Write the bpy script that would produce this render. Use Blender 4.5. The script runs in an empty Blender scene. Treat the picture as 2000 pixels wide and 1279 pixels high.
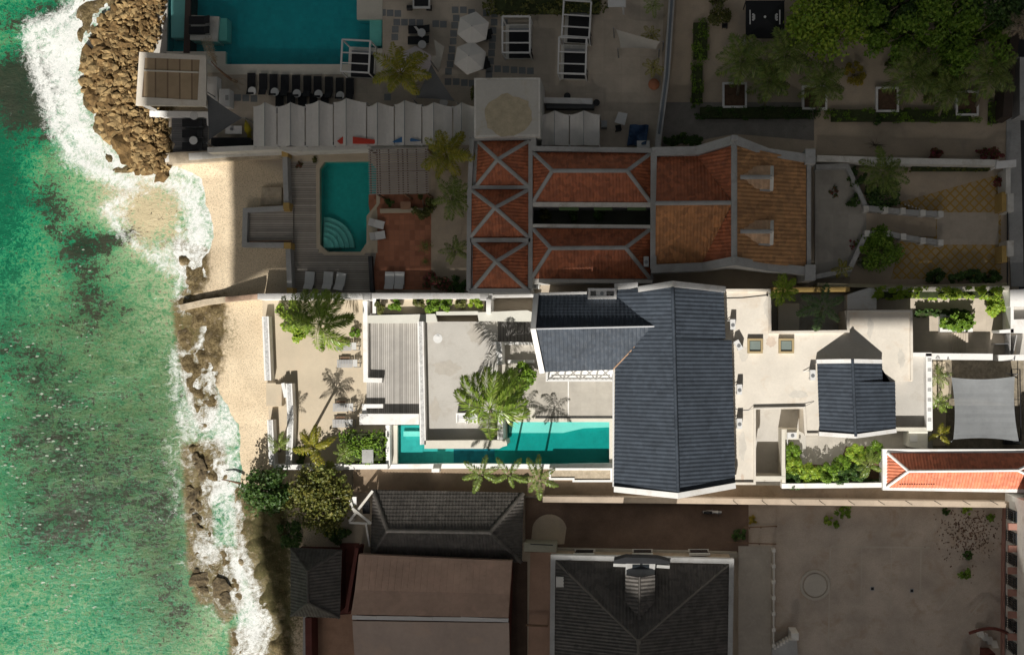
import bpy, bmesh, math, random
import numpy as np
from mathutils import Vector, Matrix, noise

# ---------------------------------------------------------------- camera, sky, sun, exposure
SC = bpy.context.scene
C = SC.collection
H, S0, NX, NY = 95.0, 0.045, 1250.0, 680.0      # drone height, metres per photo pixel on the ground, pixel under the drone
SH = (0.2, 1.2)                                  # shadow of a point one metre up
rad = math.radians
cam = bpy.data.objects.new('camera', bpy.data.cameras.new('camera'))
C.objects.link(cam)
cam.location = (0, 0, H)
cam.data.sensor_width = 36
cam.data.angle = 2 * math.atan(45 / H)
cam.data.shift_x = (1000 - NX) / 2000
cam.data.shift_y = (NY - 639.5) / 2000
cam.data.clip_end = 3000
SC.camera = cam
SUN_D = Vector((SH[0], SH[1], -1)).normalized()
sun = bpy.data.objects.new('sun', bpy.data.lights.new('sun', 'SUN'))
C.objects.link(sun)
sun.data.energy = 4.6
sun.data.angle = rad(0.3)
sun.data.color = (1.0, 0.955, 0.885)
sun.rotation_euler = SUN_D.to_track_quat('-Z', 'Y').to_euler()
W = bpy.data.worlds.new('World')
SC.world = W
W.use_nodes = True
sky = W.node_tree.nodes.new('ShaderNodeTexSky')
sky.sky_type = 'NISHITA'
sky.sun_disc = False
sky.dust_density = 2.2
sky.ozone_density = 0.3
sky.sun_elevation = math.asin(-SUN_D.z)
sky.sun_rotation = math.atan2(-SUN_D.x, -SUN_D.y)
W.node_tree.links.new(sky.outputs[0], W.node_tree.nodes['Background'].inputs[0])
W.node_tree.nodes['Background'].inputs[1].default_value = 0.07
SC.view_settings.view_transform = 'Standard'
SC.view_settings.look = 'None'
SC.view_settings.exposure = 0.42
SC.view_settings.gamma = 1
SC.cycles.use_denoising = True
SC.cycles.max_bounces = 8
SC.cycles.transparent_max_bounces = 24

# ---------------------------------------------------------------- helpers
R = random.Random(11)
def P(px, py, z=0.0):
    s = S0 * (H - z) / H
    return Vector(((px - NX) * s, (NY - py) * s, z))
def G(px, py, z=0.0):
    p = P(px, py, z)
    return (p.x + z * SH[0], p.y + z * SH[1])

LOC = {}
class MB:
    def __init__(s): s.v = []; s.f = []; s.m = []; s.sm = False
    def add(s, vs, fs, mi=0):
        b = len(s.v)
        s.v += [tuple(v) for v in vs]
        s.f += [tuple(b + i for i in f) for f in fs]
        s.m += [mi] * len(fs)
        return s
    def wprism(s, top, z0, mi=0, open_top=False):
        a = sum(top[i][0] * top[i - 1][1] - top[i - 1][0] * top[i][1] for i in range(len(top)))
        if a > 0: top = top[::-1]
        n = len(top)
        zb = z0 if isinstance(z0, (list, tuple)) else [z0] * n
        vs = list(top) + [(p[0], p[1], z) for p, z in zip(top, zb)]
        fs = [tuple(range(n))[::-1]] + [tuple(range(n, 2 * n))]
        fs += [(i, (i + 1) % n, n + (i + 1) % n, n + i) for i in range(n)]
        return s.add(vs, fs, mi)
    def prism(s, pts, z1, z0, mi=0):
        return s.wprism([P(x, y, z1) for x, y in pts], z0, mi)
    def rect(s, x0, y0, x1, y1, z1, z0, mi=0):
        return s.prism([(x0, y0), (x1, y0), (x1, y1), (x0, y1)], z1, z0, mi)
    def ring(s, outer, inner, z1, z0, mi=0):
        o = [P(x, y, z1) for x, y in outer]; i_ = [P(x, y, z1) for x, y in inner]
        n = len(o)
        vs = o + i_ + [(p[0], p[1], z0) for p in o] + [(p[0], p[1], z0) for p in i_]
        fs = []
        for k in range(n):
            j = (k + 1) % n
            fs += [(k, j, n + j, n + k), (2 * n + k, 2 * n + j, j, k), (n + k, n + j, 3 * n + j, 3 * n + k), (3 * n + k, 3 * n + j, 2 * n + j, 2 * n + k)]
        return s.add(vs, fs, mi)
    def frame(s, x0, y0, x1, y1, w, z1, z0, mi=0):
        return s.ring([(x0, y0), (x1, y0), (x1, y1), (x0, y1)], [(x0 + w, y0 + w), (x1 - w, y0 + w), (x1 - w, y1 - w), (x0 + w, y1 - w)], z1, z0, mi)
    def wall(s, pts, wd, z1, z0=0.0, mi=0):
        """A wall along a pixel polyline (at its top), wd metres thick, mitred at the corners."""
        zz = z1 if isinstance(z1, (list, tuple)) else [z1] * len(pts)
        p = [P(x, y, z) for (x, y), z in zip(pts, zz)]
        n = len(p); L = []; Rr = []
        for i in range(n):
            d1 = (p[i] - p[i - 1]).xy.normalized() if i else None
            d2 = (p[i + 1] - p[i]).xy.normalized() if i < n - 1 else None
            d1 = d1 or d2; d2 = d2 or d1
            n1 = Vector((-d1.y, d1.x)); n2 = Vector((-d2.y, d2.x))
            m = (n1 + n2).normalized()
            m = m * (wd / 2 / max(0.35, m.dot(n1)))
            L.append(Vector((p[i].x + m.x, p[i].y + m.y, p[i].z))); Rr.append(Vector((p[i].x - m.x, p[i].y - m.y, p[i].z)))
        for i in range(n - 1):
            q = [L[i], L[i + 1], Rr[i + 1], Rr[i]]
            vs = q + [Vector((a.x, a.y, z0)) for a in q]
            fs = [(3, 2, 1, 0), (0, 1, 5, 4), (2, 3, 7, 6), (4, 5, 6, 7)]
            if i == 0: fs.append((3, 0, 4, 7))
            if i == n - 2: fs.append((1, 2, 6, 5))
            s.add(vs, fs, mi)
        return s
    def box(s, c, sz, rz=0.0, mi=0, tilt=0.0):
        M_ = Matrix.Rotation(rz, 3, 'Z') @ Matrix.Rotation(tilt, 3, 'Y')
        vs = [Vector(c) + M_ @ Vector((x * sz[0] / 2, y * sz[1] / 2, z * sz[2] / 2)) for z in (-1, 1) for x, y in ((-1, -1), (1, -1), (1, 1), (-1, 1))]
        return s.add(vs, [(3, 2, 1, 0), (4, 5, 6, 7), (0, 1, 5, 4), (1, 2, 6, 5), (2, 3, 7, 6), (3, 0, 4, 7)], mi)
    def bar(s, a, b, w, h=None, mi=0):
        a = Vector(a); b = Vector(b); h = h or w
        d = (b - a).normalized()
        u = d.cross(Vector((0, 0, 1)))
        u = Vector((1, 0, 0)) if u.length < 1e-3 else u.normalized()
        v = u.cross(d).normalized()
        vs = [q + u * (x * w / 2) + v * (y * h / 2) for q in (a, b) for x, y in ((-1, -1), (1, -1), (1, 1), (-1, 1))]
        return s.add(vs, [(0, 1, 2, 3), (7, 6, 5, 4), (4, 5, 1, 0), (5, 6, 2, 1), (6, 7, 3, 2), (7, 4, 0, 3)], mi)
    def tube(s, pts, rs, n=8, mi=0):
        pts = [Vector(p) for p in pts]
        rs = rs if isinstance(rs, (list, tuple)) else [rs] * len(pts)
        vs = []; fs = []
        for i, p in enumerate(pts):
            d = (pts[min(i + 1, len(pts) - 1)] - pts[max(i - 1, 0)]).normalized()
            u = d.cross(Vector((0, 1, 0.03))); u = u.normalized() if u.length > 1e-3 else Vector((1, 0, 0))
            v = d.cross(u)
            for k in range(n):
                a = 2 * math.pi * k / n
                vs.append(p + (u * math.cos(a) + v * math.sin(a)) * rs[i])
        for i in range(len(pts) - 1):
            for k in range(n):
                j = (k + 1) % n
                fs.append((i * n + k, i * n + j, (i + 1) * n + j, (i + 1) * n + k))
        fs += [tuple(range(n))[::-1], tuple(range((len(pts) - 1) * n, len(pts) * n))]
        return s.add(vs, fs, mi)
    def disc(s, c, r, h, n=20, mi=0, r2=None):
        c = Vector(c)
        return s.tube([c, c + Vector((0, 0, h))], [r, r if r2 is None else r2], n, mi)
    def cap(s, a, b, w, h, mi=0):
        """A rounded ridge cap from a to b."""
        a = Vector(a); b = Vector(b); d = (b - a).normalized()
        u = d.cross(Vector((0, 0, 1))).normalized(); v = Vector((0, 0, 1))
        pr = [(-.5, -.5), (-.42, .35), (-.18, .85), (.18, .85), (.42, .35), (.5, -.5)]
        vs = [q + u * (x * w) + v * (y * h) for q in (a, b) for x, y in pr]
        n = 6
        fs = [(i, (i + 1) % n, n + (i + 1) % n, n + i) for i in range(n)] + [tuple(range(n))[::-1], tuple(range(n, 2 * n))]
        return s.add(vs, fs, mi)
    def make(s, name, mats, loc=(0, 0, 0), parent=None, smooth=False):
        me = bpy.data.meshes.new(name)
        L = Vector(loc)
        me.from_pydata([(v[0] - L.x, v[1] - L.y, v[2] - L.z) for v in s.v], [], s.f)
        for m in (mats if isinstance(mats, (list, tuple)) else [mats]): me.materials.append(m)
        if any(s.m): me.polygons.foreach_set('material_index', s.m)
        if smooth or s.sm: me.polygons.foreach_set('use_smooth', [True] * len(s.f))
        me.update()
        o = bpy.data.objects.new(name, me)
        C.objects.link(o)
        if parent is not None: o.parent = parent
        return o

def tag(o, label, cat, group=None):
    o['label'] = label; o['category'] = cat
    if group: o['group'] = group
    return o
def thing(name, label, cat, loc, group=None):
    o = bpy.data.objects.new(name, None)
    C.objects.link(o)
    o.location = loc; o.empty_display_size = 0.3
    LOC[o.name] = Vector(loc)
    return tag(o, label, cat, group)
def part(name, mb, mats, parent, label=None, smooth=False):
    root = parent
    while root.parent: root = root.parent
    o = mb.make(name, mats, LOC[root.name], parent, smooth)
    if label: o['label'] = label
    return o
def solo(name, mb, mats, label, cat, group=None, smooth=False, loc=None):
    if loc is None:
        a = np.array(mb.v); loc = ((a[:, 0].min() + a[:, 0].max()) / 2, (a[:, 1].min() + a[:, 1].max()) / 2, a[:, 2].min())
    o = mb.make(name, mats, loc, None, smooth)
    o.location = loc; LOC[o.name] = Vector(loc)
    return tag(o, label, cat, group)
def struct(name, mb, mats, smooth=False):
    o = mb.make(name, mats, (0, 0, 0), None, smooth)
    o['kind'] = 'structure'
    return o
def dup(root, loc, rz=0.0, label=None, group=None, sc=None):
    def cp(o, parent):
        c = o.copy(); C.objects.link(c); c.parent = parent
        for ch in o.children: cp(ch, c)
        return c
    kids = list(root.children)
    r = root.copy(); C.objects.link(r)
    for ch in kids: cp(ch, r)
    r.location = loc; r.rotation_euler = (0, 0, rz)
    if sc: r.scale = (sc, sc, sc) if not isinstance(sc, tuple) else sc
    if label: r['label'] = label
    if group: r['group'] = group
    LOC[r.name] = Vector(loc)
    return r

# ---------------------------------------------------------------- materials
def nt(name):
    m = bpy.data.materials.new(name); m.use_nodes = True
    t = m.node_tree
    return m, t, t.nodes['Principled BSDF']
def nd(t, typ, **kw):
    n = t.nodes.new(typ)
    for k, v in kw.items():
        if isinstance(k, str) and k.startswith('i_'): n.inputs[k[2:]].default_value = v
        else: setattr(n, k, v)
    return n
def mixc(t, fac, a, b, mode='MIX'):
    n = t.nodes.new('ShaderNodeMix'); n.data_type = 'RGBA'; n.blend_type = mode
    for sock, v in ((n.inputs[0], fac), (n.inputs[6], a), (n.inputs[7], b)):
        if hasattr(v, 'is_linked'): t.links.new(v, sock)
        elif isinstance(v, (int, float)): sock.default_value = v
        else: sock.default_value = (*v, 1)
    return n.outputs[2]
def ramp(t, src, stops):
    n = t.nodes.new('ShaderNodeValToRGB')
    e = n.color_ramp.elements
    while len(e) < len(stops): e.new(0.5)
    for el, (p, c) in zip(e, stops):
        el.position = p; el.color = (*c, 1) if not isinstance(c, (int, float)) else (c, c, c, 1)
    t.links.new(src, n.inputs[0])
    return n.outputs[0]
def coords(t):
    """World position, so that neighbouring pieces never repeat the same blotches."""
    return t.nodes.new('ShaderNodeNewGeometry').outputs['Position']
def nz(t, co, scale, detail=4, rough=0.6, dist=0.0):
    n = nd(t, 'ShaderNodeTexNoise', i_Scale=scale, i_Detail=detail, i_Roughness=rough, i_Distortion=dist)
    t.links.new(co, n.inputs['Vector'])
    return n.outputs['Fac']
def math_(t, op, a, b=None):
    n = t.nodes.new('ShaderNodeMath'); n.operation = op
    for s_, v in zip(n.inputs, (a, b)):
        if v is None: continue
        if hasattr(v, 'is_linked'): t.links.new(v, s_)
        else: s_.default_value = v
    return n.outputs[0]
def bump(t, bs, h, strength=0.3, dist=0.05):
    b = nd(t, 'ShaderNodeBump'); b.inputs['Distance'].default_value = dist
    if hasattr(strength, 'is_linked'): t.links.new(strength, b.inputs['Strength'])
    else: b.inputs['Strength'].default_value = strength
    t.links.new(h, b.inputs['Height']); t.links.new(b.outputs[0], bs.inputs['Normal'])

def plain(name, c, rough=0.75, var=0.18, s1=0.6, s2=9.0, stain=None, bmp=0.15, spec=0.3, metal=0.0):
    """Weathered solid colour: broad blotches, fine grain, optional stain colour in patches."""
    m, t, b = nt(name)
    co = coords(t)
    lo = tuple(x * (1 - var) for x in c); hi = tuple(min(1, x * (1 + var)) for x in c)
    big = ramp(t, nz(t, co, s1, 5, .65), [(.3, lo), (.7, hi)])
    fine = ramp(t, nz(t, co, s2, 3), [(.25, 1 - var * .9), (.75, 1.0 + 0 * var)])
    col = mixc(t, 1.0, big, fine, 'MULTIPLY')
    if stain:
        f = ramp(t, nz(t, co, s1 * 1.7, 6, .7, .4), [(.53, 0.0), (.68, 0.7)])
        col = mixc(t, f, col, stain)
    t.links.new(col, b.inputs['Base Color'])
    b.inputs['Roughness'].default_value = rough; b.inputs['Specular IOR Level'].default_value = spec; b.inputs['Metallic'].default_value = metal
    if bmp: bump(t, b, nz(t, co, s2 * 2, 3), bmp, .02)
    return m
def lined(name, c, gap, pitch, axis, rough=0.7, var=0.2, wid=0.12, pitch2=None, angle=0.0):
    """Boards or paving with joints every `pitch` metres along axis 0/1 (and pitch2 along the other)."""
    m, t, b = nt(name)
    co = coords(t)
    if angle:
        mp = nd(t, 'ShaderNodeMapping'); mp.inputs['Rotation'].default_value = (0, 0, angle)
        t.links.new(co, mp.inputs['Vector']); co = mp.outputs[0]
    sp = t.nodes.new('ShaderNodeSeparateXYZ'); t.links.new(co, sp.inputs[0])
    def joint(ax, p):
        k = math_(t, 'DIVIDE', sp.outputs[ax], p)
        return k, math_(t, 'LESS_THAN', math_(t, 'FRACT', k), wid * pitch / p)
    k1, j = joint(axis, pitch)
    cell = math_(t, 'FLOOR', k1)
    if pitch2:
        k2, j2 = joint(1 - axis, pitch2)
        j = math_(t, 'MAXIMUM', j, j2)
        cell = math_(t, 'ADD', cell, math_(t, 'MULTIPLY', math_(t, 'FLOOR', k2), 17.31))
    wn = nd(t, 'ShaderNodeTexWhiteNoise', noise_dimensions='1D'); t.links.new(cell, wn.inputs['W'])
    lo = tuple(x * (1 - var) for x in c); hi = tuple(min(1, x * (1 + var * .7)) for x in c)
    col = mixc(t, wn.outputs['Value'], lo, hi)
    col = mixc(t, 1.0, col, ramp(t, nz(t, co, .8, 6, .7), [(.3, .78), (.7, 1.0)]), 'MULTIPLY')
    col = mixc(t, j, col, gap)
    t.links.new(col, b.inputs['Base Color']); b.inputs['Roughness'].default_value = rough; b.inputs['Specular IOR Level'].default_value = .3
    bump(t, b, math_(t, 'SUBTRACT', 1.0, j), .25, .02)
    return m
def leafy(name, cols, rough=0.5, transl=0.25):
    """Leaf colour drawn per leaf."""
    m, t, b = nt(name)
    g = t.nodes.new('ShaderNodeNewGeometry')
    n = len(cols)
    col = ramp(t, g.outputs['Random Per Island'], [(i / max(1, n - 1), c) for i, c in enumerate(cols)])
    t.links.new(col, b.inputs['Base Color']); b.inputs['Roughness'].default_value = rough; b.inputs['Specular IOR Level'].default_value = .35
    tr = nd(t, 'ShaderNodeBsdfTranslucent'); t.links.new(col, tr.inputs[0])
    mx = nd(t, 'ShaderNodeMixShader'); mx.inputs[0].default_value = transl
    t.links.new(b.outputs[0], mx.inputs[1]); t.links.new(tr.outputs[0], mx.inputs[2])
    t.links.new(mx.outputs[0], t.nodes['Material Output'].inputs[0])
    return m
def tilemat(name, c, rough=0.45, var=0.3, dirt=None, spec=.5):
    m, t, b = nt(name)
    co = coords(t)
    vo = nd(t, 'ShaderNodeTexVoronoi', i_Scale=2.6); t.links.new(co, vo.inputs['Vector'])
    sp = t.nodes.new('ShaderNodeSeparateColor'); t.links.new(vo.outputs['Color'], sp.inputs[0])
    lo = tuple(x * (1 - var) for x in c); hi = tuple(min(1, x * (1 + var)) for x in c)
    col = mixc(t, sp.outputs[0], lo, hi)
    col = mixc(t, 1.0, col, ramp(t, nz(t, co, .5, 6, .7), [(.3, .72), (.7, 1.05)]), 'MULTIPLY')
    if dirt: col = mixc(t, ramp(t, nz(t, co, 1.3, 6, .75), [(.55, 0.0), (.75, .55)]), col, dirt)
    t.links.new(col, b.inputs['Base Color'])
    b.inputs['Specular IOR Level'].default_value = spec
    t.links.new(ramp(t, nz(t, co, 3, 3), [(.3, rough * .8), (.7, min(1, rough * 1.3))]), b.inputs['Roughness'])
    return m
def water(name, tint, rough=.03, ripple=6.0):
    m, t, b = nt(name)
    t.nodes.remove(b)
    co = coords(t)
    tr = nd(t, 'ShaderNodeBsdfTransparent'); tr.inputs[0].default_value = (*tint, 1)
    gl = nd(t, 'ShaderNodeBsdfGlossy'); gl.inputs['Roughness'].default_value = rough
    ge = t.nodes.new('ShaderNodeNewGeometry')
    dt = nd(t, 'ShaderNodeVectorMath', operation='DOT_PRODUCT'); t.links.new(ge.outputs['Incoming'], dt.inputs[0])
    fr = math_(t, 'ADD', .02, math_(t, 'MULTIPLY', .9, math_(t, 'POWER', math_(t, 'SUBTRACT', 1.0, math_(t, 'ABSOLUTE', dt.outputs['Value'])), 5.0)))
    bp = nd(t, 'ShaderNodeBump'); bp.inputs['Strength'].default_value = .25; bp.inputs['Distance'].default_value = .05
    t.links.new(nz(t, co, ripple, 3), bp.inputs['Height']); t.links.new(bp.outputs[0], gl.inputs['Normal']); t.links.new(bp.outputs[0], dt.inputs[1])
    mx = nd(t, 'ShaderNodeMixShader')
    t.links.new(fr, mx.inputs[0]); t.links.new(tr.outputs[0], mx.inputs[1]); t.links.new(gl.outputs[0], mx.inputs[2])
    t.links.new(mx.outputs[0], t.nodes['Material Output'].inputs[0])
    return m

WHITE = plain('white_render', (.80, .79, .77), .8, .07, .5, 7, (.62, .58, .52))
ROOFW = plain('cream_roof_coating', (.67, .62, .54), .8, .10, .35, 5, (.56, .47, .37))
CREAM = plain('cream_plaster', (.62, .59, .51), .8, .08, .6, 8)
OFFW = plain('off_white_masonry', (.70, .68, .63), .85, .12, .5, 6, (.45, .41, .34))
GREYW = plain('grey_plaster', (.42, .42, .41), .85, .15, .5, 6, (.3, .29, .27))
SANDW = plain('rough_beach_stone', (.50, .42, .31), .9, .3, 1.2, 14, (.32, .25, .17), .6)
CONC = plain('terrace_concrete', (.455, .435, .40), .8, .07, .5, 8, (.37, .34, .30))
PATIO = lined('beige_patio_tiles', (.45, .42, .37), (.38, .35, .30), 1.3, 0, .7, .07, .02, 1.3)
DECK = lined('weathered_deck_boards', (.42, .40, .37), (.17, .155, .14), .17, 0, .8, .22, .22)
DECKH = lined('grey_deck_boards', (.43, .39, .34), (.17, .155, .14), .2, 1, .8, .2, .2)
DARKDECK = lined('dark_grey_decking', (.16, .16, .165), (.07, .07, .07), .2, 1, .8, .2, .15)
TERRA = lined('terracotta_floor_tiles', (.42, .17, .095), (.30, .14, .09), .45, 0, .7, .22, .07, .45)
STONEP = plain('crazy_stone_paving', (.27, .23, .17), .85, .35, 1.6, 6, (.13, .11, .09), .5)
YARD = plain('dusty_yard', (.49, .415, .345), .95, .2, .3, 10, (.36, .27, .19), .3)
DIRT = plain('brown_earth', (.23, .165, .11), .95, .25, .5, 12, (.15, .11, .08), .4)
GRAVELD = plain('sandy_drive', (.50, .41, .31), .95, .14, .3, 12, (.38, .32, .26), .3)
ASPH = plain('asphalt', (.055, .055, .058), .9, .2, .5, 20)
SANDG = plain('raked_garden_sand', (.52, .445, .335), .95, .08, .4, 12, (.55, .45, .33), .3)
PAVEL = lined('pale_pool_deck', (.53, .46, .375), (.42, .37, .30), 1.6, 0, .8, .07, .015, 1.6)
NAVY = tilemat('slate_blue_roof_tiles', (.050, .062, .080), .6, .14, None, .22)
RED = tilemat('red_clay_roof_tiles', (.45, .14, .06), .6, .28, (.26, .12, .08))
ORANGE = tilemat('orange_clay_roof_tiles', (.54, .24, .09), .6, .28, (.33, .17, .09))
SALMON = tilemat('salmon_clay_roof_tiles', (.62, .19, .095), .6, .2)
BLACKT = tilemat('aged_charcoal_roof_tiles', (.078, .07, .062), .6, .25, (.07, .065, .06))
RUSTR = plain('faded_metal_roof', (.45, .31, .235), .7, .16, .35, 3, (.5, .33, .25), .1)
BLACK = plain('black_fabric', (.018, .019, .022), .8, .2)
DGREY = plain('dark_grey_canvas', (.10, .105, .11), .8, .12)
SAILG = lined('grey_shade_cloth', (.29, .305, .315), (.26, .275, .285), .35, 1, .8, .06, .1)
SAILB = plain('beige_shade_cloth', (.5, .47, .41), .85, .06)
TENT = plain('white_tent_canvas', (.62, .60, .565), .7, .05, .5, 4)
METALW = plain('white_painted_metal', (.64, .64, .63), .4, .04, bmp=0)
METALB = plain('black_painted_metal', (.02, .02, .022), .4, .1, bmp=0)
METALG = plain('grey_metal', (.3, .31, .32), .4, .1, bmp=0, metal=.6)
WOODG = lined('grey_slatted_wood', (.44, .43, .42), (.2, .2, .2), .07, 1, .7, .15, .25)
WOODB = plain('brown_timber', (.20, .12, .075), .8, .25, 2, 14)
BARK = plain('palm_trunk_bark', (.20, .165, .12), .9, .3, 3, 14, None, .6)
MAROON = plain('maroon_painted_wall', (.14, .045, .035), .8, .2, .8, 8)
OCHRE = plain('ochre_painted_wall', (.50, .34, .12), .85, .12, .8, 8)
SAGE = plain('grey_green_lintel', (.60, .59, .53), .8, .06, .6, 8)
TEAL = lined('pool_mosaic', (.04, .48, .45), (.04, .42, .39), .3, 0, .4, .06, .06, .3)
TEALD = lined('dark_blue_pool_mosaic', (.012, .15, .20), (.016, .13, .17), .3, 0, .4, .3, .06, .3)
TEALL = plain('pale_pool_ledge', (.42, .66, .60), .6, .06)
WATER = water('pool_water', (.62, .95, .94))
VTEAL = lined('villa_pool_mosaic', (.006, .27, .25), (.008, .25, .23), .3, 0, .4, .05, .06, .3)
SPAT = lined('spa_mosaic', (.08, .42, .40), (.08, .38, .36), .3, 0, .4, .08, .06, .3)
GLASSD = plain('dark_glass', (.02, .025, .03), .08, .05, bmp=0, spec=.6)
GLASSG = plain('skylight_glass', (.20, .24, .22), .12, .08, bmp=0, spec=.6)
def porous(m, k):
    t = m.node_tree; out = t.nodes['Material Output']; src = out.inputs[0].links[0].from_socket
    mx = nd(t, 'ShaderNodeMixShader'); mx.inputs[0].default_value = k
    tr = nd(t, 'ShaderNodeBsdfTransparent')
    t.links.new(src, mx.inputs[1]); t.links.new(tr.outputs[0], mx.inputs[2]); t.links.new(mx.outputs[0], out.inputs[0])
porous(SAILG, .3)
BRASS = plain('gold_brown_frame', (.40, .31, .17), .5, .1)
TARP = plain('blue_tarpaulin', (.03, .07, .15), .5, .15)
REDC = plain('red_canvas', (.50, .05, .03), .7, .1)
BLUEC = plain('blue_canvas', (.04, .14, .30), .7, .1)
PINKF = plain('lavender_canvas', (.55, .49, .50), .8, .06)
TERRAP = plain('terracotta_pot_clay', (.42, .17, .09), .8, .12)
SOIL = plain('planter_soil', (.13, .08, .05), .95, .3, 3, 14, None, .5)
GREENS = leafy('fresh_green_leaves', [(.13, .25, .022), (.20, .33, .03), (.08, .17, .016), (.26, .37, .045)])
DGREENS = leafy('dark_green_leaves', [(.045, .10, .02), (.07, .145, .025), (.028, .065, .016), (.11, .18, .035)])
LIME = leafy('yellow_green_leaves', [(.28, .40, .03), (.36, .45, .05), (.17, .30, .025), (.24, .36, .04)])
OLIVE = leafy('olive_leaves', [(.10, .12, .03), (.16, .17, .04), (.06, .08, .02), (.2, .18, .05)])
YELLOWF = leafy('yellow_flowering_leaves', [(.45, .32, .03), (.35, .27, .03), (.2, .2, .03), (.5, .36, .04)])
MAGENTA = leafy('magenta_flowering_leaves', [(.38, .02, .09), (.10, .14, .03), (.30, .02, .07), (.06, .10, .02)])
REDFLOW = leafy('pink_flowering_leaves', [(.05, .09, .02), (.08, .12, .03), (.40, .08, .10), (.04, .07, .02)])
PALMG = leafy('palm_fronds', [(.19, .31, .045), (.30, .41, .06), (.12, .20, .03), (.36, .42, .11)], .3, .3)
PALMD = leafy('dusky_palm_fronds', [(.12, .19, .035), (.19, .27, .05), (.27, .31, .08), (.08, .13, .028)], .3, .25)
PALMY = leafy('yellowing_palm_fronds', [(.20, .24, .03), (.34, .32, .03), (.40, .34, .05), (.14, .18, .03)], .35, .3)
DRYF = leafy('dry_fronds', [(.33, .26, .17), (.42, .34, .24), (.25, .19, .12)], .6, .15)

# ---------------------------------------------------------------- tiled roof planes
def tiles(mb, pts, down, roll=.42, course=.42, amp=.045, step=.03, mi=0):
    """Corrugated tile courses over a convex planar polygon; down = rough downhill direction (x, y)."""
    pts = [Vector(p) for p in pts]
    n = Vector((0, 0, 0))
    for i in range(len(pts)):
        n += (pts[i] - pts[0]).cross(pts[(i + 1) % len(pts)] - pts[0])
    n.normalize()
    if n.z < 0: n = -n; pts = pts[::-1]
    d = Vector((down[0], down[1], 0)); d = (d - n * d.dot(n)).normalized()
    u = n.cross(d).normalized()
    o = pts[0]
    A = [(p - o).dot(u) for p in pts]; B = [(p - o).dot(d) for p in pts]
    a0, a1 = min(A), max(A); b0, b1 = min(B), max(B)
    na = max(2, int(math.ceil((a1 - a0) / roll))) * 6
    da = roll / 6
    bm = bmesh.new()
    prof = [amp * (.5 + .5 * math.cos(2 * math.pi * k / 6)) for k in range(6)]
    jit = random.Random(int(abs(pts[0].x) * 100))
    nb = max(1, int(math.ceil((b1 - b0) / course)))
    for j in range(nb):
        r0 = []; r1 = []
        for i in range(na + 1):
            q = o + u * (a0 + i * da)
            r0.append(bm.verts.new(q + d * (b0 + j * course) + n * prof[i % 6]))
            r1.append(bm.verts.new(q + d * (b0 + (j + 1) * course + .03) + n * (prof[i % 6] + step * jit.uniform(.88, 1.12))))
        for i in range(na):
            f = bm.faces.new((r0[i], r1[i], r1[i + 1], r0[i + 1]))
        for i in range(na):   # the lip of the course
            lo0 = bm.verts.new(r1[i].co - n * (step + .01)); lo1 = bm.verts.new(r1[i + 1].co - n * (step + .01))
            bm.faces.new((r1[i], lo0, lo1, r1[i + 1]))
    for i in range(len(pts)):
        e = pts[(i + 1) % len(pts)] - pts[i]
        if e.length < 1e-4: continue
        out = e.cross(n).normalized()
        bmesh.ops.bisect_plane(bm, geom=bm.verts[:] + bm.edges[:] + bm.faces[:], dist=1e-5, plane_co=pts[i], plane_no=out, clear_outer=True)
    bm.verts.index_update()
    mb.add([v.co.copy() for v in bm.verts], [tuple(v.index for v in f.verts) for f in bm.faces], mi)
    bm.free()
    # solid underside
    mb.add([p - n * .05 for p in pts] + [p - n * .16 for p in pts], [tuple(range(len(pts))), tuple(range(len(pts), 2 * len(pts)))[::-1]] + [(i, i + len(pts), (i + 1) % len(pts) + len(pts), (i + 1) % len(pts)) for i in range(len(pts))], mi)
    return mb
def PT(*a): return [P(*p) for p in a]

# ---------------------------------------------------------------- foliage
def leaf(mb, p, d, up, L, w, mi=0, bend=.25):
    """A narrow pointed blade from p along d."""
    d = Vector(d).normalized(); s = d.cross(Vector(up))
    s = s.normalized() if s.length > 1e-4 else Vector((1, 0, 0))
    q = p + d * (L * .5) + Vector(up) * (bend * L * .12)
    e = p + d * L - Vector(up) * (bend * L * .3)
    mb.add([p, q - s * w / 2, e, q + s * w / 2], [(0, 1, 2, 3)], mi)
def foliage(mb, c, r, n, size, clumps=14, rng=None, box=False, mi=0, flat=.5):
    """Leaf-sized faces gathered in clumps through an ellipsoid or box of half-sizes r."""
    g = rng or R
    cl = []
    for _ in range(clumps):
        while True:
            v = Vector((g.uniform(-1, 1), g.uniform(-1, 1), g.uniform(-.9, 1) if not box else 1 - 1.5 * g.random() ** 2))
            if box or .35 < v.length < 1: break
        cl.append((v, g.uniform(.22, .42) if not box else g.uniform(.25, .5)))
    for i in range(n):
        v, cr = cl[i % clumps]
        k = Vector((g.gauss(0, 1), g.gauss(0, 1), g.gauss(.25, 1))).normalized() * cr * g.random() ** .35
        if box: k.x *= min(1.0, r[1] / r[0] * 1.6); k.y *= min(1.0, r[0] / r[1] * 1.6)
        q = v + k
        if box: q = Vector((max(-1.04, min(1.04, q.x)), max(-1.08, min(1.08, q.y)), max(-1, min(1.1, q.z))))
        p = Vector((c[0] + q.x * r[0], c[1] + q.y * r[1], max(.03, c[2] + q.z * r[2])))
        nrm = Vector((g.gauss(0, .6) + q.x * .5, g.gauss(0, .6) + q.y * .5, g.uniform(.2, 1) + flat)).normalized()
        d = nrm.cross(Vector((g.gauss(0, 1), g.gauss(0, 1), g.gauss(0, .5)))).normalized()
        s = size * g.uniform(.6, 1.25)
        leaf(mb, p - d * s * .5, d, nrm, s, s * .62, mi)
    return mb
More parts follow.
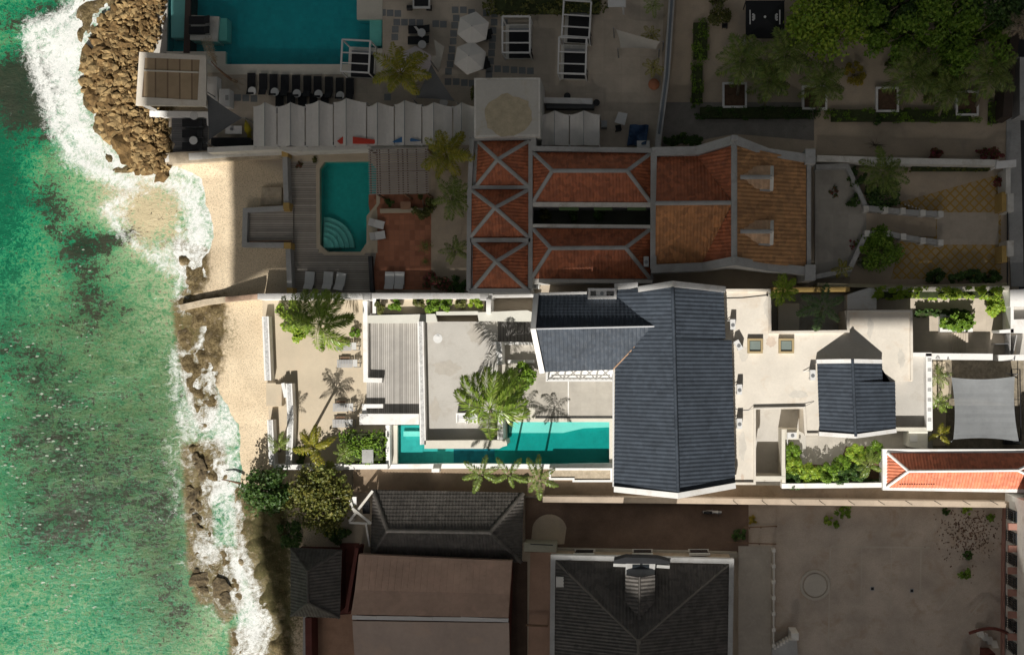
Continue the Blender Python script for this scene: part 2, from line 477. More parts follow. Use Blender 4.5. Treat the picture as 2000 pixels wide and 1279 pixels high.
def frond(mb, base, az, el, L, wind, g, nl=20, lw=.06, ll=.62, sag=1.0, rach=.03, side=1.0):
    d = Vector((math.cos(az) * math.cos(el), math.sin(az) * math.cos(el), math.sin(el)))
    p = Vector(base); N = 9; pts = [p.copy()]; ds = [d.copy()]
    for i in range(N):
        t = i / N
        d = (d + Vector((wind[0], wind[1], 0)) * (.10 + .14 * t) + Vector((0, 0, -1)) * sag * (.07 + .2 * t)).normalized()
        p = p + d * (L / N); pts.append(p.copy()); ds.append(d.copy())
    mb.tube(pts, [rach * (1 - .8 * i / N) for i in range(N + 1)], 3, 0)
    nl = int(nl * 1.25)
    for k in range(nl):
        t = .12 + .88 * (k + .5) / nl
        f = t * N; i = min(N - 1, int(f)); q = pts[i].lerp(pts[i + 1], f - i); dd = ds[i + 1]
        s = dd.cross(Vector((0, 0, 1))); s = s.normalized() if s.length > 1e-3 else Vector((1, 0, 0))
        ln = ll * L / 2.6 * (math.sin(math.pi * min(1, .12 + t * .86)) ** .6) 
        for sg in (-1, 1):
            v = (dd * (.35 + .5 * t) + s * sg * .95 * side + Vector((g.uniform(-.12, .12), g.uniform(-.12, .12), -.3 * sag - .45 * g.random())) + Vector((wind[0], wind[1], 0)) * .55).normalized()
            leaf(mb, q, v, Vector((g.uniform(-.5, .5), g.uniform(-.5, .5), 1)), ln * g.uniform(.75, 1.15), lw * g.uniform(.6, 1.0) * L / 2.6, 0, .6)
def palm_crown(c, n, L, wind=(0, 0), seed=1, sag=1.0, nl=20, lw=.075, ll=.62, els=(.1, 1.05), side=1.0, az0=0.0, mb=None):
    g = random.Random(seed); mb = mb or MB()
    for i in range(n):
        az = az0 + 2 * math.pi * (i + g.uniform(-.25, .25)) / n * (1 if n < 9 else 2.4)
        frond(mb, c, az, g.uniform(*els), L * g.uniform(.82, 1.1), wind, g, nl, lw, ll, sag, .035 * L / 2.6, side)
    return mb
def palm(base, top, n, L, label, mat=None, wind=(0, 0), seed=1, sag=1.0, tr=.13, group=None, name='palm_tree', cat='palm tree', **kw):
    """base, top: (px, py, z) of the trunk foot and the crown."""
    b = P(*base); t = P(*top)
    o = thing(name, label, cat, b, group)
    m = MB()
    mid = [b.lerp(t, k / 6) + Vector((0, 0, 0)) + (t - b).cross(Vector((0, 0, 1))) * .0 for k in range(7)]
    m.tube(mid, [tr * (1.25 - .45 * k / 6) for k in range(7)], 9)
    part('trunk', m, BARK, o, smooth=True)
    part('crown', palm_crown(t, n, L, wind, seed, sag, **kw), mat or PALMG, o)
    return o
def bush(px, py, r, h, label, mat=None, n=420, size=.2, name='shrub', cat='shrub', group=None, clumps=14, z0=0.0, ry=None, seed=None):
    g = random.Random(seed if seed is not None else int(px * 7 + py * 13))
    ry = ry or r; n = int(n * 1.7)
    c = P(px, py, z0 + h * .6); b = Vector((c.x, c.y, z0))
    o = thing(name, label, cat, b, group)
    m = MB()
    for k in range(5):
        a = g.uniform(0, 6.28); q = Vector((math.cos(a) * r * .55, math.sin(a) * ry * .55, h * .7))
        m.tube([b, b + q * .5 + Vector((0, 0, h * .1)), b + q], [.035, .022, .008], 5)
    part('stem', m, BARK, o)
    part('crown', foliage(MB(), (c.x, c.y, z0 + h * .5), (r, ry, h * .5), n, size, clumps, g), mat or GREENS, o)
    return o
def hedge(x0, y0, x1, y1, h, label, mat=None, n=900, size=.17, group=None, z0=0.0, name='hedge', clumps=60):
    g = random.Random(int(x0 + y0 * 3))
    a = P(x0, y1, z0 + h); b = P(x1, y0, z0 + h)
    c = ((a.x + b.x) / 2, (a.y + b.y) / 2, z0 + h / 2); r = ((b.x - a.x) / 2, (b.y - a.y) / 2, h / 2)
    o = thing(name, label, 'hedge', (c[0], c[1], z0), group)
    m = MB()
    k = max(2, int(max(r[0], r[1]) * 1.6))
    for i in range(k):
        t = (i + .5) / k * 2 - 1
        q = Vector((c[0] + (t * r[0] if r[0] > r[1] else 0), c[1] + (t * r[1] if r[1] >= r[0] else 0), z0))
        m.tube([q, q + Vector((g.uniform(-.1, .1), g.uniform(-.1, .1), h * .85))], [.03, .012], 5)
    m.box((c[0], c[1], z0 + h * .42), (r[0] * 1.72, r[1] * 1.72, h * .78), 0, 1)  # solid dark box fills the core behind the leaves
    part('stem', m, [BARK, HEDGECORE], o)
    part('foliage', foliage(MB(), c, r, n, size, clumps, g, True), mat or GREENS, o)
    return o
HEDGECORE = plain('dark_hedge_core', (.045, .06, .02), .9, .3, 3, 12)
# ---------------------------------------------------------------- cloud added out of view, cut so the sun reaches only sea and villa
ZC = 100.0
LIT = [(-95, 80), (-36, 80), G(330, -1000), G(328, 296), G(450, 300), G(452, 571), G(500, 578, 1.7), G(960, 578, 1.7), G(1040, 576, 1.8), G(1047, 579, 5.6),
       G(1203, 566, 5.7), G(1313, 558, 8.3), G(1416, 568, 5.6), G(1505, 568, 4.2), G(1507, 569, 1.8), G(1655, 568, 1.8), G(1970, 566, 1.8), G(2600, 566, 1.8),
       G(2600, 966), G(1440, 962), G(1200, 958), G(1090, 945), G(1060, 942), G(690, 942), G(560, 920), G(505, 975), G(500, 1060), G(545, 1279), G(700, 2100), (-20, -80), (-95, -80)]
def make_shade_deck():
    hole = [Vector((x - ZC * SH[0], y - ZC * SH[1], ZC)) for x, y in LIT]
    outer = [Vector((x, y, ZC)) for x, y in ((-700, -800), (700, -800), (700, 700), (-700, 700))]
    from mathutils.geometry import tessellate_polygon
    tri = tessellate_polygon([outer, hole])
    al = outer + hole; n = len(al); T = 9.0
    up = Vector((-SH[0] * T, -SH[1] * T, T))          # edges rise along the sunbeams
    bm = bmesh.new()
    lo = [bm.verts.new(v) for v in al]; hi = [bm.verts.new(v + up) for v in al]
    for f in tri:
        bm.faces.new([lo[i] for i in f]); bm.faces.new([hi[i] for i in f][::-1])
    for a, k in ((0, 4), (4, n - 4)):
        for i in range(k):
            j = (i + 1) % k
            bm.faces.new((lo[a + i], lo[a + j], hi[a + j], hi[a + i]))
    me = bpy.data.meshes.new('unseen_shade_deck'); bm.to_mesh(me); bm.free()
    m, t, b = nt('shade_deck_film')
    t.nodes.remove(b)
    co = coords(t)
    df = nd(t, 'ShaderNodeBsdfDiffuse'); t.links.new(ramp(t, nz(t, co, .02, 6), [(.3, (.10, .10, .11)), (.7, (.2, .2, .21))]), df.inputs[0])
    tr = nd(t, 'ShaderNodeBsdfTransparent'); tr.inputs[0].default_value = (.142, .142, .142, 1)
    tl = nd(t, 'ShaderNodeBsdfTranslucent'); tl.inputs[0].default_value = (.128, .128, .132, 1)  # translucence makes the added deck spread a dim even fill below
    ad = nd(t, 'ShaderNodeAddShader'); t.links.new(df.outputs[0], ad.inputs[0]); t.links.new(tl.outputs[0], ad.inputs[1])
    mx = nd(t, 'ShaderNodeAddShader')
    t.links.new(ad.outputs[0], mx.inputs[0]); t.links.new(tr.outputs[0], mx.inputs[1])
    t.links.new(mx.outputs[0], t.nodes['Material Output'].inputs[0])
    me.materials.append(m)
    o = bpy.data.objects.new('unseen_shade_deck', me); C.objects.link(o); o['kind'] = 'structure'
make_shade_deck()

# ---------------------------------------------------------------- shore: one ground sheet and the sea
SEA = -0.5
def poly_field(X, Y, pts, soft):
    """1 inside the pixel polygon, falling to 0 over `soft` pixels outside."""
    pts = np.array(pts, float); n = len(pts)
    ins = np.zeros(X.shape, bool); dist = np.full(X.shape, 1e9)
    for i in range(n):
        x0, y0 = pts[i]; x1, y1 = pts[(i + 1) % n]
        c = ((y0 > Y) != (y1 > Y)) & (X < (x1 - x0) * (Y - y0) / (y1 - y0 + 1e-9) + x0)
        ins ^= c
        t = np.clip(((X - x0) * (x1 - x0) + (Y - y0) * (y1 - y0)) / ((x1 - x0) ** 2 + (y1 - y0) ** 2 + 1e-9), 0, 1)
        dist = np.minimum(dist, np.hypot(X - x0 - t * (x1 - x0), Y - y0 - t * (y1 - y0)))
    return np.where(ins, 1 + 0 * dist, np.clip(1 - dist / soft, 0, 1)) - np.where(ins, np.clip(.35 - dist / soft * .5, 0, .35), 0)
def blobs(X, Y, L):
    out = np.zeros(X.shape)
    for x, y, rx, ry, a, rot in L:
        c, s_ = math.cos(rad(rot)), math.sin(rad(rot))
        u = ((X - x) * c + (Y - y) * s_) / rx; v = (-(X - x) * s_ + (Y - y) * c) / ry
        out += a * np.exp(-(u * u + v * v))
    return out
SHORE_Y = [-400, 0, 60, 150, 230, 300, 335, 345, 400, 440, 480, 520, 560, 590, 620, 700, 780, 830, 880, 920, 960, 1000, 1060, 1120, 1180, 1230, 1300, 1700]
SHORE_X = [225, 228, 215, 205, 222, 285, 370, 388, 402, 412, 410, 388, 368, 358, 362, 385, 430, 462, 466, 470, 466, 456, 458, 474, 500, 524, 505, 560]
POOLS = [(325, -70, 747, 142), (622, 315, 735, 493), (765, 823, 1196, 906)]
POOLW = [(P(a, d).x, P(a, d).y, P(c, b).x, P(c, b).y) for a, b, c, d in POOLS]
def far_lines(a, b, step, ext):
    l = list(np.arange(a, b + .01, step))
    k = step; x = a
    while x > ext[0]: k *= 1.5; x -= k; l.insert(0, x)
    k = step; x = b
    while x < ext[1]: k *= 1.5; x += k; l.append(x)
    return l
def grid_mesh(name, xs, ys, zf, skip=None):
    X, Y = np.meshgrid(xs, ys)
    PX = X / S0 + NX; PY = NY - Y / S0
    Z = zf(X, Y, PX, PY)
    nx, ny = len(xs), len(ys)
    v = np.stack([X, Y, Z], -1).reshape(-1, 3)
    i, j = np.meshgrid(np.arange(nx - 1), np.arange(ny - 1))
    cx = (np.array(xs)[i] + np.array(xs)[i + 1]) / 2; cy = (np.array(ys)[j] + np.array(ys)[j + 1]) / 2
    keep = np.ones(cx.shape, bool)
    for a, b, c, d in skip or []:
        keep &= ~((cx > a) & (cx < c) & (cy > b) & (cy < d))
    a = (j * nx + i)[keep]
    f = np.stack([a, a + 1, a + nx + 1, a + nx], -1)
    me = bpy.data.meshes.new(name)
    me.from_pydata(v.tolist(), [], f.tolist())
    me.polygons.foreach_set('use_smooth', np.ones(len(f), bool))
    o = bpy.data.objects.new(name, me); C.objects.link(o); o['kind'] = 'structure'
    return o, PX.ravel(), PY.ravel()
def attr(o, name, a):
    at = o.data.attributes.new(name, 'FLOAT', 'POINT'); at.data.foreach_set('value', np.ascontiguousarray(a, dtype=np.float32))
def fbm(X, Y, s, oct_=4):
    out = np.zeros(X.shape); fl = out.ravel(); xr = X.ravel(); yr = Y.ravel()
    for k in range(len(fl)):
        fl[k] = noise.fractal(Vector((xr[k] * s, yr[k] * s, .37)), 1.0, 2.1, oct_)
    return fl.reshape(X.shape)
REEF = [[(345, 594), (432, 588), (428, 640), (424, 700), (408, 750), (412, 790), (395, 830), (376, 780), (355, 700)],
        [(362, 880), (420, 870), (430, 930), (400, 965), (368, 935)], [(365, 945), (395, 950), (402, 1075), (375, 1080)],
        [(372, 1090), (400, 1100), (420, 1165), (390, 1172)], [(395, 1085), (440, 1080), (462, 1180), (435, 1205), (405, 1150)],
        [(345, 480), (390, 490), (395, 540), (350, 590), (372, 560)], [(455, 1240), (520, 1240), (520, 1290), (455, 1290)],
        [(465, 960), (545, 960), (560, 1290), (520, 1290), (505, 1180), (470, 1080)], [(150, 0), (330, -60), (330, 330), (220, 330), (165, 210)]]
def ground_z(X, Y, PX, PY):
    w = np.interp(PY, SHORE_Y, SHORE_X)
    t = (PX - w) / 70
    z = np.where(t > 0, SEA + (0 - SEA) * np.clip(t, 0, 1) ** .8, np.maximum(SEA + t * .5, -3))
    near = (PX > 90) & (PX < 640) & (PY > -160) & (PY < 1460)
    f = np.zeros(X.shape); f[near] = fbm(X[near], Y[near], .9, 5)
    rf = np.zeros(X.shape)
    for p in REEF: rf = np.maximum(rf, poly_field(PX, PY, p, 16))
    rf = np.where(near, np.clip(rf * 1.5, 0, 1), 0)
    ground_z.reef = rf
    z = np.where(rf > .05, z * (1 - rf) + rf * np.maximum(z, SEA + .03) + rf * (f * .42 - np.where(PY > 810, .19, .03)), z + f * .03 * near)
    z = np.where(PX > w + 75, np.minimum(z, 0.0 + rf * .3), z)
    return z
xs = sorted(far_lines(P(100, 0).x, P(600, 0).x, .2, (-900, 700)) + [v for p in POOLW for v in (p[0], p[2])])
ys = sorted(far_lines(P(0, 1420).y, P(0, -140).y, .2, (-800, 800)) + [v for p in POOLW for v in (p[1], p[3])])
ground, gx, gy = grid_mesh('ground', xs, ys, ground_z, POOLW)
mo = np.zeros(len(gx))
for p in REEF: mo = np.maximum(mo, np.clip(poly_field(gx, gy, p, 34), 0, 1) * .78)
attr(ground, 'reef', np.maximum(mo, ground_z.reef.ravel() * .75))
attr(ground, 'scrub', np.clip(blobs(gx, gy, [(520, 1060, 60, 120, 1.1, 0), (560, 1180, 60, 120, .9, 0), (450, 650, 30, 60, .6, 0), (520, 985, 40, 40, .8, 0)]), 0, 1))
attr(ground, 'inland', np.clip((gx - np.interp(gy, SHORE_Y, SHORE_X) - 150) / 60, 0, 1))
def ground_mat():
    m, t, b = nt('shore_sand_and_rock'); co = coords(t)
    at = lambda n: nd(t, 'ShaderNodeAttribute', attribute_name=n).outputs['Fac']
    sand = ramp(t, nz(t, co, .35, 5, .65), [(.3, (.60, .485, .335)), (.7, (.72, .60, .43))])
    peb = ramp(t, nz(t, co, 9, 4, .7), [(.34, .55), (.5, 1.0), (.75, 1.12)])
    sand = mixc(t, 1.0, sand, peb, 'MULTIPLY')
    vo = nd(t, 'ShaderNodeTexVoronoi', i_Scale=7.0); t.links.new(co, vo.inputs['Vector'])
    spk = math_(t, 'MULTIPLY', math_(t, 'LESS_THAN', vo.outputs['Distance'], .16), ramp(t, nz(t, co, .8, 4), [(.5, 0.0), (.62, .8)]))
    sand = mixc(t, spk, sand, (.24, .16, .09))
    yard = ramp(t, nz(t, co, .5, 6, .7), [(.3, (.36, .30, .23)), (.7, (.45, .385, .305))])
    col = mixc(t, at('inland'), sand, yard)
    rock = ramp(t, nz(t, co, 3.4, 9, .85, .4), [(.34, (.028, .021, .011)), (.46, (.105, .076, .034)), (.56, (.23, .175, .088)), (.7, (.46, .38, .235))])
    rf = math_(t, 'ADD', at('reef'), math_(t, 'MULTIPLY', math_(t, 'SUBTRACT', nz(t, co, 1.7, 6, .7), .5), 1.3))
    col = mixc(t, ramp(t, rf, [(.35, 0.0), (.68, 1.0)]), col, rock)
    sc = math_(t, 'ADD', at('scrub'), math_(t, 'MULTIPLY', math_(t, 'SUBTRACT', nz(t, co, 4.2, 9, .88), .5), 4.5))
    col = mixc(t, ramp(t, sc, [(.5, 0.0), (1.0, .95)]), col, mixc(t, nz(t, co, 7, 6, .8), (.025, .03, .012), (.17, .15, .06)))
    t.links.new(col, b.inputs['Base Color']); b.inputs['Roughness'].default_value = .9; b.inputs['Specular IOR Level'].default_value = .25
    bump(t, b, nz(t, co, 6, 8, .8), math_(t, 'ADD', .35, at('reef')), .16)
    return m
ground.data.materials.append(ground_mat())

FOAM = [([(60, 60), (110, 45), (150, 10), (230, -60), (260, -60), (185, 45), (160, 90), (158, 170), (185, 250), (235, 300), (300, 340), (330, 335), (385, 345), (402, 400), (416, 460), (395, 500), (350, 490), (350, 430), (320, 390), (260, 360), (200, 330), (140, 300), (110, 250), (95, 180), (70, 120)], 34, 1.0),
        ([(208, 405), (250, 385), (262, 430), (300, 475), (350, 480), (395, 500), (380, 540), (330, 520), (280, 485), (235, 450)], 26, .85),
        ([(350, 520), (385, 520), (375, 570), (355, 600), (345, 575)], 22, .7), ([(340, 690), (362, 700), (375, 760), (400, 800), (360, 850), (345, 790)], 26, .72),
        ([(395, 640), (420, 700), (428, 760), (408, 760), (385, 690)], 16, .8), ([(390, 790), (440, 770), (470, 820), (466, 870), (440, 900), (400, 865), (372, 850)], 18, .72),
        ([(420, 900), (462, 905), (470, 950), (450, 985), (410, 990), (392, 960), (410, 930)], 16, .78), ([(395, 960), (460, 985), (470, 1090), (450, 1120), (385, 1110), (372, 1040)], 24, .46), ([(400, 1080), (500, 1160), (515, 1230), (450, 1240), (400, 1180)], 24, .42), ([(436, 985), (462, 985), (466, 1080), (440, 1085)], 13, .75),
        ([(388, 1050), (420, 1060), (440, 1085), (400, 1100), (380, 1075)], 15, .8), ([(400, 985), (436, 1000), (436, 1060), (398, 1040)], 14, .55),
        ([(440, 1080), (468, 1080), (500, 1170), (524, 1225), (500, 1285), (462, 1290), (470, 1200), (440, 1130)], 16, .85), ([(350, 1080), (375, 1085), (380, 1110), (355, 1105)], 20, .45),
        ([(330, 860), (365, 860), (362, 960), (372, 1010), (345, 1000)], 30, .45), ([(290, 980), (330, 965), (360, 990), (330, 1015)], 24, .3)]
def sea_z(X, Y, PX, PY):
    near = (PX > -260) & (PX < 620) & (PY > -300) & (PY < 1500)
    f = np.zeros(X.shape); f[near] = fbm(X[near] * 1.0 + Y[near] * .6, Y[near] * 1.6 - X[near] * .9, .35, 4)
    return np.full(X.shape, SEA) + f * .05
sxs = far_lines(P(-60, 0).x, P(560, 0).x, .24, (-900, P(640, 0).x)); sxs = [x for x in sxs if x < P(640, 0).x]
sys_ = far_lines(P(0, 1330).y, P(0, -60).y, .24, (-800, 800))
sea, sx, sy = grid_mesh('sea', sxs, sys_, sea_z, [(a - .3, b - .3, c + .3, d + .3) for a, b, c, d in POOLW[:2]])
fo = np.zeros(len(sx))
for p, s_, a in FOAM: fo = np.maximum(fo, poly_field(sx, sy, p, s_ * 1.5) * a * .92)
fo = fo - 1.0 * np.exp(-(((sx - 298) / 44) ** 2 + ((sy - 418) / 46) ** 2))
attr(sea, 'foam', fo)
w_ = np.interp(sy, SHORE_Y, SHORE_X)
tone = .395 + blobs(sx, sy, [(0, 330, 60, 150, -.42, 0), (0, 480, 60, 200, -.25, 0), (40, 20, 80, 40, -.2, 0), (240, 400, 110, 110, .2, 0), (220, 340, 110, 70, .2, 0), (300, 560, 80, 90, .22, 0), (330, 640, 40, 120, .12, 0), (295, 415, 75, 70, .62, 0),
                              (355, 890, 40, 110, .28, 0), (210, 1210, 65, 80, -.22, 0), (230, 1240, 40, 40, .1, 0), (400, 1230, 60, 50, .25, 0), (60, 800, 130, 200, -.10, 0), (160, 1000, 150, 120, -.08, 0), (220, 750, 120, 120, .02, 0)])
attr(sea, 'tone', tone)
attr(sea, 'reef', np.clip(.8 * blobs(sx, sy, [(40, 180, 70, 85, 1.15, 20), (20, 150, 80, 50, .6, 0), (110, 20, 130, 28, .8, -8), (80, 260, 30, 60, .4, -20), (90, 400, 40, 60, .75, -35), (160, 480, 55, 40, .85, 0), (165, 570, 45, 85, .7, -20), (225, 462, 40, 18, .8, -20), (60, 720, 120, 60, .6, 25), (30, 640, 60, 40, .3, 0),
                                          (130, 640, 40, 30, .3, 30), (230, 600, 60, 25, .3, 35), (180, 960, 150, 130, .58, 0), (310, 1080, 60, 190, .42, 0), (90, 1040, 100, 70, .45, 0), (60, 850, 90, 70, .45, 0), (350, 1200, 40, 60, .35, 0), (260, 820, 70, 60, .22, 0)]), 0, 1))
attr(sea, 'olive', np.clip(blobs(sx, sy, [(320, 1080, 90, 230, .9, 0), (230, 800, 140, 200, .75, 0), (150, 640, 150, 90, .55, 0), (330, 740, 40, 80, .5, 0), (110, 980, 150, 150, .6, 0), (60, 800, 90, 140, .5, 0)]), 0, 1))
rs_ = np.zeros(len(sx))
for p in REEF[:8]: rs_ = np.maximum(rs_, poly_field(sx, sy, p, 26))
attr(sea, 'shoal', np.clip(rs_ * 1.2, 0, 1))
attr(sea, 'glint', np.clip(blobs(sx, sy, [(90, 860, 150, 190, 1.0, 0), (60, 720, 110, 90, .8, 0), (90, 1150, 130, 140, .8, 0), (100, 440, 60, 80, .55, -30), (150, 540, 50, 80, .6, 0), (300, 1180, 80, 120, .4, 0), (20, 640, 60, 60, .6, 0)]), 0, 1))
def sea_mat():
    m, t, b = nt('sea_water'); co = coords(t)
    at = lambda n: nd(t, 'ShaderNodeAttribute', attribute_name=n).outputs['Fac']
    mp = nd(t, 'ShaderNodeMapping'); mp.inputs['Rotation'].default_value = (0, 0, rad(-35)); mp.inputs['Scale'].default_value = (.75, 1.3, 1)
    t.links.new(co, mp.inputs['Vector']); wv = mp.outputs[0]
    n1 = nz(t, wv, .7, 8, .78, .8); n2 = nz(t, co, 3.2, 8, .85, .6); f0 = nz(t, co, 2.4, 8, .8, .5)
    cen = lambda n, k: math_(t, 'MULTIPLY', math_(t, 'SUBTRACT', n, .5), k)
    tn = math_(t, 'ADD', at('tone'), math_(t, 'ADD', math_(t, 'ADD', cen(n1, 1.2), cen(nz(t, co, .3, 5, .7, 1.0), .8)), cen(n2, 3.2)))
    base = ramp(t, tn, [(0.0, (.006, .11, .055)), (.2, (.014, .26, .12)), (.4, (.085, .27, .12)), (.6, (.20, .37, .185)), (.78, (.31, .43, .26)), (.9, (.42, .44, .27)), (1.0, (.56, .48, .31))])
    base = mixc(t, math_(t, 'MULTIPLY', at('olive'), ramp(t, n1, [(.35, .95), (.65, .3)])), base, mixc(t, ramp(t, n2, [(.38, 0.0), (.62, 1.0)]), (.04, .07, .028), (.16, .21, .10)))
    rf = math_(t, 'ADD', at('reef'), math_(t, 'ADD', cen(n1, 2.4), cen(n2, 4.0)))
    base = mixc(t, ramp(t, rf, [(.32, 0.0), (.56, .95)]), base, mixc(t, nz(t, co, .5, 3), (.008, .02, .012), (.055, .045, .036)))
    sh = math_(t, 'ADD', at('shoal'), math_(t, 'ADD', cen(f0, 1.2), cen(n2, .8)))
    base = mixc(t, ramp(t, sh, [(.35, 0.0), (.8, .95)]), base, ramp(t, f0, [(.3, (.06, .045, .02)), (.5, (.15, .11, .05)), (.7, (.30, .24, .12))]))
    mp2 = nd(t, 'ShaderNodeMapping'); mp2.inputs['Rotation'].default_value = (0, 0, rad(35)); mp2.inputs['Scale'].default_value = (.45, 1.1, 1)
    t.links.new(co, mp2.inputs['Vector'])
    vo = nd(t, 'ShaderNodeTexVoronoi', i_Scale=2.4); vo.feature = 'SMOOTH_F1'; t.links.new(mp2.outputs[0], vo.inputs['Vector'])
    f1 = nz(t, co, .85, 9, .78, 1.6); f2 = nz(t, co, 5.0, 7, .85, 1.0)
    ft = math_(t, 'ADD', at('foam'), math_(t, 'ADD', cen(f1, 1.7), cen(f2, 1.3)))
    foam = ramp(t, ft, [(.36, 0.0), (.55, .45), (.8, 1.0)])
    # sun glints painted into the sea colour as pale specks
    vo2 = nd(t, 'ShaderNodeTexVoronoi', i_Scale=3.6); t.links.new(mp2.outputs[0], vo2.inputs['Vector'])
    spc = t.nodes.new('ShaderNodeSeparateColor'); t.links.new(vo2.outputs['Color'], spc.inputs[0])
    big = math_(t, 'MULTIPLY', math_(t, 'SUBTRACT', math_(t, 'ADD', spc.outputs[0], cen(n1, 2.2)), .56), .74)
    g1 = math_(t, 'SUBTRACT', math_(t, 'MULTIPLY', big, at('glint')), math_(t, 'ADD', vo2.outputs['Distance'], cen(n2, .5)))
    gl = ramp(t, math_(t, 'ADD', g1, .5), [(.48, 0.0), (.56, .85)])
    col = mixc(t, foam, base, mixc(t, ramp(t, f2, [(.3, 0.0), (.6, 1.0)]), (.50, .56, .54), (.80, .80, .78)))
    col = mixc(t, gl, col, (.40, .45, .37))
    t.links.new(col, b.inputs['Base Color'])
    t.links.new(ramp(t, foam, [(0, .13), (1, .85)]), b.inputs['Roughness'])
    b.inputs['IOR'].default_value = 1.33
    n4 = nz(t, co, 1.3, 8, .8)
    hgt = math_(t, 'ADD', math_(t, 'MULTIPLY', n4, .8), math_(t, 'ADD', math_(t, 'MULTIPLY', n2, .6), math_(t, 'MULTIPLY', foam, .35)))
    mp3 = nd(t, 'ShaderNodeMapping'); mp3.inputs['Rotation'].default_value = (0, 0, rad(35)); mp3.inputs['Scale'].default_value = (.6, 1.4, 1)
    t.links.new(co, mp3.inputs['Vector'])
    hgt = math_(t, 'ADD', hgt, nz(t, mp3.outputs[0], 2.0, 5, .65, .6))
    bump(t, b, hgt, ramp(t, foam, [(0, .42), (.6, .12)]), .28)
    return m
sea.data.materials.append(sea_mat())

# ---------------------------------------------------------------- boulders of the breakwater
ROCKM = [plain('breakwater_rock', (.20, .125, .05), .9, .55, 1.9, 9, (.045, .03, .015), .8), plain('pale_rock', (.36, .25, .115), .9, .55, 1.9, 9, (.09, .06, .028), .8)]
def rock(mb, c, r, g, mi=0, flat=.75, sub=2):
    bm = bmesh.new(); bmesh.ops.create_icosphere(bm, subdivisions=sub, radius=1)
    off = Vector((g.uniform(0, 90), g.uniform(0, 90), g.uniform(0, 90)))
    sc = Vector((g.uniform(.7, 1.35), g.uniform(.7, 1.35), flat * g.uniform(.7, 1.2))) * r
    rot = Matrix.Rotation(g.uniform(0, 6.3), 3, 'Z') @ Matrix.Rotation(g.uniform(-.4, .4), 3, 'X')
    vs = []
    for v in bm.verts:
        d = v.co.normalized(); k = 1 + .7 * noise.noise(d * 1.2 + off) + .45 * noise.noise(d * 2.7 + off)
        q = Vector((d.x * sc.x, d.y * sc.y, d.z * sc.z)) * k
        vs.append(Vector(c) + rot @ q)
    bm.verts.index_update()
    mb.add(vs, [tuple(v.index for v in f.verts) for f in bm.faces], mi); bm.free()
def wet_rock():
    m, t, b = nt('wet_reef_rock'); co = coords(t)
    t.links.new(ramp(t, nz(t, co, 3.4, 9, .85, .4), [(.34, (.026, .02, .011)), (.46, (.095, .068, .032)), (.57, (.20, .15, .075)), (.72, (.40, .33, .2))]), b.inputs['Base Color'])
    b.inputs['Roughness'].default_value = .6
    bump(t, b, nz(t, co, 6, 8, .8), 1.0, .2)
    return m
WETROCK = wet_rock()
def riprap():
    g = random.Random(5); m = MB()
    edge_y = [-60, 0, 30, 80, 130, 190, 240, 290, 340]; left = [255, 240, 195, 180, 160, 165, 195, 225, 270]; right = [330, 325, 322, 312, 275, 300, 330, 330, 330]
    for _ in range(2300):
        y = g.uniform(-60, 335); a = np.interp(y, edge_y, left); b = np.interp(y, edge_y, right)
        x = a + (b - a) * g.random() ** .9
        t = (x - a) / max(1, b - a)
        rock(m, P(x, y, -.45 + .75 * min(1, t * 2.2) * g.uniform(.6, 1.1)), g.choice([.1, .13, .16, .2, .25, .32, .45]) * (1.2 - .6 * t), g, g.randrange(2), .8, 1)
    o = m.make('rubble_breakwater', ROCKM, (0, 0, 0)); o['kind'] = 'stuff'
    tag(o, 'brown boulder breakwater piled along the surf beside the pool club', 'rocks')
riprap()
for i, (x, y, r, lab) in enumerate([(243, 296, 1.0, 'large tan boulder at the tip of the breakwater in white surf'), (287, 318, .95, 'yellowish boulder in the foam just off the stone groyne'), (318, 340, .62, 'small mossy yellow boulder at the very foot of the breakwater'),
                                     (222, 262, .75, 'pointed brown boulder standing out into the surf west of the breakwater'), (300, 285, .9, 'dark brown boulder leaning on the breakwater beside the groyne'),
                                     (390, 908, .95, 'rounded brown reef rock with a foam pocket below the beach steps'), (378, 968, .62, 'small oval reef rock just south of the rounded one'), (382, 1012, .5, 'dark wet reef rock in the middle of the surf gap'),
                                     (392, 1132, .9, 'long dark reef rock lying by the pale shallows'), (432, 1150, 1.0, 'broad brown reef rock combed by foam, farthest down the shore')]):
    m = MB(); g = random.Random(i + 40)
    rock(m, P(x, y, -.45), r * (.8 if i > 4 else 1), g, 0, .42 if i > 4 else .7); 
    if i > 4: rock(m, P(x + 6, y + 18, -.45), r * .5, g, 0, .45); rock(m, P(x - 8, y - 14, -.45), r * .4, g, 0, .4)
    solo('shore_rock', m, [ROCKM[0] if i < 5 else WETROCK], lab, 'rock', 'rocks in the surf')

# ---------------------------------------------------------------- swimming pools
def pool(name, label, pts, depth, zw, floor_mat, coping, wz=-.12, extra=None):
    c = P(sum(p[0] for p in pts) / len(pts), sum(p[1] for p in pts) / len(pts), -depth)
    o = thing(name, label, 'pool', c)
    top = [P(x, y, 0) for x, y in pts]; n = len(top)
    a = sum(top[i - 1].x * top[i].y - top[i].x * top[i - 1].y for i in range(n))
    if a < 0: top = top[::-1]
    bot = [Vector((p.x, p.y, -depth)) for p in top]
    m = MB(); m.add(top + bot, [tuple(range(n, 2 * n))] + [((i + 1) % n, i, n + i, n + (i + 1) % n) for i in range(n)])
    part('basin', m, floor_mat, o)
    wm = MB(); wm.add([Vector((p.x, p.y, wz)) for p in top], [tuple(range(n))])
    part('water', wm, WATER, o)
    if coping: part('coping', coping[0], coping[1], o)
    for nm, mb, mt in extra or []: part(nm, mb, mt, o)
    return o
# ================================================================ the villa
def slab(name, pts, z1, z0, mat):
    return struct(name, MB().prism(pts, z1, z0), mat)
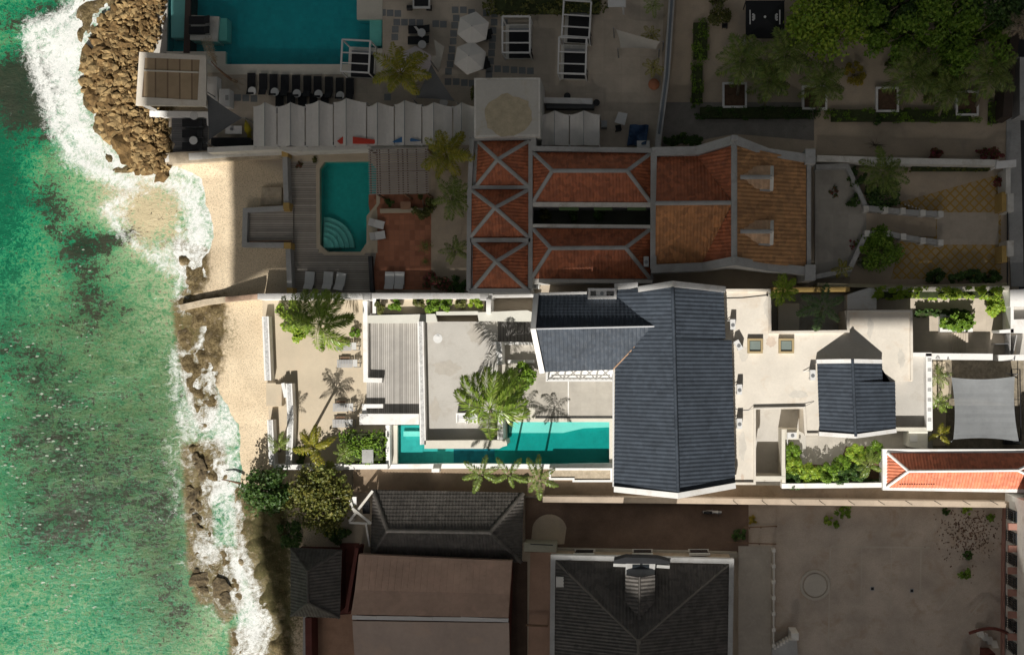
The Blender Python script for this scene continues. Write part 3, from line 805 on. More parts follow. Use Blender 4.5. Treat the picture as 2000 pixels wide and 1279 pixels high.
# ground sheets of the villa lot
slab('garden', [(512, 586), (712, 586), (760, 745), (760, 907), (532, 907), (520, 745)], .03, -.4, SANDG)
slab('patio', [(968, 668), (1240, 668), (1240, 824), (968, 824)], .06, -.3, PATIO)
slab('alley', [(690, 913), (1200, 913), (1200, 945), (2150, 955), (2150, 988), (690, 962)], .25, -.3, plain('alley_earth', (.30, .225, .155), .95, .22, .5, 12, (.2, .14, .09), .4))
slab('pavement', [(1440, 585), (2010, 575), (2010, 955), (1440, 955)], .04, -.3, CONC)
slab('patio', [(1525, 840), (1800, 840), (1800, 880), (1725, 880), (1725, 950), (1525, 950)], .09, -.2, PATIO)

# --- boundary walls
def wall(label, pts, wd, z1, mat=WHITE, cat='wall', name='boundary_wall', extra=None, z0=-.3, group=None):
    m = MB().wall(pts, wd, z1, z0)
    if not extra: return solo(name, m, mat, label, cat, group)
    a = P(*pts[0]); o = thing(name, label, cat, (a.x, a.y, z0), group)
    part('wall', m, mat, o)
    for nm, mb, mt in extra: part(nm, mb, mt, o)
    return o
wall('brown rubble stone wall running from the surf to the white villa wall', [(352, 601), (400, 590), (455, 583), (503, 579)], .5, [.2, .4, .9, 1.4], SANDW, extra=[('capstones', MB().wall([(440, 585), (503, 579)], .42, [.86, 1.46], .8), plain('pink_capstone', (.52, .36, .26), .9, .25, 2, 12))])
cp = MB()
for x in (588, 716, 945): cp.rect(x - 8, 572, x + 8, 586, 2.0, -.2)
wall('long white wall along the north edge of the villa garden', [(503, 579), (700, 578), (962, 578)], .5, 1.8, extra=[('pillar', cp, WHITE)])
wall('white wall of the villa kitchen yard next to the neighbour', [(962, 578), (1046, 577)], .22, 1.8, extra=[('pier', MB().wall([(954, 584), (954, 612)], .4, 2.1, 0), WHITE)])
MOSAIC = plain('white_pebble_mosaic', (.58, .58, .57), .8, .35, 5, 6, (.36, .37, .38), .3)
def mosaic_wall(label, pts, wd, z1, z0=-.3):
    return wall(label, pts, wd, z1, WHITE, 'garden wall', 'pebble_wall', [('pebble_strip', MB().wall(pts, wd * .55, z1 + .015, z1 - .05), MOSAIC)], z0, 'white walls with a pebble strip on top')
mosaic_wall('white pebble-topped wall between the beach and the sandy garden', [(518, 618), (523, 743)], .58, .95, -.6)
mosaic_wall('white pebble-topped wall beside the beach steps', [(564, 749), (567, 812), (566, 862), (563, 906)], .55, .95)
mosaic_wall('short white pebble-topped wall behind the small yellow palm', [(527, 820), (529, 862), (531, 908)], .5, .95, -.6)
m = MB(); m.rect(520, 748, 539, 793, .32, -.5)
for k in range(5): m.rect(539 + k * 2.2, 750, 541.2 + k * 2.2, 793, .32 + .1 * k, -.4)
st = thing('garden_steps', 'sandy beige beach steps between the two pebble-topped walls', 'steps', P(530, 770, -.5))
part('steps', m, SANDG, st); part('side_wall', MB().wall([(552, 748), (558, 776)], .3, .9, -.3), WHITE, st)
wall('low white wall along the south edge of the sandy garden', [(534, 912), (640, 912), (757, 911)], .42, 1.25, extra=[('pilaster', MB().rect(600, 906, 612, 918, 1.35, 0).rect(655, 906, 668, 918, 1.35, 0), WHITE)])
wall('white parapet wall running along the narrow villa pool', [(757, 911), (900, 910), (1072, 911), (1197, 909)], .42, .3, extra=[('buttress', MB().rect(843, 915, 858, 922, .9, 0), WHITE)])
o = thing('raised_planter', 'white masonry planter with dry soil below the big slate roof', 'planter', P(1130, 925, 0))
part('shell', MB().ring([(1072, 914), (1196, 914), (1196, 941), (1118, 941), (1118, 937), (1072, 937)], [(1076, 918), (1192, 918), (1192, 937), (1122, 937), (1122, 933), (1076, 933)], .7, -.1), WHITE, o)
part('soil', MB().prism([(1076, 918), (1192, 918), (1192, 937), (1076, 933)], .6, 0), SANDW, o)

# --- sandy garden furniture
def lounger():
    b = P(681, 677, 0.03)
    o = thing('sun_lounger', 'grey slatted sun lounger in the sand, nearer the villa wall planting', 'sun lounger', b, 'grey loungers in the sandy garden')
    m = MB()
    L = lambda x, y, z: (b.x + x, b.y + y, b.z + z)
    for k in range(10): m.box(L(-.95 + k * .135, 0, .34), (.105, .66, .03))
    m.box(L(-.35, .33, .30), (1.35, .04, .06)); m.box(L(-.35, -.33, .30), (1.35, .04, .06))
    part('seat', m, plain('grey_painted_slats', (.42, .42, .42), .7, .08), o)
    m = MB()
    for k in range(4): m.box(L(.42 + k * .12, .05, .40 + k * .07), (.11, .62, .03), 0, 0, -.5)
    part('backrest', m, METALW, o)
    m = MB(); m.bar(L(.45, .3, .32), L(1.0, .3, .32), .05); m.bar(L(.45, -.3, .32), L(1.0, -.3, .32), .05); m.bar(L(1.0, -.32, .32), L(1.0, .32, .32), .05)
    part('frame', m, METALG, o)
    for x in (-.9, .95):
        for y in (-.29, .29):
            part('leg', MB().bar(L(x, y, 0), L(x, y, .32), .05), METALG, o)
    m = MB().box(L(-.35, .48, .22), (.8, .2, .04)); m.bar(L(-.35, .48, 0), L(-.35, .48, .2), .04)
    part('side_shelf', m, WOODB, o)
    return o
lg = lounger()
for x, y, lab in ((683, 710, 'grey slatted sun lounger in the sand, second one below the planting'), (675, 795, 'grey slatted sun lounger in the palm shadow beside the white slab'), (674, 826, 'grey slatted sun lounger in the palm shadow, last before the dark hedge')):
    dup(lg, P(x, y, .03), 0, lab)

# --- deck and roof terrace above the pool
slab('deck', [(716, 612), (822, 612), (822, 812), (716, 812)], .55, -.3, DECK)
wall('white L-shaped wall along the west edge of the grey timber deck', [(713, 588), (714, 742), (746, 743)], .4, 1.15, extra=[('pier', MB().wall([(731, 582), (731, 612)], .3, 1.5, 0), WHITE)])
wall('small white corner wall at the deck steps', [(748, 793), (711, 793), (711, 812)], .35, 1.0)
o = solo('garden_steps', MB().rect(710, 745, 748, 790, .28, -.2).rect(728, 745, 748, 790, .42, .2), SANDG, 'two broad sandy steps from the garden up to the timber deck', 'steps')
o = thing('lintel', 'pale concrete coping wall across the north end of the timber deck', 'beam', P(785, 622, .5))
part('beam', MB().prism([(718, 616), (850, 613), (854, 628), (816, 631), (718, 631)], 1.45, 1.1), SAGE, o)
part('base_wall', MB().prism([(721, 618), (849, 616), (849, 627), (721, 630)], 1.1, .0), SAGE, o)
solo('white_slab', MB().rect(702, 808, 818, 829, 1.25, -.2), WHITE, 'broad white wall slab closing the south end of the deck', 'wall')
wall('white wall beside the spa pool below the dark hedge', [(757, 830), (758, 909)], .35, 1.0, extra=[('ledge', MB().rect(762, 830, 776, 906, .25, -.2), CREAM)])
TZ = 1.25
tr = thing('terrace_block', 'grey roof terrace block with white pebble-topped parapet over the pool', 'terrace', P(895, 740, 0))
part('floor', MB().prism([(824, 628), (972, 628), (972, 862), (824, 862)], TZ, -.2), CONC, tr)
part('parapet', MB().wall([(821, 628), (826, 868)], .5, TZ + .8, -.2), WHITE, tr)
part('pebble_strip', MB().wall([(821, 628), (826, 868)], .27, TZ + .815, TZ + .7), MOSAIC, tr)
part('south_parapet', MB().prism([(829, 860), (990, 859), (990, 868), (975, 876), (829, 876)], TZ + .8, -.2), CREAM, tr, 'cream south parapet of the terrace')
for q in ([(974, 668), (976, 712)], [(976, 795), (977, 858)]):
    part('east_parapet', MB().wall(q, .5, TZ + .75, 0), WHITE, tr)
    part('pebble_strip', MB().wall(q, .27, TZ + .765, TZ + .7), MOSAIC, tr)
part('north_coping', MB().wall([(852, 612), (940, 611)], .3, TZ + .15, 0), SAGE, tr)
part('beam', MB().prism([(932, 610), (1030, 606), (1046, 612), (1040, 628), (935, 627)], TZ + .55, TZ - .9), SAGE, tr, 'pale beam over the head of the stairs')
part('drain', MB().disc(P(855, 661, TZ), .4, .02, 24).disc(P(855, 658, TZ + .02), .13, .05, 12), METALW, tr, 'round white drain cover')
m = MB()
for k in range(12): m.rect(960 + k * 6.6, 628, 966.8 + k * 6.6, 668, TZ - .03 - k * .1, -.1)
o = thing('outdoor_stairs', 'grey outdoor stairs dropping from the roof terrace to the villa patio', 'stairs', P(1000, 650, 0))
part('steps', m, lined('stair_treads', (.22, .21, .20), (.07, .065, .06), .29, 0, .7, .1, .22), o)
part('cheek_wall', MB().wall([(960, 670), (1042, 671)], .25, [TZ + .2, .7], 0), WHITE, o)
solo('white_bench', MB().rect(990, 703, 1043, 709, .5, 0), WHITE, 'thin white bench wall in the sunken court beside the stairs', 'bench')
def tub_chair(px, py, z, lab):
    b = P(px, py, z); o = thing('lounge_chair', lab, 'armchair', b, 'white lounge chairs on the roof terrace')
    L = lambda x, y, zz: (b.x + x, b.y + y, b.z + zz)
    part('seat', MB().box(L(0, .0, .3), (.62, .72, .16)), METALW, o)
    part('backrest', MB().box(L(0, .36, .5), (.84, .14, .6)), WHITE, o)
    for s in (-1, 1): part('armrest', MB().box(L(s * .38, -.03, .32), (.12, .82, .62)), WHITE, o)
    part('plinth', MB().box(L(0, 0, .1), (.8, .8, .2)), WHITE, o)
    part('cushion', MB().box(L(0, .12, .42), (.56, .4, .1)), plain('grey_cushion', (.5, .5, .52), .8, .06), o)
    return o
tub_chair(903, 815, TZ, 'white cube armchair on the terrace, the one nearer the sea')
tub_chair(925, 816, TZ, 'white cube armchair on the terrace, the one nearer the palm')
# planting strip north of the terrace
slab('flower_bed', [(734, 585), (946, 584), (946, 612), (734, 612)], .85, -.2, SANDG)
for i, (x, y, r, lab) in enumerate([(738, 600, .55, 'small dense shrub beside the white pier in the villa strip'), (775, 596, .6, 'first round shrub of the sandy strip, above the concrete beam'), (818, 592, .5, 'loose dry shrub in the strip above the end of the beam'), (846, 596, .75, 'largest bushy shrub in the sandy strip'),
                                    (875, 594, .6, 'leafy shrub right of the largest one in the strip'), (901, 592, .5, 'small upright shrub near the end of the sandy strip'), (931, 592, .6, 'bright shrub by the white pier at the end of the strip')]):
    bush(x, y, r, 1.0, lab, [OLIVE, GREENS, OLIVE, GREENS, GREENS, OLIVE, LIME][i], 380, .3, z0=.85, group='shrubs in the sandy strip', clumps=9)

# --- the villa pools
co = MB().rect(980, 815, 1045, 824, .10, -.3).rect(1045, 817, 1197, 824, .09, -.3).rect(1190, 824, 1197, 906, .08, -.3)
led = MB().prism([(994, 824), (1192, 824), (1192, 834), (1140, 836), (1100, 845), (994, 845)], -.24, -.7)
ex = [('ledge', led, TEALL), ('spa_bench', MB().rect(788, 842, 826, 852, -.25, -.7), TEALL), ('spa_floor', MB().rect(777, 830, 826, 905, -.5, -.7).rect(826, 868, 886, 905, -.55, -.7), SPAT),
      ('deep_floor', MB().rect(886, 868, 966, 905, -.59, -.7), TEALD), ('drain', MB().rect(1046, 813, 1196, 816, .11, -.1), plain('black_pebble_drain', (.05, .05, .05), .9, .5, 8, 20))]
pool('swimming_pool', 'long turquoise villa pool running under the roof terrace', [(776, 829), (992, 829), (992, 824), (1195, 824), (1195, 905), (776, 905)], .62, -.1, VTEAL, (co, CREAM), -.12, ex)
slab('pool_surround', [(980, 795), (1045, 795), (1045, 815), (990, 824), (990, 870), (968, 876), (968, 795)], .12, -.3, CREAM)
solo('patio_joint', MB().rect(1109, 742, 1111, 812, .072, .03), WHITE, 'thin white joint strip dividing the beige pool patio', 'joint strip')

# --- main house: slate blue roofs
EZ, RZ = 5.6, 8.4
house = thing('villa_house', 'white villa with a T-shaped slate blue tiled roof beside the pool', 'house', P(1310, 760, 0))
# body
part('wall', MB().prism([(1212, 572), (1410, 572), (1428, 942), (1208, 942)], EZ - .3, -.2).prism([(1058, 586), (1215, 582), (1215, 716), (1075, 718)], EZ - .4, -.2), WHITE, house)
m = MB()
RN, RS = (1314, 561, RZ), (1324, 964, RZ)
tiles(m, PT((1205, 566, EZ), RN, RS, (1199, 949, EZ)), (-1, 0), .33, .3, .036, .018)
RM = P(1317, 662, RZ); RN3, RS3 = P(*RN), P(*RS)
def eave(px, py, top, bot): return P(px, py, bot)
tiles(m, [RN3, P(1413, 568, EZ), P(1417, 662, EZ), RM], (1, 0), .33, .3, .036, .018)
tiles(m, [RM, P(1429, 664, EZ - .25), P(1436, 946, EZ - .25), RS3], (1, 0), .33, .3, .036, .018)
part('main_roof', m, NAVY, house)
part('ridge_cap', MB().cap(P(1313.5, 553, RZ + .12), P(1324.5, 967, RZ + .12), .30, .13), NAVY, house)
part('north_parapet', MB().wall([(1200, 560), (1246, 557)], .5, [EZ + .35, EZ + 1.1], EZ - .5).wall([(1246, 565), (1314, 554), (1417, 565)], .46, [EZ + 1.35, RZ + .3, EZ + .4], EZ - .6), WHITE, house)
part('south_parapet', MB().wall([(1199, 955), (1324, 968), (1437, 948)], .46, [EZ + .3, RZ + .28, EZ + .1], EZ - .6), WHITE, house)
part('gutter', MB().bar(P(1198, 726, EZ - .05), P(1198, 950, EZ - .05), .14), METALW, house)
WR = 7.43
m = MB()
tiles(m, PT((1048, 577, EZ), (1205, 573, EZ), (1280, 637, WR), (1042, 643, WR)), (0, 1), .33, .3, .036, .018)
tiles(m, PT((1042, 643, WR), (1280, 637, WR), (1197, 722, EZ), (1061, 726, EZ)), (0, -1), .33, .3, .036, .018)
part('wing_roof', m, NAVY, house)
part('ridge_cap', MB().cap(P(1041, 642, WR + .1), P(1278, 637, WR + .08), .16, .1), plain('pale_ridge_metal', (.42, .43, .45), .5, .1), house, 'pale ridge cap of the wing roof')
part('west_parapet', MB().wall([(1047, 573), (1041, 642), (1059, 729)], .42, [EZ + .3, WR + .3, EZ + .3], EZ - .8), WHITE, house)
part('north_edge', MB().wall([(1050, 574), (1146, 572)], .2, EZ + .2, EZ - .4), WHITE, house)
part('valley_flashing', MB().bar(P(1277, 639, WR - .02), P(1198, 721, EZ + .1), .1, .06), plain('rusty_flashing', (.35, .22, .14), .7, .2), house)
bz = 3.2
bm_ = MB().rect(1066, 722, 1197, 745, bz, bz - .25)
bal = part('balcony', bm_, WHITE, house)
m = MB(); m.bar(P(1068, 743, bz + 1), P(1196, 743, bz + 1), .16, .1).bar(P(1068, 726, bz + 1), P(1068, 743, bz + 1), .16, .1).bar(P(1068, 742, bz + .12), P(1196, 742, bz + .12), .08)
for k in range(5): m.bar(P(1069 + k * 31.6, 743, bz), P(1069 + k * 31.6, 743, bz + 1), .12)
for k in range(4):
    x0 = 1071 + k * 31.6; x1 = x0 + 28
    m.bar(P(x0, 743, bz + .1), P(x1, 743, bz + .95), .06); m.bar(P(x0, 743, bz + .95), P(x1, 743, bz + .1), .06)
part('railing', m, METALW, bal)
part('canopy_strut', MB().bar(P(1075, 741, bz + .3), P(1190, 741, bz + .3), .06), METALW, bal)
part('chimney_box', MB().frame(1148, 563, 1204, 583, 5, EZ + .9, EZ - .6).rect(1151, 566, 1201, 581, EZ + .1, EZ - .6), WHITE, house)
for i in range(3):
    part('door', MB().prism([(1090 + i * 36, 717.5), (1112 + i * 36, 717.5), (1112 + i * 36, 719.5), (1090 + i * 36, 719.5)], 2.3, .1), GLASSD, house)

# --- flat cream roof east of the house
FZ = 4.2
annex = thing('flat_roof_annex', 'cream flat-roofed annex wrapping a sunken light well east of the villa', 'building', P(1520, 700, 0))
body = [[(1408, 566), (1505, 566), (1505, 650), (1408, 650)], [(1408, 650), (1782, 650), (1782, 606), (1655, 606), (1655, 650), (1782, 745), (1597, 797), (1408, 797)], [(1408, 797), (1473, 797), (1473, 946), (1408, 946)], [(1573, 797), (1600, 797), (1600, 848), (1573, 848)], [(1655, 606), (1782, 606), (1782, 745), (1655, 745)], [(1597, 745), (1745, 745), (1745, 842), (1597, 842)]]
m = MB()
for pts in (body[0], [(1408, 650), (1655, 650), (1655, 797), (1408, 797)], body[2], body[3], body[4], [(1655, 745), (1745, 745), (1745, 797), (1655, 797)], [(1600, 797), (1745, 797), (1745, 843), (1600, 843)]):
    m.prism(pts, FZ, 0)
part('roof', m, ROOFW, annex)
par = MB()
part('parapet', MB().wall([(1412, 567), (1503, 567), (1504, 649), (1657, 647), (1657, 608), (1780, 608), (1781, 743)], .22, FZ + .22, FZ - .3), ROOFW, annex)
par.wall([(1412, 944), (1474, 944), (1474, 797), (1571, 796), (1574, 848), (1598, 848)], .2, FZ + .18, FZ - .2)
part('parapet', par, ROOFW, annex)
slab('light_well_floor', [(1470, 795), (1574, 795), (1574, 940), (1470, 940)], .3, -.2, CONC)
part('well_wall', MB().wall([(1530, 838), (1530, 930)], .3, 2.6, 0).wall([(1474, 933), (1534, 933)], .3, 2.6, 0).rect(1528, 838, 1560, 858, 2.3, 0), CREAM, annex, 'cream wall of the sunken light well')
for i, x in enumerate((1475, 1536)):
    q = P(x, 675, FZ)
    o = thing('skylight', ['square gold-framed skylight on the flat roof, nearer the villa', 'square gold-framed skylight on the flat roof, nearer the small gable'][i], 'skylight', q, 'skylights on the cream flat roof')
    part('frame', MB().frame(x - 15, 661, x + 15, 690, 4, FZ + .32, FZ - .05), BRASS, o)
    part('pane', MB().rect(x - 10, 666, x + 10, 685, FZ + .2, FZ), GLASSG, o)
def ac_unit(px, py, z, lab, rz=0.0, w=.42, l=.85, h=.62):
    q = P(px, py, z); o = thing('air_conditioner', lab, 'air conditioner', q, 'white rooftop air conditioners')
    M_ = Matrix.Rotation(rz, 3, 'Z'); L = lambda x, y, zz: Vector(q) + M_ @ Vector((x, y, zz))
    m = MB().box(L(0, 0, h / 2 + .1), (w, l, h), rz)
    part('casing', m, METALW, o)
    part('fan_grille', MB().disc(L(0, -.05, h + .1), .16, .012, 18), METALG, o)
    for y in (-.32, .32): part('bracket', MB().box(L(0, y, .05), (w * 1.15, .06, .1), rz), METALG, o)
    part('pipe', MB().tube([L(-w / 2, .3, .3), L(-w / 2 - .25, .35, .12), L(-w / 2 - .5, .3, .05)], .03, 6), METALW, o)
    return o
for x, y, rz, lab in [(1430, 634, 0, 'white rooftop air conditioner at the north end beside the slate eave'), (1441, 674, .5, 'white rooftop air conditioner standing askew near the first skylight'), (1443, 760, 0, 'white rooftop air conditioner halfway down the slate eave'),
                      (1443, 826, 0, 'white rooftop air conditioner beside the light well, farthest south along the slate eave'), (1585, 732, 0, 'white rooftop air conditioner at the corner of the small slate gable')]:
    ac_unit(x, y, FZ, lab, rz)
ac_unit(1175, 574, EZ + .1, 'white air conditioner in the boxed niche of the villa roof', math.pi / 2)
ac_unit(1545, 849, 2.3, 'white air conditioner on the light well wall above the tropical bed', math.pi / 2, .5, .8, .5)
m = MB()
m.tube(PT((1412, 583, FZ + .05), (1450, 582, FZ + .05), (1497, 577, FZ + .05)), .025, 5); m.disc(P(1499, 576, FZ), .12, .16, 10)
solo('roof_cable', m, METALB, 'thin black cable with junction box across the north end of the flat roof', 'cable')
solo('roof_cable', MB().tube(PT((1434, 798, FZ + .03), (1446, 802, FZ + .03), (1462, 801, FZ + .03), (1472, 797, FZ + .25), (1570, 794, FZ + .22), (1590, 784, FZ + .03)), .02, 5), METALG, 'thin grey cable curling round the edge of the light well', 'cable')
# small gable
ga, gr = FZ + .35, FZ + 2.05
g2 = thing('gable_room', 'small slate blue gable rising from the cream flat roof', 'house', P(1668, 775, FZ))
m = MB()
tiles(m, PT((1596, 706, ga), (1665, 706, gr), (1671, 848, gr), (1601, 848, ga)), (-1, 0), .33, .3, .036, .018)
tiles(m, PT((1665, 706, gr), (1722, 706, ga + .1), (1723, 746, ga + .08), (1669, 746, gr)), (1, 0), .33, .3, .036, .018)
tiles(m, PT((1667, 746, gr), (1748, 746, ga - .3), (1749, 842, ga - .3), (1671, 848, gr)), (1, 0), .33, .3, .036, .018)
part('roof', m, NAVY, g2)
part('ridge_cap', MB().cap(P(1665, 701, gr + .1), P(1671.5, 852, gr + .1), .27, .12), NAVY, g2)
part('north_parapet', MB().wall([(1595, 706), (1665, 705), (1723, 706)], .34, [ga + .15, gr + .15, ga + .15], FZ - .1), WHITE, g2)
part('south_parapet', MB().wall([(1600, 847), (1671, 852), (1751, 841)], .34, [ga + .15, gr + .15, ga - .2], 1.0), WHITE, g2)
part('wall', MB().prism([(1603, 712), (1718, 712), (1740, 748), (1740, 840), (1606, 842)], ga - .35, 1.0), WHITE, g2)
# east terrace
EZ2 = 2.4
et = thing('east_terrace', 'beige terrace with a white ornate parapet east of the small gable', 'terrace', P(1780, 770, 0))
part('floor', MB().prism([(1742, 690), (1812, 690), (1812, 838), (1742, 838)], EZ2, 0), CONC, et)
part('east_parapet', MB().wall([(1814, 690), (1816, 840)], .5, EZ2 + .9, 0), WHITE, et)
m = MB()
for k in range(7): m.rect(1812, 700 + k * 19.5, 1819, 706 + k * 19.5, EZ2 + .93, EZ2 + .8)
part('ornament', m, GREYW, et)
part('south_parapet', MB().wall([(1746, 838), (1820, 838)], .3, EZ2 + .8, 0), CREAM, et)
part('north_parapet', MB().wall([(1780, 692), (1820, 692)], .3, EZ2 + .9, 0), WHITE, et)
o = thing('side_porch', 'grey-green side porch box with a white meter panel under the terrace', 'porch', P(1792, 858, 0))
part('wall', MB().prism([(1775, 842), (1812, 842), (1812, 879), (1775, 872)], 2.0, 0), SAGE, o); part('panel', MB().rect(1778, 848, 1792, 862, 2.06, 1.9), METALW, o)

# --- courtyard north of the annex
slab('courtyard', [(1505, 575), (1655, 575), (1655, 650), (1505, 650)], .06, -.2, GREYW)
wall('ochre-topped wall along the north side of the shady courtyard', [(1506, 566), (1660, 565)], .4, 1.9, OCHRE)
solo('courtyard_block', MB().rect(1520, 592, 1561, 648, .8, 0), SAGE, 'pale rendered plinth in the shady courtyard behind the palms', 'plinth')
solo('courtyard_block', MB().prism([(1655, 575), (1697, 562), (1712, 563), (1712, 604), (1655, 604)], 1.7, 0), WHITE, 'white sloping stair wall at the east end of the shady courtyard', 'wall')
palm((1528, 590, 0), (1530, 566, 4.7), 17, 1.45, 'spiky bright yellow-green palm at the corner of the flat roof', LIME, (.1, -.05), 3, .7, .1, nl=12, lw=.16, ll=.8, els=(.1, 1.2))
palm((1602, 618, 0), (1608, 598, 5.2), 6, 2.3, 'star-shaped blue-green palm with six broad fronds in the courtyard', leafy('blue_green_fronds', [(.09, .17, .06), (.14, .23, .08), (.06, .12, .05)], .35, .25), (.05, .05), 8, .8, .11, nl=20, lw=.13, ll=.75, els=(.15, .5), az0=.5)

# --- east front yard and parking
slab('front_yard', [(1712, 575), (1985, 570), (1985, 700), (1712, 700)], .08, -.2, PAVEL)
wall('white wall under the flowering vine of the front yard', [(1712, 565), (1850, 565), (1972, 563)], .4, 1.9, plain('vine_wall_plaster', (.66, .62, .53), .85, .08))
hedge(1712, 560, 1962, 582, 2.3, 'long yellow-green vine hedge spilling over the front yard wall', LIME, 2600, .32, clumps=90)
hedge(1784, 604, 1898, 618, .7, 'low dark clipped hedge behind the white planter box', DGREENS, 800, .24, clumps=40, z0=.08)
o = thing('planter_box', 'square white planter box overflowing with green shrubs', 'planter', P(1868, 630, .08))
part('box', MB().frame(1836, 614, 1900, 648, 5, .7, .05), WHITE, o); part('soil', MB().rect(1840, 618, 1896, 644, .55, .05), SOIL, o)
bush(1870, 629, 1.35, 1.2, 'mounded leafy shrub filling the white planter box', GREENS, 1300, .32, z0=.5, ry=.75, clumps=34)
bush(1948, 594, .95, 1.6, 'round bright croton bush by the gatehouse', LIME, 800, .34, clumps=16)
m = MB()
for k in range(8): m.rect(1854 + k * 4.6, 650, 1858.8 + k * 4.6, 692, .12 + .11 * k, .0)
solo('garden_steps', m, PAVEL, 'pale steps rising beside the long white front yard wall', 'steps')
wall('long white wall between the front yard and the parking bay', [(1818, 696), (1939, 697)], .55, 1.7)
wall('short white gate wall with lamp by the street', [(1950, 699), (2003, 698)], .5, 1.7, extra=[('gate_leaf', MB().wall([(1944, 672), (1972, 671)], .06, 1.2, .1), METALG)])
o = thing('gatehouse', 'white gatehouse with a recessed roof at the street edge', 'gatehouse', P(1985, 605, 0))
part('wall', MB().prism([(1973, 566), (2050, 562), (2050, 598), (1973, 599)], 2.2, 0).prism([(1974, 599), (1980, 599), (1980, 650), (1974, 650)], 2.2, 0).prism([(1980, 624), (2050, 622), (2050, 650), (1952, 650), (1952, 645), (1980, 642)], 2.2, 0), WHITE, o)
part('roof', MB().prism([(1978, 600), (2050, 598), (2050, 622), (1978, 626)], 1.5, 1.3), CONC, o)
part('gate', MB().wall([(1973, 652), (1973, 692)], .08, 1.4, .05).wall([(1979, 692), (1986, 654)], .08, 1.4, .05), WOODG, o)
slab('parking_bay', [(1822, 700), (2000, 700), (2000, 880), (1822, 880)], .10, -.2, STONEP)
slab('path', [(1846, 706), (1853, 760), (1848, 800), (1846, 870), (1822, 870), (1822, 706)], .13, -.2, SANDG)
# shade sail
def sail(name, label, corners, sag, mat, n=14, cat='shade sail', poles=None, group=None):
    """Stretched cloth with hollow edges; corners are (px, py, z)."""
    p = [P(*c) for c in corners]; m = MB()
    cen = sum(p, Vector()) / len(p)
    q = p if len(p) == 4 else [p[0], p[1], p[2], p[2]]
    vs = []
    for j in range(n + 1):
        for i in range(n + 1):
            u, v = i / n, j / n
            w = q[0].lerp(q[1], u).lerp(q[3].lerp(q[2], u), v)
            k = (4 * u * (1 - u)) * abs(2 * v - 1) ** 2 + (4 * v * (1 - v)) * abs(2 * u - 1) ** 2
            w = w.lerp(Vector((cen.x, cen.y, w.z)), min(.5, sag * k))
            w.z -= .35 * 16 * u * (1 - u) * v * (1 - v) * .5
            vs.append(w)
    fs = [(j * (n + 1) + i, j * (n + 1) + i + 1, (j + 1) * (n + 1) + i + 1, (j + 1) * (n + 1) + i) for j in range(n) for i in range(n)]
    a = vs[1] - vs[0]; b = vs[n + 1] - vs[0]
    if a.cross(b).z < 0: fs = [f[::-1] for f in fs]
    N = len(vs)
    m.add(vs, fs); m.add([v - Vector((0, 0, .012)) for v in vs], [f[::-1] for f in fs])
    o = thing(name, label, cat, (cen.x, cen.y, 0), group)
    part('cloth', m, mat, o, smooth=True)
    for c in p:
        d = (c - cen); d.z = 0; e = c + d.normalized() * .25
        part('pole', MB().tube([(e.x, e.y, 0), (e.x, e.y, c.z + .1)], .05, 8).bar(c, (e.x, e.y, c.z + .05), .02), METALG, o)
    return o
sail('shade_sail', 'large square grey shade sail stretched over the parking bay', [(1858, 737, 2.9), (1982, 735, 2.9), (1990, 862, 2.5), (1862, 858, 2.9)], .075, SAILG)
for i, (b, t, lab) in enumerate([((1832, 742, 0), (1832, 734, 2.2), 'small leaning palm at the north corner of the parking bay'), ((1832, 800, 0), (1834, 786, 2.2), 'small windswept palm halfway along the ornate parapet'), ((1836, 858, 0), (1836, 848, 2.3), 'small bright palm at the south corner of the parking bay')]):
    palm(b, t, 9, 1.35, lab, [PALMD, PALMG, PALMY][i], (.35, -.2), 20 + i, 1.1, .07, 'small palms beside the parking bay', nl=16, lw=.11, ll=.75)
o = thing('sliding_gate', 'black barred sliding gate closing the parking bay at the street', 'gate', P(1985, 790, .1))
gm = MB()
for k in range(24): gm.bar(P(1976 + k * .35, 722 + k * 5.9, .15), P(1976 + k * .35, 722 + k * 5.9, 1.9), .035)
part('bar', gm, METALB, o)['kind'] = 'stuff'
part('frame', MB().bar(P(1976, 721, 1.9), P(1985, 860, 1.9), .08).bar(P(1976, 721, .2), P(1985, 860, .2), .08).bar(P(1992, 721, 1.6), P(1994, 860, 1.6), .08).bar(P(1976, 721, 1.9), P(1993, 721, 1.6), .06).bar(P(1980, 780, 1.9), P(1993, 780, 1.6), .06), METALB, o)
o = thing('motor_housing', 'black low gate motor and bench under the corner of the grey sail', 'gate motor', P(1978, 862, .1))
part('body', MB().rect(1962, 856, 1992, 868, .5, .1), METALB, o); part('lid', MB().rect(1968, 853, 1986, 859, .6, .4), METALG, o)

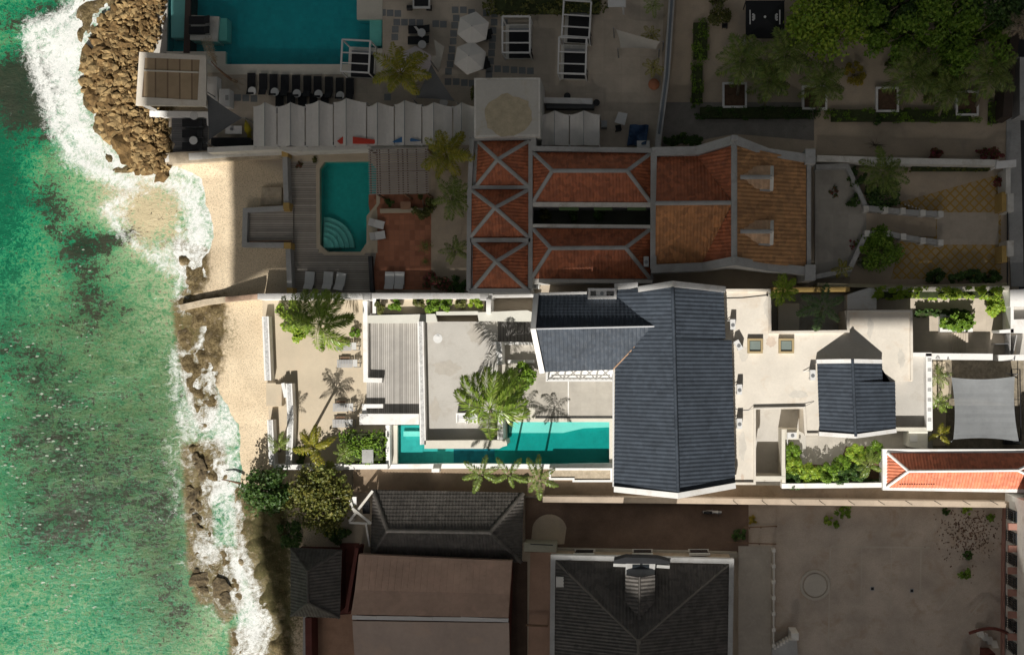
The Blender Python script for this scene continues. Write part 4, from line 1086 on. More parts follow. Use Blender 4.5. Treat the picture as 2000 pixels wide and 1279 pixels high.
# --- tropical bed south of the annex
wall('white wall along the south edge of the tropical bed', [(1527, 949), (1640, 948), (1724, 947)], .42, 1.3, extra=[('return_wall', MB().wall([(1531, 858), (1531, 943)], .3, 1.5, 0), CREAM)])
slab('planting_bed', [(1533, 862), (1556, 862), (1566, 905), (1640, 910), (1652, 872), (1722, 872), (1722, 944), (1533, 944)], .16, -.1, SOIL)
bed = [(1545, 882, .55, 1.5), (1548, 910, .6, 1.6), (1545, 935, .6, 1.3), (1580, 925, .65, 1.8), (1612, 922, .65, 1.7), (1640, 928, .55, 1.6), (1640, 905, .5, 1.9), (1668, 885, .6, 2.2), (1705, 880, .6, 2.2), (1672, 918, .6, 1.8)]
labs = ['top', 'second', 'lowest corner', 'first lower', 'second lower', 'third lower', 'inner', 'pale rounded', 'upper right', 'middle']
for i, (x, y, r, h) in enumerate(bed):
    lab = ['leafy banana-like plant at the top of the narrow bed by the light well', 'leafy plant halfway down the narrow bed by the light well', 'low dense plant in the corner where the bed wall turns', 'bright fountain-shaped plant below the patio shadow, first from the corner', 'bright fountain-shaped plant below the patio shadow, second from the corner',
           'dark leafy plant in the middle of the tropical bed', 'slim plant at the inner corner of the patio', 'pale round fan palm bush near the small gable', 'tall bright plant in the corner by the red roof', 'glossy broad-leaved plant just left of the star-shaped palm'][i]
    g = random.Random(i); b = P(x, y, .16); o = thing('tropical_plant', lab, 'plant', b, 'plants in the tropical bed')
    part('leaves', palm_crown(b + Vector((0, 0, h * .45)), 19, r * 1.7, (0, 0), 50 + i, .9, 8, .42, 1.15, (.1, 1.25)), [GREENS, LIME, DGREENS, LIME, GREENS, DGREENS, GREENS, LIME, GREENS, DGREENS][i], o)
    part('stem', MB().tube([b, b + Vector((0, 0, h * .5))], [.06, .04], 6), BARK, o)
palm((1695, 912, .1), (1698, 908, 2.2), 11, 1.35, 'dark star-shaped palm at the east end of the tropical bed', PALMD, (0, 0), 31, .8, .09, nl=18, lw=.1, ll=.6, els=(.0, .5))
hedge(1536, 936, 1720, 944, .7, 'low clipped edging hedge along the foot of the tropical bed', DGREENS, 420, .2, z0=.1, clumps=36)

# --- small red hipped roof at the street
o = thing('red_roof_house', 'small sunlit house with a bright red hipped tile roof at the street', 'house', P(1870, 920, 0))
rz0, rz1 = 3.0, 4.1
m = MB()
tiles(m, PT((1733, 884, rz0), (2066, 884, rz0), (1988, 918, rz1), (1775, 920, rz1)), (0, 1), .27, .33, .045)
tiles(m, PT((1732, 950, rz0), (1775, 920, rz1), (1988, 918, rz1), (2066, 955, rz0)), (0, -1), .27, .33, .045)
tiles(m, PT((1733, 884, rz0), (1775, 920, rz1), (1732, 950, rz0)), (-1, 0), .27, .33, .045)
tiles(m, PT((2066, 884, rz0), (1988, 918, rz1), (2066, 955, rz0)), (1, 0), .27, .33, .045)
part('roof', m, SALMON, o)
cp = MB().cap(P(1772, 920, rz1 + .1), P(1990, 918, rz1 + .1), .24, .12)
for a, b in (((1733, 884), (1775, 920)), ((1732, 951), (1775, 920)), ((2066, 884), (1988, 918)), ((2066, 956), (1988, 918))): cp.cap(P(*a, rz0 + .12), P(*b, rz1 + .11), .24, .12)
part('ridge_cap', cp, WHITE, o)
part('eave_border', MB().ring([(1724, 877), (2072, 877), (2072, 963), (1724, 957)], [(1733, 884), (2066, 884), (2066, 955), (1733, 950)], rz0 + .05, rz0 - .35), WHITE, o)
part('wall', MB().prism([(1730, 882), (2066, 882), (2066, 955), (1730, 951)], rz0 - .3, 0), WHITE, o)
m = MB()
for k in range(15): m.box(P(1758 + k * 4.7, 944, rz0 + .33), (.13, .2, .09))
part('vent_tiles', m, plain('dark_clay_vents', (.16, .05, .035), .7, .15), o)

# --- villa garden palms and planting
palm((972, 862, .1), (957, 797, 5.6), 13, 3.8, 'tall windswept coconut palm leaning over the roof terrace and pool', leafy('bright_coconut_fronds', [(.20, .33, .04), (.30, .42, .06), (.13, .21, .03), (.38, .42, .12)], .3, .35), (.16, 1.0), 5, 1.1, .15, nl=36, lw=.085, ll=.85, els=(.1, .85))  # its own slightly brighter frond greens
bush(1020, 735, 1.15, 1.7, 'dense green bush in the court under the tall coconut palm', GREENS, 800, .26, clumps=24)
bush(1003, 770, .9, 1.2, 'dark shrub at the foot of the terrace wall behind the pool', DGREENS, 420, .24)
palm((585, 612, 0), (588, 618, 3.6), 11, 2.4, 'windswept coconut palm at the beach corner of the villa garden', PALMD, (-.02, .9), 12, 1.0, .12, nl=26, lw=.085, ll=.8, els=(.1, .8), group='coconut palms by the north garden wall')
palm((622, 642, 0), (624, 632, 4.2), 13, 3.1, 'large windswept coconut palm over the lime shrubs by the north garden wall', PALMG, (.5, .65), 14, 1.0, .14, nl=32, lw=.09, ll=.8, els=(.05, .75), group='coconut palms by the north garden wall')
bush(572, 630, 1.1, .9, 'lime green sea grape shrub at the foot of the smaller coconut palm', LIME, 560, .3, ry=.7)
bush(583, 648, .8, .9, 'lime green shrub spilling farthest into the sandy garden', LIME, 420, .3)
bush(560, 605, 1.0, 1.0, 'lime shrub half hidden by fronds at the north wall', LIME, 420, .3)
bush(692, 650, .45, .8, 'small green shrub beside the deck wall and the loungers', GREENS, 160, .24)
palm((546, 880, 0), (545, 866, 2.6), 10, 1.35, 'small yellow-edged palm between the two pebble-topped walls', PALMD, (.05, .75), 17, 1.0, .1, nl=20, lw=.09, ll=.7)
palm((590, 880, 0), (612, 872, 4.0), 12, 1.95, 'sunlit yellowing palm by the south garden wall', PALMY, (.08, .6), 18, 1.0, .12, nl=24, lw=.1, ll=.7)
palm((660, 890, 0), (672, 884, 3.4), 8, 1.2, 'dusky low palm in front of the dark garden hedge', PALMD, (.1, .15), 19, 1.0, .1, nl=18, lw=.09, ll=.7)
hedge(665, 843, 752, 904, 1.5, 'dark green garden hedge west of the spa pool', GREENS, 1600, .24, clumps=70)
bush(585, 890, .75, 1.1, 'dark rounded shrub beside the pebble wall in the south garden', DGREENS, 300, .24)
solo('pump_box', MB().rect(709, 880, 727, 902, 1.55, 0).rect(707, 878, 729, 904, 1.62, 1.55), GREYW, 'small grey box set in the dark garden hedge', 'pump box')
# feather palms in the alley
for i, (x, y, lab) in enumerate([(940, 924, 'pale green feather palm in the alley, nearest the terrace'), (994, 926, 'pale green feather palm in the alley, middle of the three'), (1052, 934, 'pale green feather palm in the alley, beside the white planter')]):
    palm((x + 3, y + 2, 0), (x, y, 4.8), (6, 5, 7)[i], (1.9, 1.7, 1.95)[i], lab, leafy('pale_feather_fronds', [(.16, .24, .05), (.24, .31, .07), (.11, .17, .035)], .35, .3), (0, .05), 60 + i, .8, .09, 'feather palms in the alley behind the pool', nl=22, lw=.12, ll=.62, els=(.1, .6), az0=.4 + i * .5)

# weather stains on the flat roof coating
def stain(px, py, z, rx, ry, par, mat, seed):
    g = random.Random(seed); q = P(px, py, z); n = 26
    m = MB(); m.add([q + Vector((math.cos(2 * math.pi * k / n) * rx * g.uniform(.6, 1.1), math.sin(2 * math.pi * k / n) * ry * g.uniform(.6, 1.1), 0)) for k in range(n)], [tuple(range(n))])
    part('stain', m, mat, par)
RUSTY = plain('rust_run_off', (.60, .50, .41), .9, .12, 1.5, 8); DAMP = plain('damp_mark', (.57, .535, .475), .9, .10, 1.5, 8)
for i, (x, y, rx, ry, mt) in enumerate([(1506, 668, .45, .5, RUSTY), (1450, 934, .16, .45, RUSTY), (1452, 690, .5, .7, DAMP), (1560, 770, .9, .4, DAMP), (1500, 600, .4, .9, DAMP), (1700, 640, .3, 1.0, DAMP), (1450, 870, .35, 1.3, DAMP), (1760, 700, .35, .9, DAMP)]):
    stain(x, y, FZ + .006, rx, ry, annex, mt, i)
for i, (x, y, rx, ry) in enumerate([(870, 720, 1.4, .8), (930, 650, .8, 1.2), (850, 800, .5, 1.1)]): stain(x, y, TZ + .006, rx, ry, tr, plain('terrace_damp_mark', (.42, .39, .345), .9, .08, 1.5, 8), 20 + i)
# ================================================================ pool club in the north-west
slab('pool_deck', [(300, -120), (330, -120), (325, 104), (300, 104)], .02, -.3, CONC)
slab('pool_deck', [(747, -120), (1300, -120), (1288, 300), (930, 300), (747, 95)], .03, -.3, PAVEL)
slab('pool_deck', [(438, 126), (680, 143), (745, 143), (747, 95), (930, 300), (330, 303), (330, 215), (405, 215), (405, 105)], .025, -.3, PAVEL)
slab('terrace_floor', [(335, 222), (407, 222), (405, 302), (335, 302)], .06, -.3, DARKDECK)
A_TEAL = lined('club_pool_mosaic', (.025, .40, .46), (.025, .34, .40), .35, 0, .4, .06, .06, .35)
co = MB().rect(697, -70, 747, 38, .08, -.4).rect(438, 126, 682, 146, .07, -.4).rect(682, 95, 747, 143, .07, -.4).rect(325, 101, 440, 142, .06, -.4)
ex = [('shelf', MB().rect(334, -70, 362, 74, -.22, -1.3), plain('pale_grey_pool_shelf', (.42, .50, .50), .6, .05)), ('shelf', MB().rect(428, 36, 443, 80, -.2, -1.3).rect(722, 40, 746, 90, -.25, -1.3), TEALL),
      ('divider', MB().prism([(364, -70), (374, -70), (370, 104), (358, 104)], .12, -1.4), plain('dark_brown_pool_edge', (.07, .05, .045), .6, .2), ),
      ('sunbed_platform', MB().prism([(374, 30), (428, 33), (424, 81), (371, 78)], .1, -1.4), OFFW)]
pool('swimming_pool', 'large blue pool club pool at the top with an in-water sunbed platform', [(325, -70), (697, -70), (697, 38), (747, 38), (745, 95), (682, 95), (682, 143), (440, 126), (440, 104), (325, 101)], 1.4, -.1, A_TEAL, (co, CREAM), -.1, ex)
def daybed(px, py, z, rz, lab, group, mat=BLACK, l=1.95, w=.72):
    b = P(px, py, z); o = thing('sun_lounger', lab, 'sun lounger', b, group)
    M_ = Matrix.Rotation(rz, 3, 'Z'); L = lambda x, y, zz: Vector(b) + M_ @ Vector((x, y, zz))
    part('mattress', MB().box(L(-.25 * l / 2, 0, .3), (l * .72, w * .94, .1), rz), mat, o)
    m = MB(); q = [L(l * .2, -w * .45, .34), L(l * .5, -w * .45, .6), L(l * .5, w * .45, .6), L(l * .2, w * .45, .34)]
    m.add(q + [v + Vector((0, 0, .08)) for v in q], [(3, 2, 1, 0), (4, 5, 6, 7), (0, 1, 5, 4), (1, 2, 6, 5), (2, 3, 7, 6), (3, 0, 4, 7)])
    part('backrest', m, mat, o)
    part('frame', MB().bar(L(-l / 2, w * .46, .22), L(l * .45, w * .46, .22), .05).bar(L(-l / 2, -w * .46, .22), L(l * .45, -w * .46, .22), .05), METALG, o)
    for x in (-.42, .38):
        for y in (-.42, .42): part('leg', MB().bar(L(x * l, y * w, 0), L(x * l, y * w, .22), .05), METALG, o)
    return o
ords = ['first', 'second', 'third', 'fourth', 'fifth', 'sixth', 'seventh', 'eighth', 'ninth', 'tenth']
bk = daybed(393, 42, .1, 0, 'black sun lounger on the in-water platform, the upper of two', 'black loungers on the pool platform')
dup(bk, P(393, 62, .1), 0, 'black sun lounger on the in-water platform, the lower of two')
for i, (y, l) in enumerate(((242, 'black sun lounger on the dark seaside terrace, nearest the pergola'), (263, 'black sun lounger on the dark seaside terrace, the middle one'), (287, 'black sun lounger on the dark seaside terrace, nearest the groyne'))):
    dup(bk, P(380, y, .06), 0, l, 'black loungers on the seaside terrace')
row = [(493, 166), (516, 167), (536, 168), (558, 169), (580, 170), (602, 171), (622, 172), (644, 173), (665, 175), (685, 176)]
for i, (x, y) in enumerate(row):
    dup(bk, P(x, y, .03), -math.pi / 2, ords[i] + ' black lounger from the pergola in the long poolside row', 'black loungers in the poolside row', (1.0, .98, 1))
for i, (x, y) in enumerate([(548, 197), (570, 198), (592, 199), (614, 200), (636, 201)]):
    dup(bk, P(x, y + 6, .03), -math.pi / 2, ords[i] + ' black lounger tucked under the white tent edge, from the west', 'black loungers half under the tents')
def round_table(px, py, z, lab, group, r=.36, h=.55):
    b = P(px, py, z); o = thing('side_table', lab, 'side table', b, group)
    part('tabletop', MB().disc(b + Vector((0, 0, h)), r, .05, 20), METALW, o); part('leg', MB().disc(b, .06, h, 8), METALW, o); part('base', MB().disc(b, .2, .03, 14), METALW, o)
    return o
rt = round_table(497, 181, .03, 'round white side table by the poolside row, nearest the pergola', 'round white side tables')
for x, y, l in ((541, 183, 'round white side table by the poolside row, second from the pergola'), (584, 186, 'round white side table by the poolside row, third from the pergola'), (626, 187, 'round white side table by the poolside row, fourth from the pergola'), (668, 190, 'round white side table at the tent tip, last of the poolside row'),
                (384, 229, 'round white side table on the dark terrace under the pergola beam'), (383, 277, 'round white side table between two dark terrace loungers'), (826, 68, 'round white side table between the two loungers beside the parasol'), (827, 91, 'round white side table just above the lavender parasol'), (869, 203, 'round white side table under the tall triangular sail')):
    dup(rt, P(x, y, .03), 0, l)
dup(bk, P(820, 60, .03), 0, 'black lounger with a white towel north of the palm', 'black loungers north of the palm')
dup(bk, P(819, 81, .03), 0, 'black lounger without towel north of the palm', 'black loungers north of the palm')
solo('towel', MB().prism([(808, 52), (813, 52), (829, 70), (824, 74)], .5, .42), TENT, 'crumpled white towel left on a black lounger', 'towel')
# timber-panelled pergola on the breakwater
zt = 3.3
o = thing('pergola', 'white framed pergola with beige roof panels above the breakwater', 'pergola', P(340, 165, 0))
part('roof_frame', MB().ring([(272, 102), (403, 109), (402, 208), (265, 206)], [(283, 113), (390, 117), (386, 196), (277, 190)], zt, zt - .25), ROOFW, o)
part('roof_panel', MB().prism([(282, 112), (391, 116), (387, 197), (276, 191)], zt - .06, zt - .14), lined('beige_roof_panels', (.40, .30, .19), (.20, .14, .09), 1.03, 0, .8, .12, .13), o)
part('cross_beam', MB().bar(P(281, 138, zt), P(388, 142, zt), .12, .08), CREAM, o)
for q in ((274, 202), (396, 204), (397, 114), (279, 108)): part('post', MB().bar(P(*q, zt - .2), (P(*q, zt).x, P(*q, zt).y, 0), .28), WHITE, o)
part('edge_wall', MB().wall([(292, 222), (408, 224), (410, 245)], .5, .6, -.6), WHITE, o)
sail('shade_sail', 'grey triangular shade sail beside the pergola', [(404, 184, 3.0), (473, 231, 2.6), (407, 275, 2.6)], .05, DGREY)
o = thing('towel_bar', 'white towel hut counter with a square hatch in the sail shadow', 'counter', P(420, 178, 0))
part('body', MB().rect(402, 150, 424, 196, 1.0, 0), WHITE, o); part('counter', MB().rect(428, 174, 448, 208, 1.05, 0), WHITE, o); part('hatch', MB().rect(440, 186, 446, 196, 1.08, 1.0), GREYW, o)
o = thing('table', 'white rectangular bar table with a round centre mark', 'table', P(456, 254, 0))
part('tabletop', MB().rect(440, 246, 472, 262, .76, .7), METALW, o); part('base', MB().rect(446, 250, 466, 258, .7, 0), METALG, o); part('vase', MB().disc(P(453, 253, .76), .12, .2, 10), METALG, o)
solo('bar_counter', MB().rect(414, 271, 488, 284, .9, .02).rect(412, 269, 490, 286, .97, .9), BLACK, 'long black bar counter at the end of the white tents', 'bar counter')
m = MB(); m.tube(PT((480, 236, .3), (482, 245, .45), (485, 256, .5), (487, 268, .45), (486, 278, .3)), [.05, .24, .32, .22, .05], 8)
solo('kayak', m, plain('yellow_plastic', (.45, .36, .02), .4, .1), 'yellow kayak standing beside the bar table', 'kayak', smooth=True)
o = thing('driftwood_tree', 'bare twisted dry tree between the pergola and the pool', 'tree', P(460, 160, 0))
m = MB(); m.tube(PT((462, 160, 0), (452, 156, .9), (438, 145, 1.9), (424, 133, 2.8), (412, 120, 3.5)), [.14, .12, .1, .07, .04], 7)
part('trunk', m, WOODB, o)
g = random.Random(3); m = MB()
for k in range(5): frond(m, P(424, 128, 3.0), 1.75 + k * .1, .5, 2.6, (0, .1), g, 16, .06, .3, .6)
for k in range(3): frond(m, P(452, 156, 1.0), -.9 + k * .5, .3, 1.2, (0, 0), g, 10, .08, .4, .8)
part('dry_fronds', m, DRYF, o)
solo('pool_shower', MB().bar(P(404, 279, .1), P(422, 296, .1), .09), WOODB, 'brown timber pole lying from the dark terrace across the groyne top', 'pole')
# stone groyne and lot wall
wall('pale rounded stone groyne reaching from the club wall into the surf', [(318, 312), (340, 309), (400, 306), (452, 302), (560, 297)], 1.0, [.3, .5, .6, .65, .7], SANDW, name='stone_groyne', z0=-1.0, extra=[('capping', MB().wall([(322, 310), (400, 304), (452, 300), (555, 296)], .62, [.38, .66, .7, .72], .2), OFFW)])
wall('white lot wall between the white tents and the neighbour with the red patio', [(405, 293), (545, 287), (560, 292), (700, 287), (838, 285)], .45, 1.9, OFFW)
m = MB().wall([(548, 281), (700, 281), (838, 279)], .3, 1.3, 0); solo('gap_filler', m, BLACK, 'long black trough standing in for the dark gap behind the white tents', 'filler')  # solid black strip drawn where there is only a dark gap
# white tents
def tent(x0, xr, x1, yt, yb, lab, zr=2.95, ze=2.5, group='white tents beside the pool club'):
    o = thing('event_tent', lab, 'tent', P((x0 + x1) / 2, (yt + yb) / 2, 0), group)
    a, b_, c = P(x0, yt + 9, ze), P(xr, yt, zr), P(x1, yt + 9, ze); d, e, f = P(x0, yb, ze), P(xr, yb - 1, zr), P(x1, yb, ze)
    m = MB(); vs = []
    N = 6
    for j, (s, r_, t_) in enumerate(((a, b_, c), (d, e, f))):
        for k in range(N + 1):
            q = s.lerp(r_, k / N); q.z -= .25 * math.sin(math.pi * k / N); vs.append(q)
        for k in range(1, N + 1):
            q = r_.lerp(t_, k / N); q.z -= .25 * math.sin(math.pi * k / N); vs.append(q)
    n = 2 * N + 1
    m.add(vs, [(k, n + k, n + k + 1, k + 1) for k in range(n - 1)]); m.add([v - Vector((0, 0, .02)) for v in vs], [(k, k + 1, n + k + 1, n + k) for k in range(n - 1)])
    part('canopy', m, TENT, o, smooth=False)
    part('ridge_seam', MB().bar(b_ + Vector((0, .03, .02)), e + Vector((0, -.03, .02)), .05, .03), METALG, o)
    for q in (a, c, d, f): part('pole', MB().bar(q, (q.x, q.y, 0), .08), METALW, o)
    return o
tx = [(494, 517, 541), (541, 567, 596), (596, 623, 651), (651, 676, 716), (716, 737, 770), (770, 790, 824), (824, 847, 884), (884, 901, 928)]
for i, (a, b_, c) in enumerate(tx):
    tent(a + 1, b_, c - 1, 200 + (i % 3 == 2) * -4 - (i in (3,)) * 8, 286 - i * .4, ords[i] + ' white ridge tent from the sea in the poolside row')
tent(1058, 1083, 1111, 216, 284, 'white ridge tent right beside the flat grey tower', group='white tents beside the tower')
tent(1113, 1140, 1171, 216, 284, 'white ridge tent one along from the flat grey tower', group='white tents beside the tower')
for n_, pts, mt, lab in (('awning', [(658, 276), (672, 265), (738, 274), (734, 281), (664, 281)], REDC, 'red awning with a white patch behind the fourth tent'), ('awning', [(766, 277), (788, 266), (822, 275), (770, 279)], BLUEC, 'blue awning with a white crest behind the sixth tent')):
    solo(n_, MB().prism(pts, 2.62, 2.5).prism([(pts[1][0] + 2, pts[1][1] + 3), (pts[1][0] + 16, pts[1][1] + 3), (pts[1][0] + 12, pts[1][1] + 6)], 2.64, 2.6, 1), [mt, TENT], lab, 'awning')
# dark paving squares in the pale deck
m = MB()
sq = [(731, 8), (731, 24), (747, 25), (762, 26), (777, 27), (775, 44), (790, 44), (805, 44), (820, 45), (851, 47), (866, 48), (772, 58), (771, 73), (889, 20), (905, 20), (891, 36), (888, 50), (886, 66), (885, 81), (883, 97), (881, 112), (879, 126), (876, 140), (875, 160), (891, 160), (907, 162), (922, 163),
      (921, 25), (950, 26), (966, 28), (965, 44), (963, 60), (962, 76), (961, 90), (960, 104), (958, 120), (956, 135), (955, 146), (985, 45), (972, 135), (988, 136), (1004, 137), (1020, 138), (1036, 139), (757, 190), (464, 191), (480, 192), (496, 193)]
for x, y in sq: m.rect(x - 6.5, y - 6.5, x + 6.5, y + 6.5, .038, .0)
struct('paving_squares', m, plain('blue_grey_stone', (.20, .215, .225), .6, .12))
# parasols
def parasol(px, py, z, r, lab, mat, n=6, rot=0.0, group=None, sc=1.0):
    t = P(px, py, z); b = Vector((t.x, t.y, 0)); o = thing('parasol', lab, 'parasol', b, group)
    m = MB(); rim = [t + Vector((math.cos(rot + 2 * math.pi * k / n) * r, math.sin(rot + 2 * math.pi * k / n) * r * sc, -.55)) for k in range(n)]
    top = t + Vector((0, 0, .05))
    m.add([top] + rim + [v - Vector((0, 0, .14)) for v in rim], [(0, 1 + k, 1 + (k + 1) % n) for k in range(n)] + [(1 + k, 1 + n + k, 1 + n + (k + 1) % n, 1 + (k + 1) % n) for k in range(n)])
    part('canopy', m, mat, o); part('pole', MB().disc(b, .05, z - .1, 8), METALG, o); part('finial', MB().disc(top, .05, .12, 8), METALG, o); part('base', MB().disc(b, .35, .08, 12), METALG, o)
    m = MB()
    for v in rim: m.bar(top - Vector((0, 0, .1)), v - Vector((0, 0, .05)), .025)
    part('ribs', m, METALB, o)
    return o
parasol(808, 122, 2.7, 1.55, 'lavender hexagonal parasol half hidden by the palm', PINKF, 6, .5)
parasol(922, 52, 2.7, 1.45, 'off-white hexagonal parasol over dark seats, nearer the hedge', TENT, 6, .35, 'off-white parasols north of the tower')
parasol(916, 110, 2.7, 1.45, 'off-white hexagonal parasol over dark seats, nearer the tower', TENT, 6, .35, 'off-white parasols north of the tower')
for i, (x, y) in enumerate(((946, 68), (944, 76), (938, 122), (942, 132))):
    dup(bk, P(x, y, .03), .2, ['black lounger peeking out beyond the first off-white parasol', 'black lounger in the gap between the off-white parasols', 'black lounger peeking out beyond the second off-white parasol', 'black lounger at the tower foot by the second parasol'][i], 'black loungers under the off-white parasols', .8)
m = MB(); pts = [(848, 78), (868, 92), (858, 136), (846, 128), (842, 112), (852, 108)]; m.prism(pts, 2.0, 1.94); m.bar(P(845, 116, 2.0), (P(845, 116, 2).x, P(845, 116, 2).y, 0), .05)
solo('folded_parasol', m, SAILB, 'narrow beige folded sail between the palm and the parasols', 'sail')
sail('shade_sail', 'tall grey triangular shade sail in front of the tower', [(842, 126, 3.4), (888, 198, 2.6), (812, 192, 2.8)], .07, DGREY)
# four-poster cabanas
def cabana(px, py, lab, w=2.35, l=3.1, group='white framed cabanas'):
    b = P(px, py, .03); o = thing('cabana', lab, 'cabana', b, group)
    L = lambda x, y, z: Vector((b.x + x, b.y + y, b.z + z)); x, y, h = w / 2, l / 2, 2.3
    part('platform', MB().box(L(0, 0, .12), (w * .98, l * .98, .24)), OFFW, o)
    part('mattress', MB().box(L(.1, -.35, .34), (w * .8, l * .72, .2)), BLACK, o)
    part('bolster', MB().box(L(.05, l * .30, .42), (w * .75, .3, .22)), METALG, o)
    part('roof_frame', MB().bar(L(-x, y, h), L(x, y, h), .14).bar(L(-x, -y, h), L(x, -y, h), .14).bar(L(-x, -y, h), L(-x, y, h), .14).bar(L(x, -y, h), L(x, y, h), .14).bar(L(-x, .3, h), L(x, .3, h), .1).bar(L(-x, -.7, h), L(x, -.7, h), .1), METALW, o)
    for sx_ in (-1, 1):
        for sy_ in (-1, 1): part('post', MB().bar(L(sx_ * x, sy_ * y, 0), L(sx_ * x, sy_ * y, h), .12), METALW, o)
    part('curtain', MB().box(L(x * 1.02, -y * .9, h * .52), (.1, .35, h * .9)).box(L(x * .98, -y * .55, h * .93), (.08, 1.0, .12), .35), BLACK, o)
    return o
cb = cabana(1014, 83, 'white framed cabana standing alone on the pale deck')
dup(cb, P(1129, 53, .03), -.06, 'white framed cabana touching the hedge')
dup(cb, P(1121, 123, .03), -.03, 'white framed cabana below the hedge-side one')
dup(cb, P(708, 124, .03), -.05, 'white framed cabana at the corner of the big pool', None, (1.02, .88, 1))
hedge(948, -30, 1186, 22, 1.6, 'long leafy hedge along the top edge behind the cabanas', OLIVE, 1500, .3, clumps=90)
o = thing('luggage_cart', 'white wheeled service cart at the very top of the pool deck', 'cart', P(823, 2, 0))
part('tray', MB().rect(806, -22, 840, 17, .8, .7), METALW, o); part('rack', MB().rect(809, -20, 836, 12, .9, .82), BLACK, o)
for x in (800, 838): part('wheel', MB().tube([P(x - 5, 16, .25), P(x + 5, 16, .25)], .24, 14), METALB, o)
# tower
o = thing('flat_tower', 'square flat-roofed grey tower with an ochre stained roof', 'tower', P(992, 210, 0))
part('wall', MB().prism([(926, 153), (1055, 152), (1055, 266), (926, 268)], 4.6, -.1), OFFW, o)
part('roof', MB().prism([(930, 157), (1051, 156), (1051, 262), (930, 264)], 4.64, 4.5), plain('stained_roof_coat', (.56, .54, .49), .85, .08, .3, 5, (.46, .40, .27), .1), o)
m = MB()
g = random.Random(4); q = P(994, 226, 4.655)
m.add([q + Vector((math.cos(a) * 2.0 * (1 + .1 * g.uniform(-1, 1)), math.sin(a) * 1.75 * (1 + .1 * g.uniform(-1, 1)), 0)) for a in np.linspace(0, 2 * math.pi, 28)[:-1]], [tuple(range(27))])
part('rust_stain', m, plain('ochre_stain', (.50, .43, .30), .9, .16, 1.5, 8), o)
o = thing('bar_parapet', 'low white serving wall in the shade beside the tower', 'wall', P(1110, 198, 0))
part('wall', MB().wall([(1062, 196), (1157, 198)], .5, 1.1, 0), WHITE, o); part('counter', MB().rect(1066, 202, 1160, 212, .9, 0), DGREY, o)
for x, y, l in ((1108, 188, 'round black bin above the low serving wall'), (1165, 201, 'round black bin at the end of the low serving wall')):
    o = thing('bin', l, 'bin', P(x, y, 0), 'black bins by the serving wall'); part('body', MB().tube([P(x, y, .03), P(x, y, .8)], [.22, .28], 16), METALB, o); part('rim', MB().disc(P(x, y, .8), .3, .04, 16), METALB, o)
o = thing('table', 'tilted white square table in the service yard', 'table', P(1213, 232, 0))
tb = MB().prism([(1208, 219), (1226, 222), (1220, 245), (1200, 239)], .75, .7); part('tabletop', tb, METALW, o); part('leg', MB().bar(P(1213, 232, .7), P(1213, 232, 0), .1), METALG, o)
o = thing('chair', 'black chair pulled up to the tilted white table', 'chair', P(1208, 250, 0)); part('seat', MB().box(P(1208, 250, .45), (.5, .5, .06), .2), BLACK, o); part('backrest', MB().box(P(1207, 256, .7), (.5, .06, .45), .2), BLACK, o)
for dx in (-4, 4):
    for dy in (-4, 4): part('leg', MB().bar(P(1208 + dx, 250 + dy, .43), P(1208 + dx, 250 + dy, 0), .04), METALB, o)
m = MB(); vs = []
g = random.Random(9)
for j in range(7):
    for i in range(7): vs.append(P(1230 + i * 6.2 + j * -.9, 244 + j * 6.5 + g.uniform(-1, 1), .75 + .35 * math.sin(i * .9) * math.sin(j * .8) + g.uniform(-.06, .06)))
m.add(vs, [(j * 7 + i, (j + 1) * 7 + i, (j + 1) * 7 + i + 1, j * 7 + i + 1) for j in range(6) for i in range(6)])
rim = [i for i in range(7)] + [7 * j + 6 for j in range(1, 7)] + [42 + i for i in range(5, -1, -1)] + [7 * j for j in range(5, 0, -1)]
m.add([vs[i] for i in rim] + [Vector((vs[i].x, vs[i].y, .02)) for i in rim], [(k, (k + 1) % 24, 24 + (k + 1) % 24, 24 + k) for k in range(24)])
solo('tarp_pile', m, TARP, 'pile covered by a dark blue tarpaulin in the service yard', 'tarpaulin')
solo('air_conditioner', MB().box(P(1180, 244, .4), (.5, .6, .75)).disc(P(1180, 244, .78), .2, .02, 14, 0), METALG, 'grey air conditioner box on the service yard floor', 'air conditioner')
solo('white_crate', MB().rect(1246, 276, 1268, 288, .9, 0).rect(1244, 275, 1269, 289, .96, .9), METALW, 'white lidded box at the end of the service yard', 'box')
sail('shade_sail', 'beige square shade sail by the club side wall', [(1203, 58, 2.9), (1290, 82, 2.6), (1282, 96, 2.4), (1212, 94, 2.8)], .05, SAILB)
solo('white_canopy', MB().rect(1187, -20, 1222, 14, 2.6, 2.5).rect(1190, -18, 1194, -14, 2.5, 0).rect(1215, 8, 1219, 12, 2.5, 0), METALW, 'white square canopy cut by the top edge', 'canopy')
for i, (x, y, lab) in enumerate([(1276, 12, 'palm in the club corner, at the top edge'), (1272, 70, 'yellowish potted palm beside the beige sail'), (1276, 132, 'potted palm with yellow tips above the fallen terracotta pot')]):
    palm((x, y, 0), (x, y, 1.9), 8, 1.05, lab, [PALMG, PALMY, PALMY][i], (0, 0), 70 + i, 1.0, .08, nl=14, lw=.12, ll=.8)
m = MB(); q = P(1277, 168, 0); m.tube([q, q + Vector((0, 0, .5)), q + Vector((0, 0, .75))], [.3, .5, .46], 16)
solo('plant_pot', m, TERRAP, 'big terracotta pot by the club side wall', 'pot', smooth=True)
wall('long grey-capped wall between the club and the gravel garden', [(1316, -60), (1302, 150), (1287, 262), (1284, 290)], .5, 2.2, GREYW, extra=[('capping', MB().wall([(1316, -60), (1302, 150), (1287, 262)], .22, 2.26, 2.1), plain('slate_capping', (.13, .15, .17), .6, .1))])
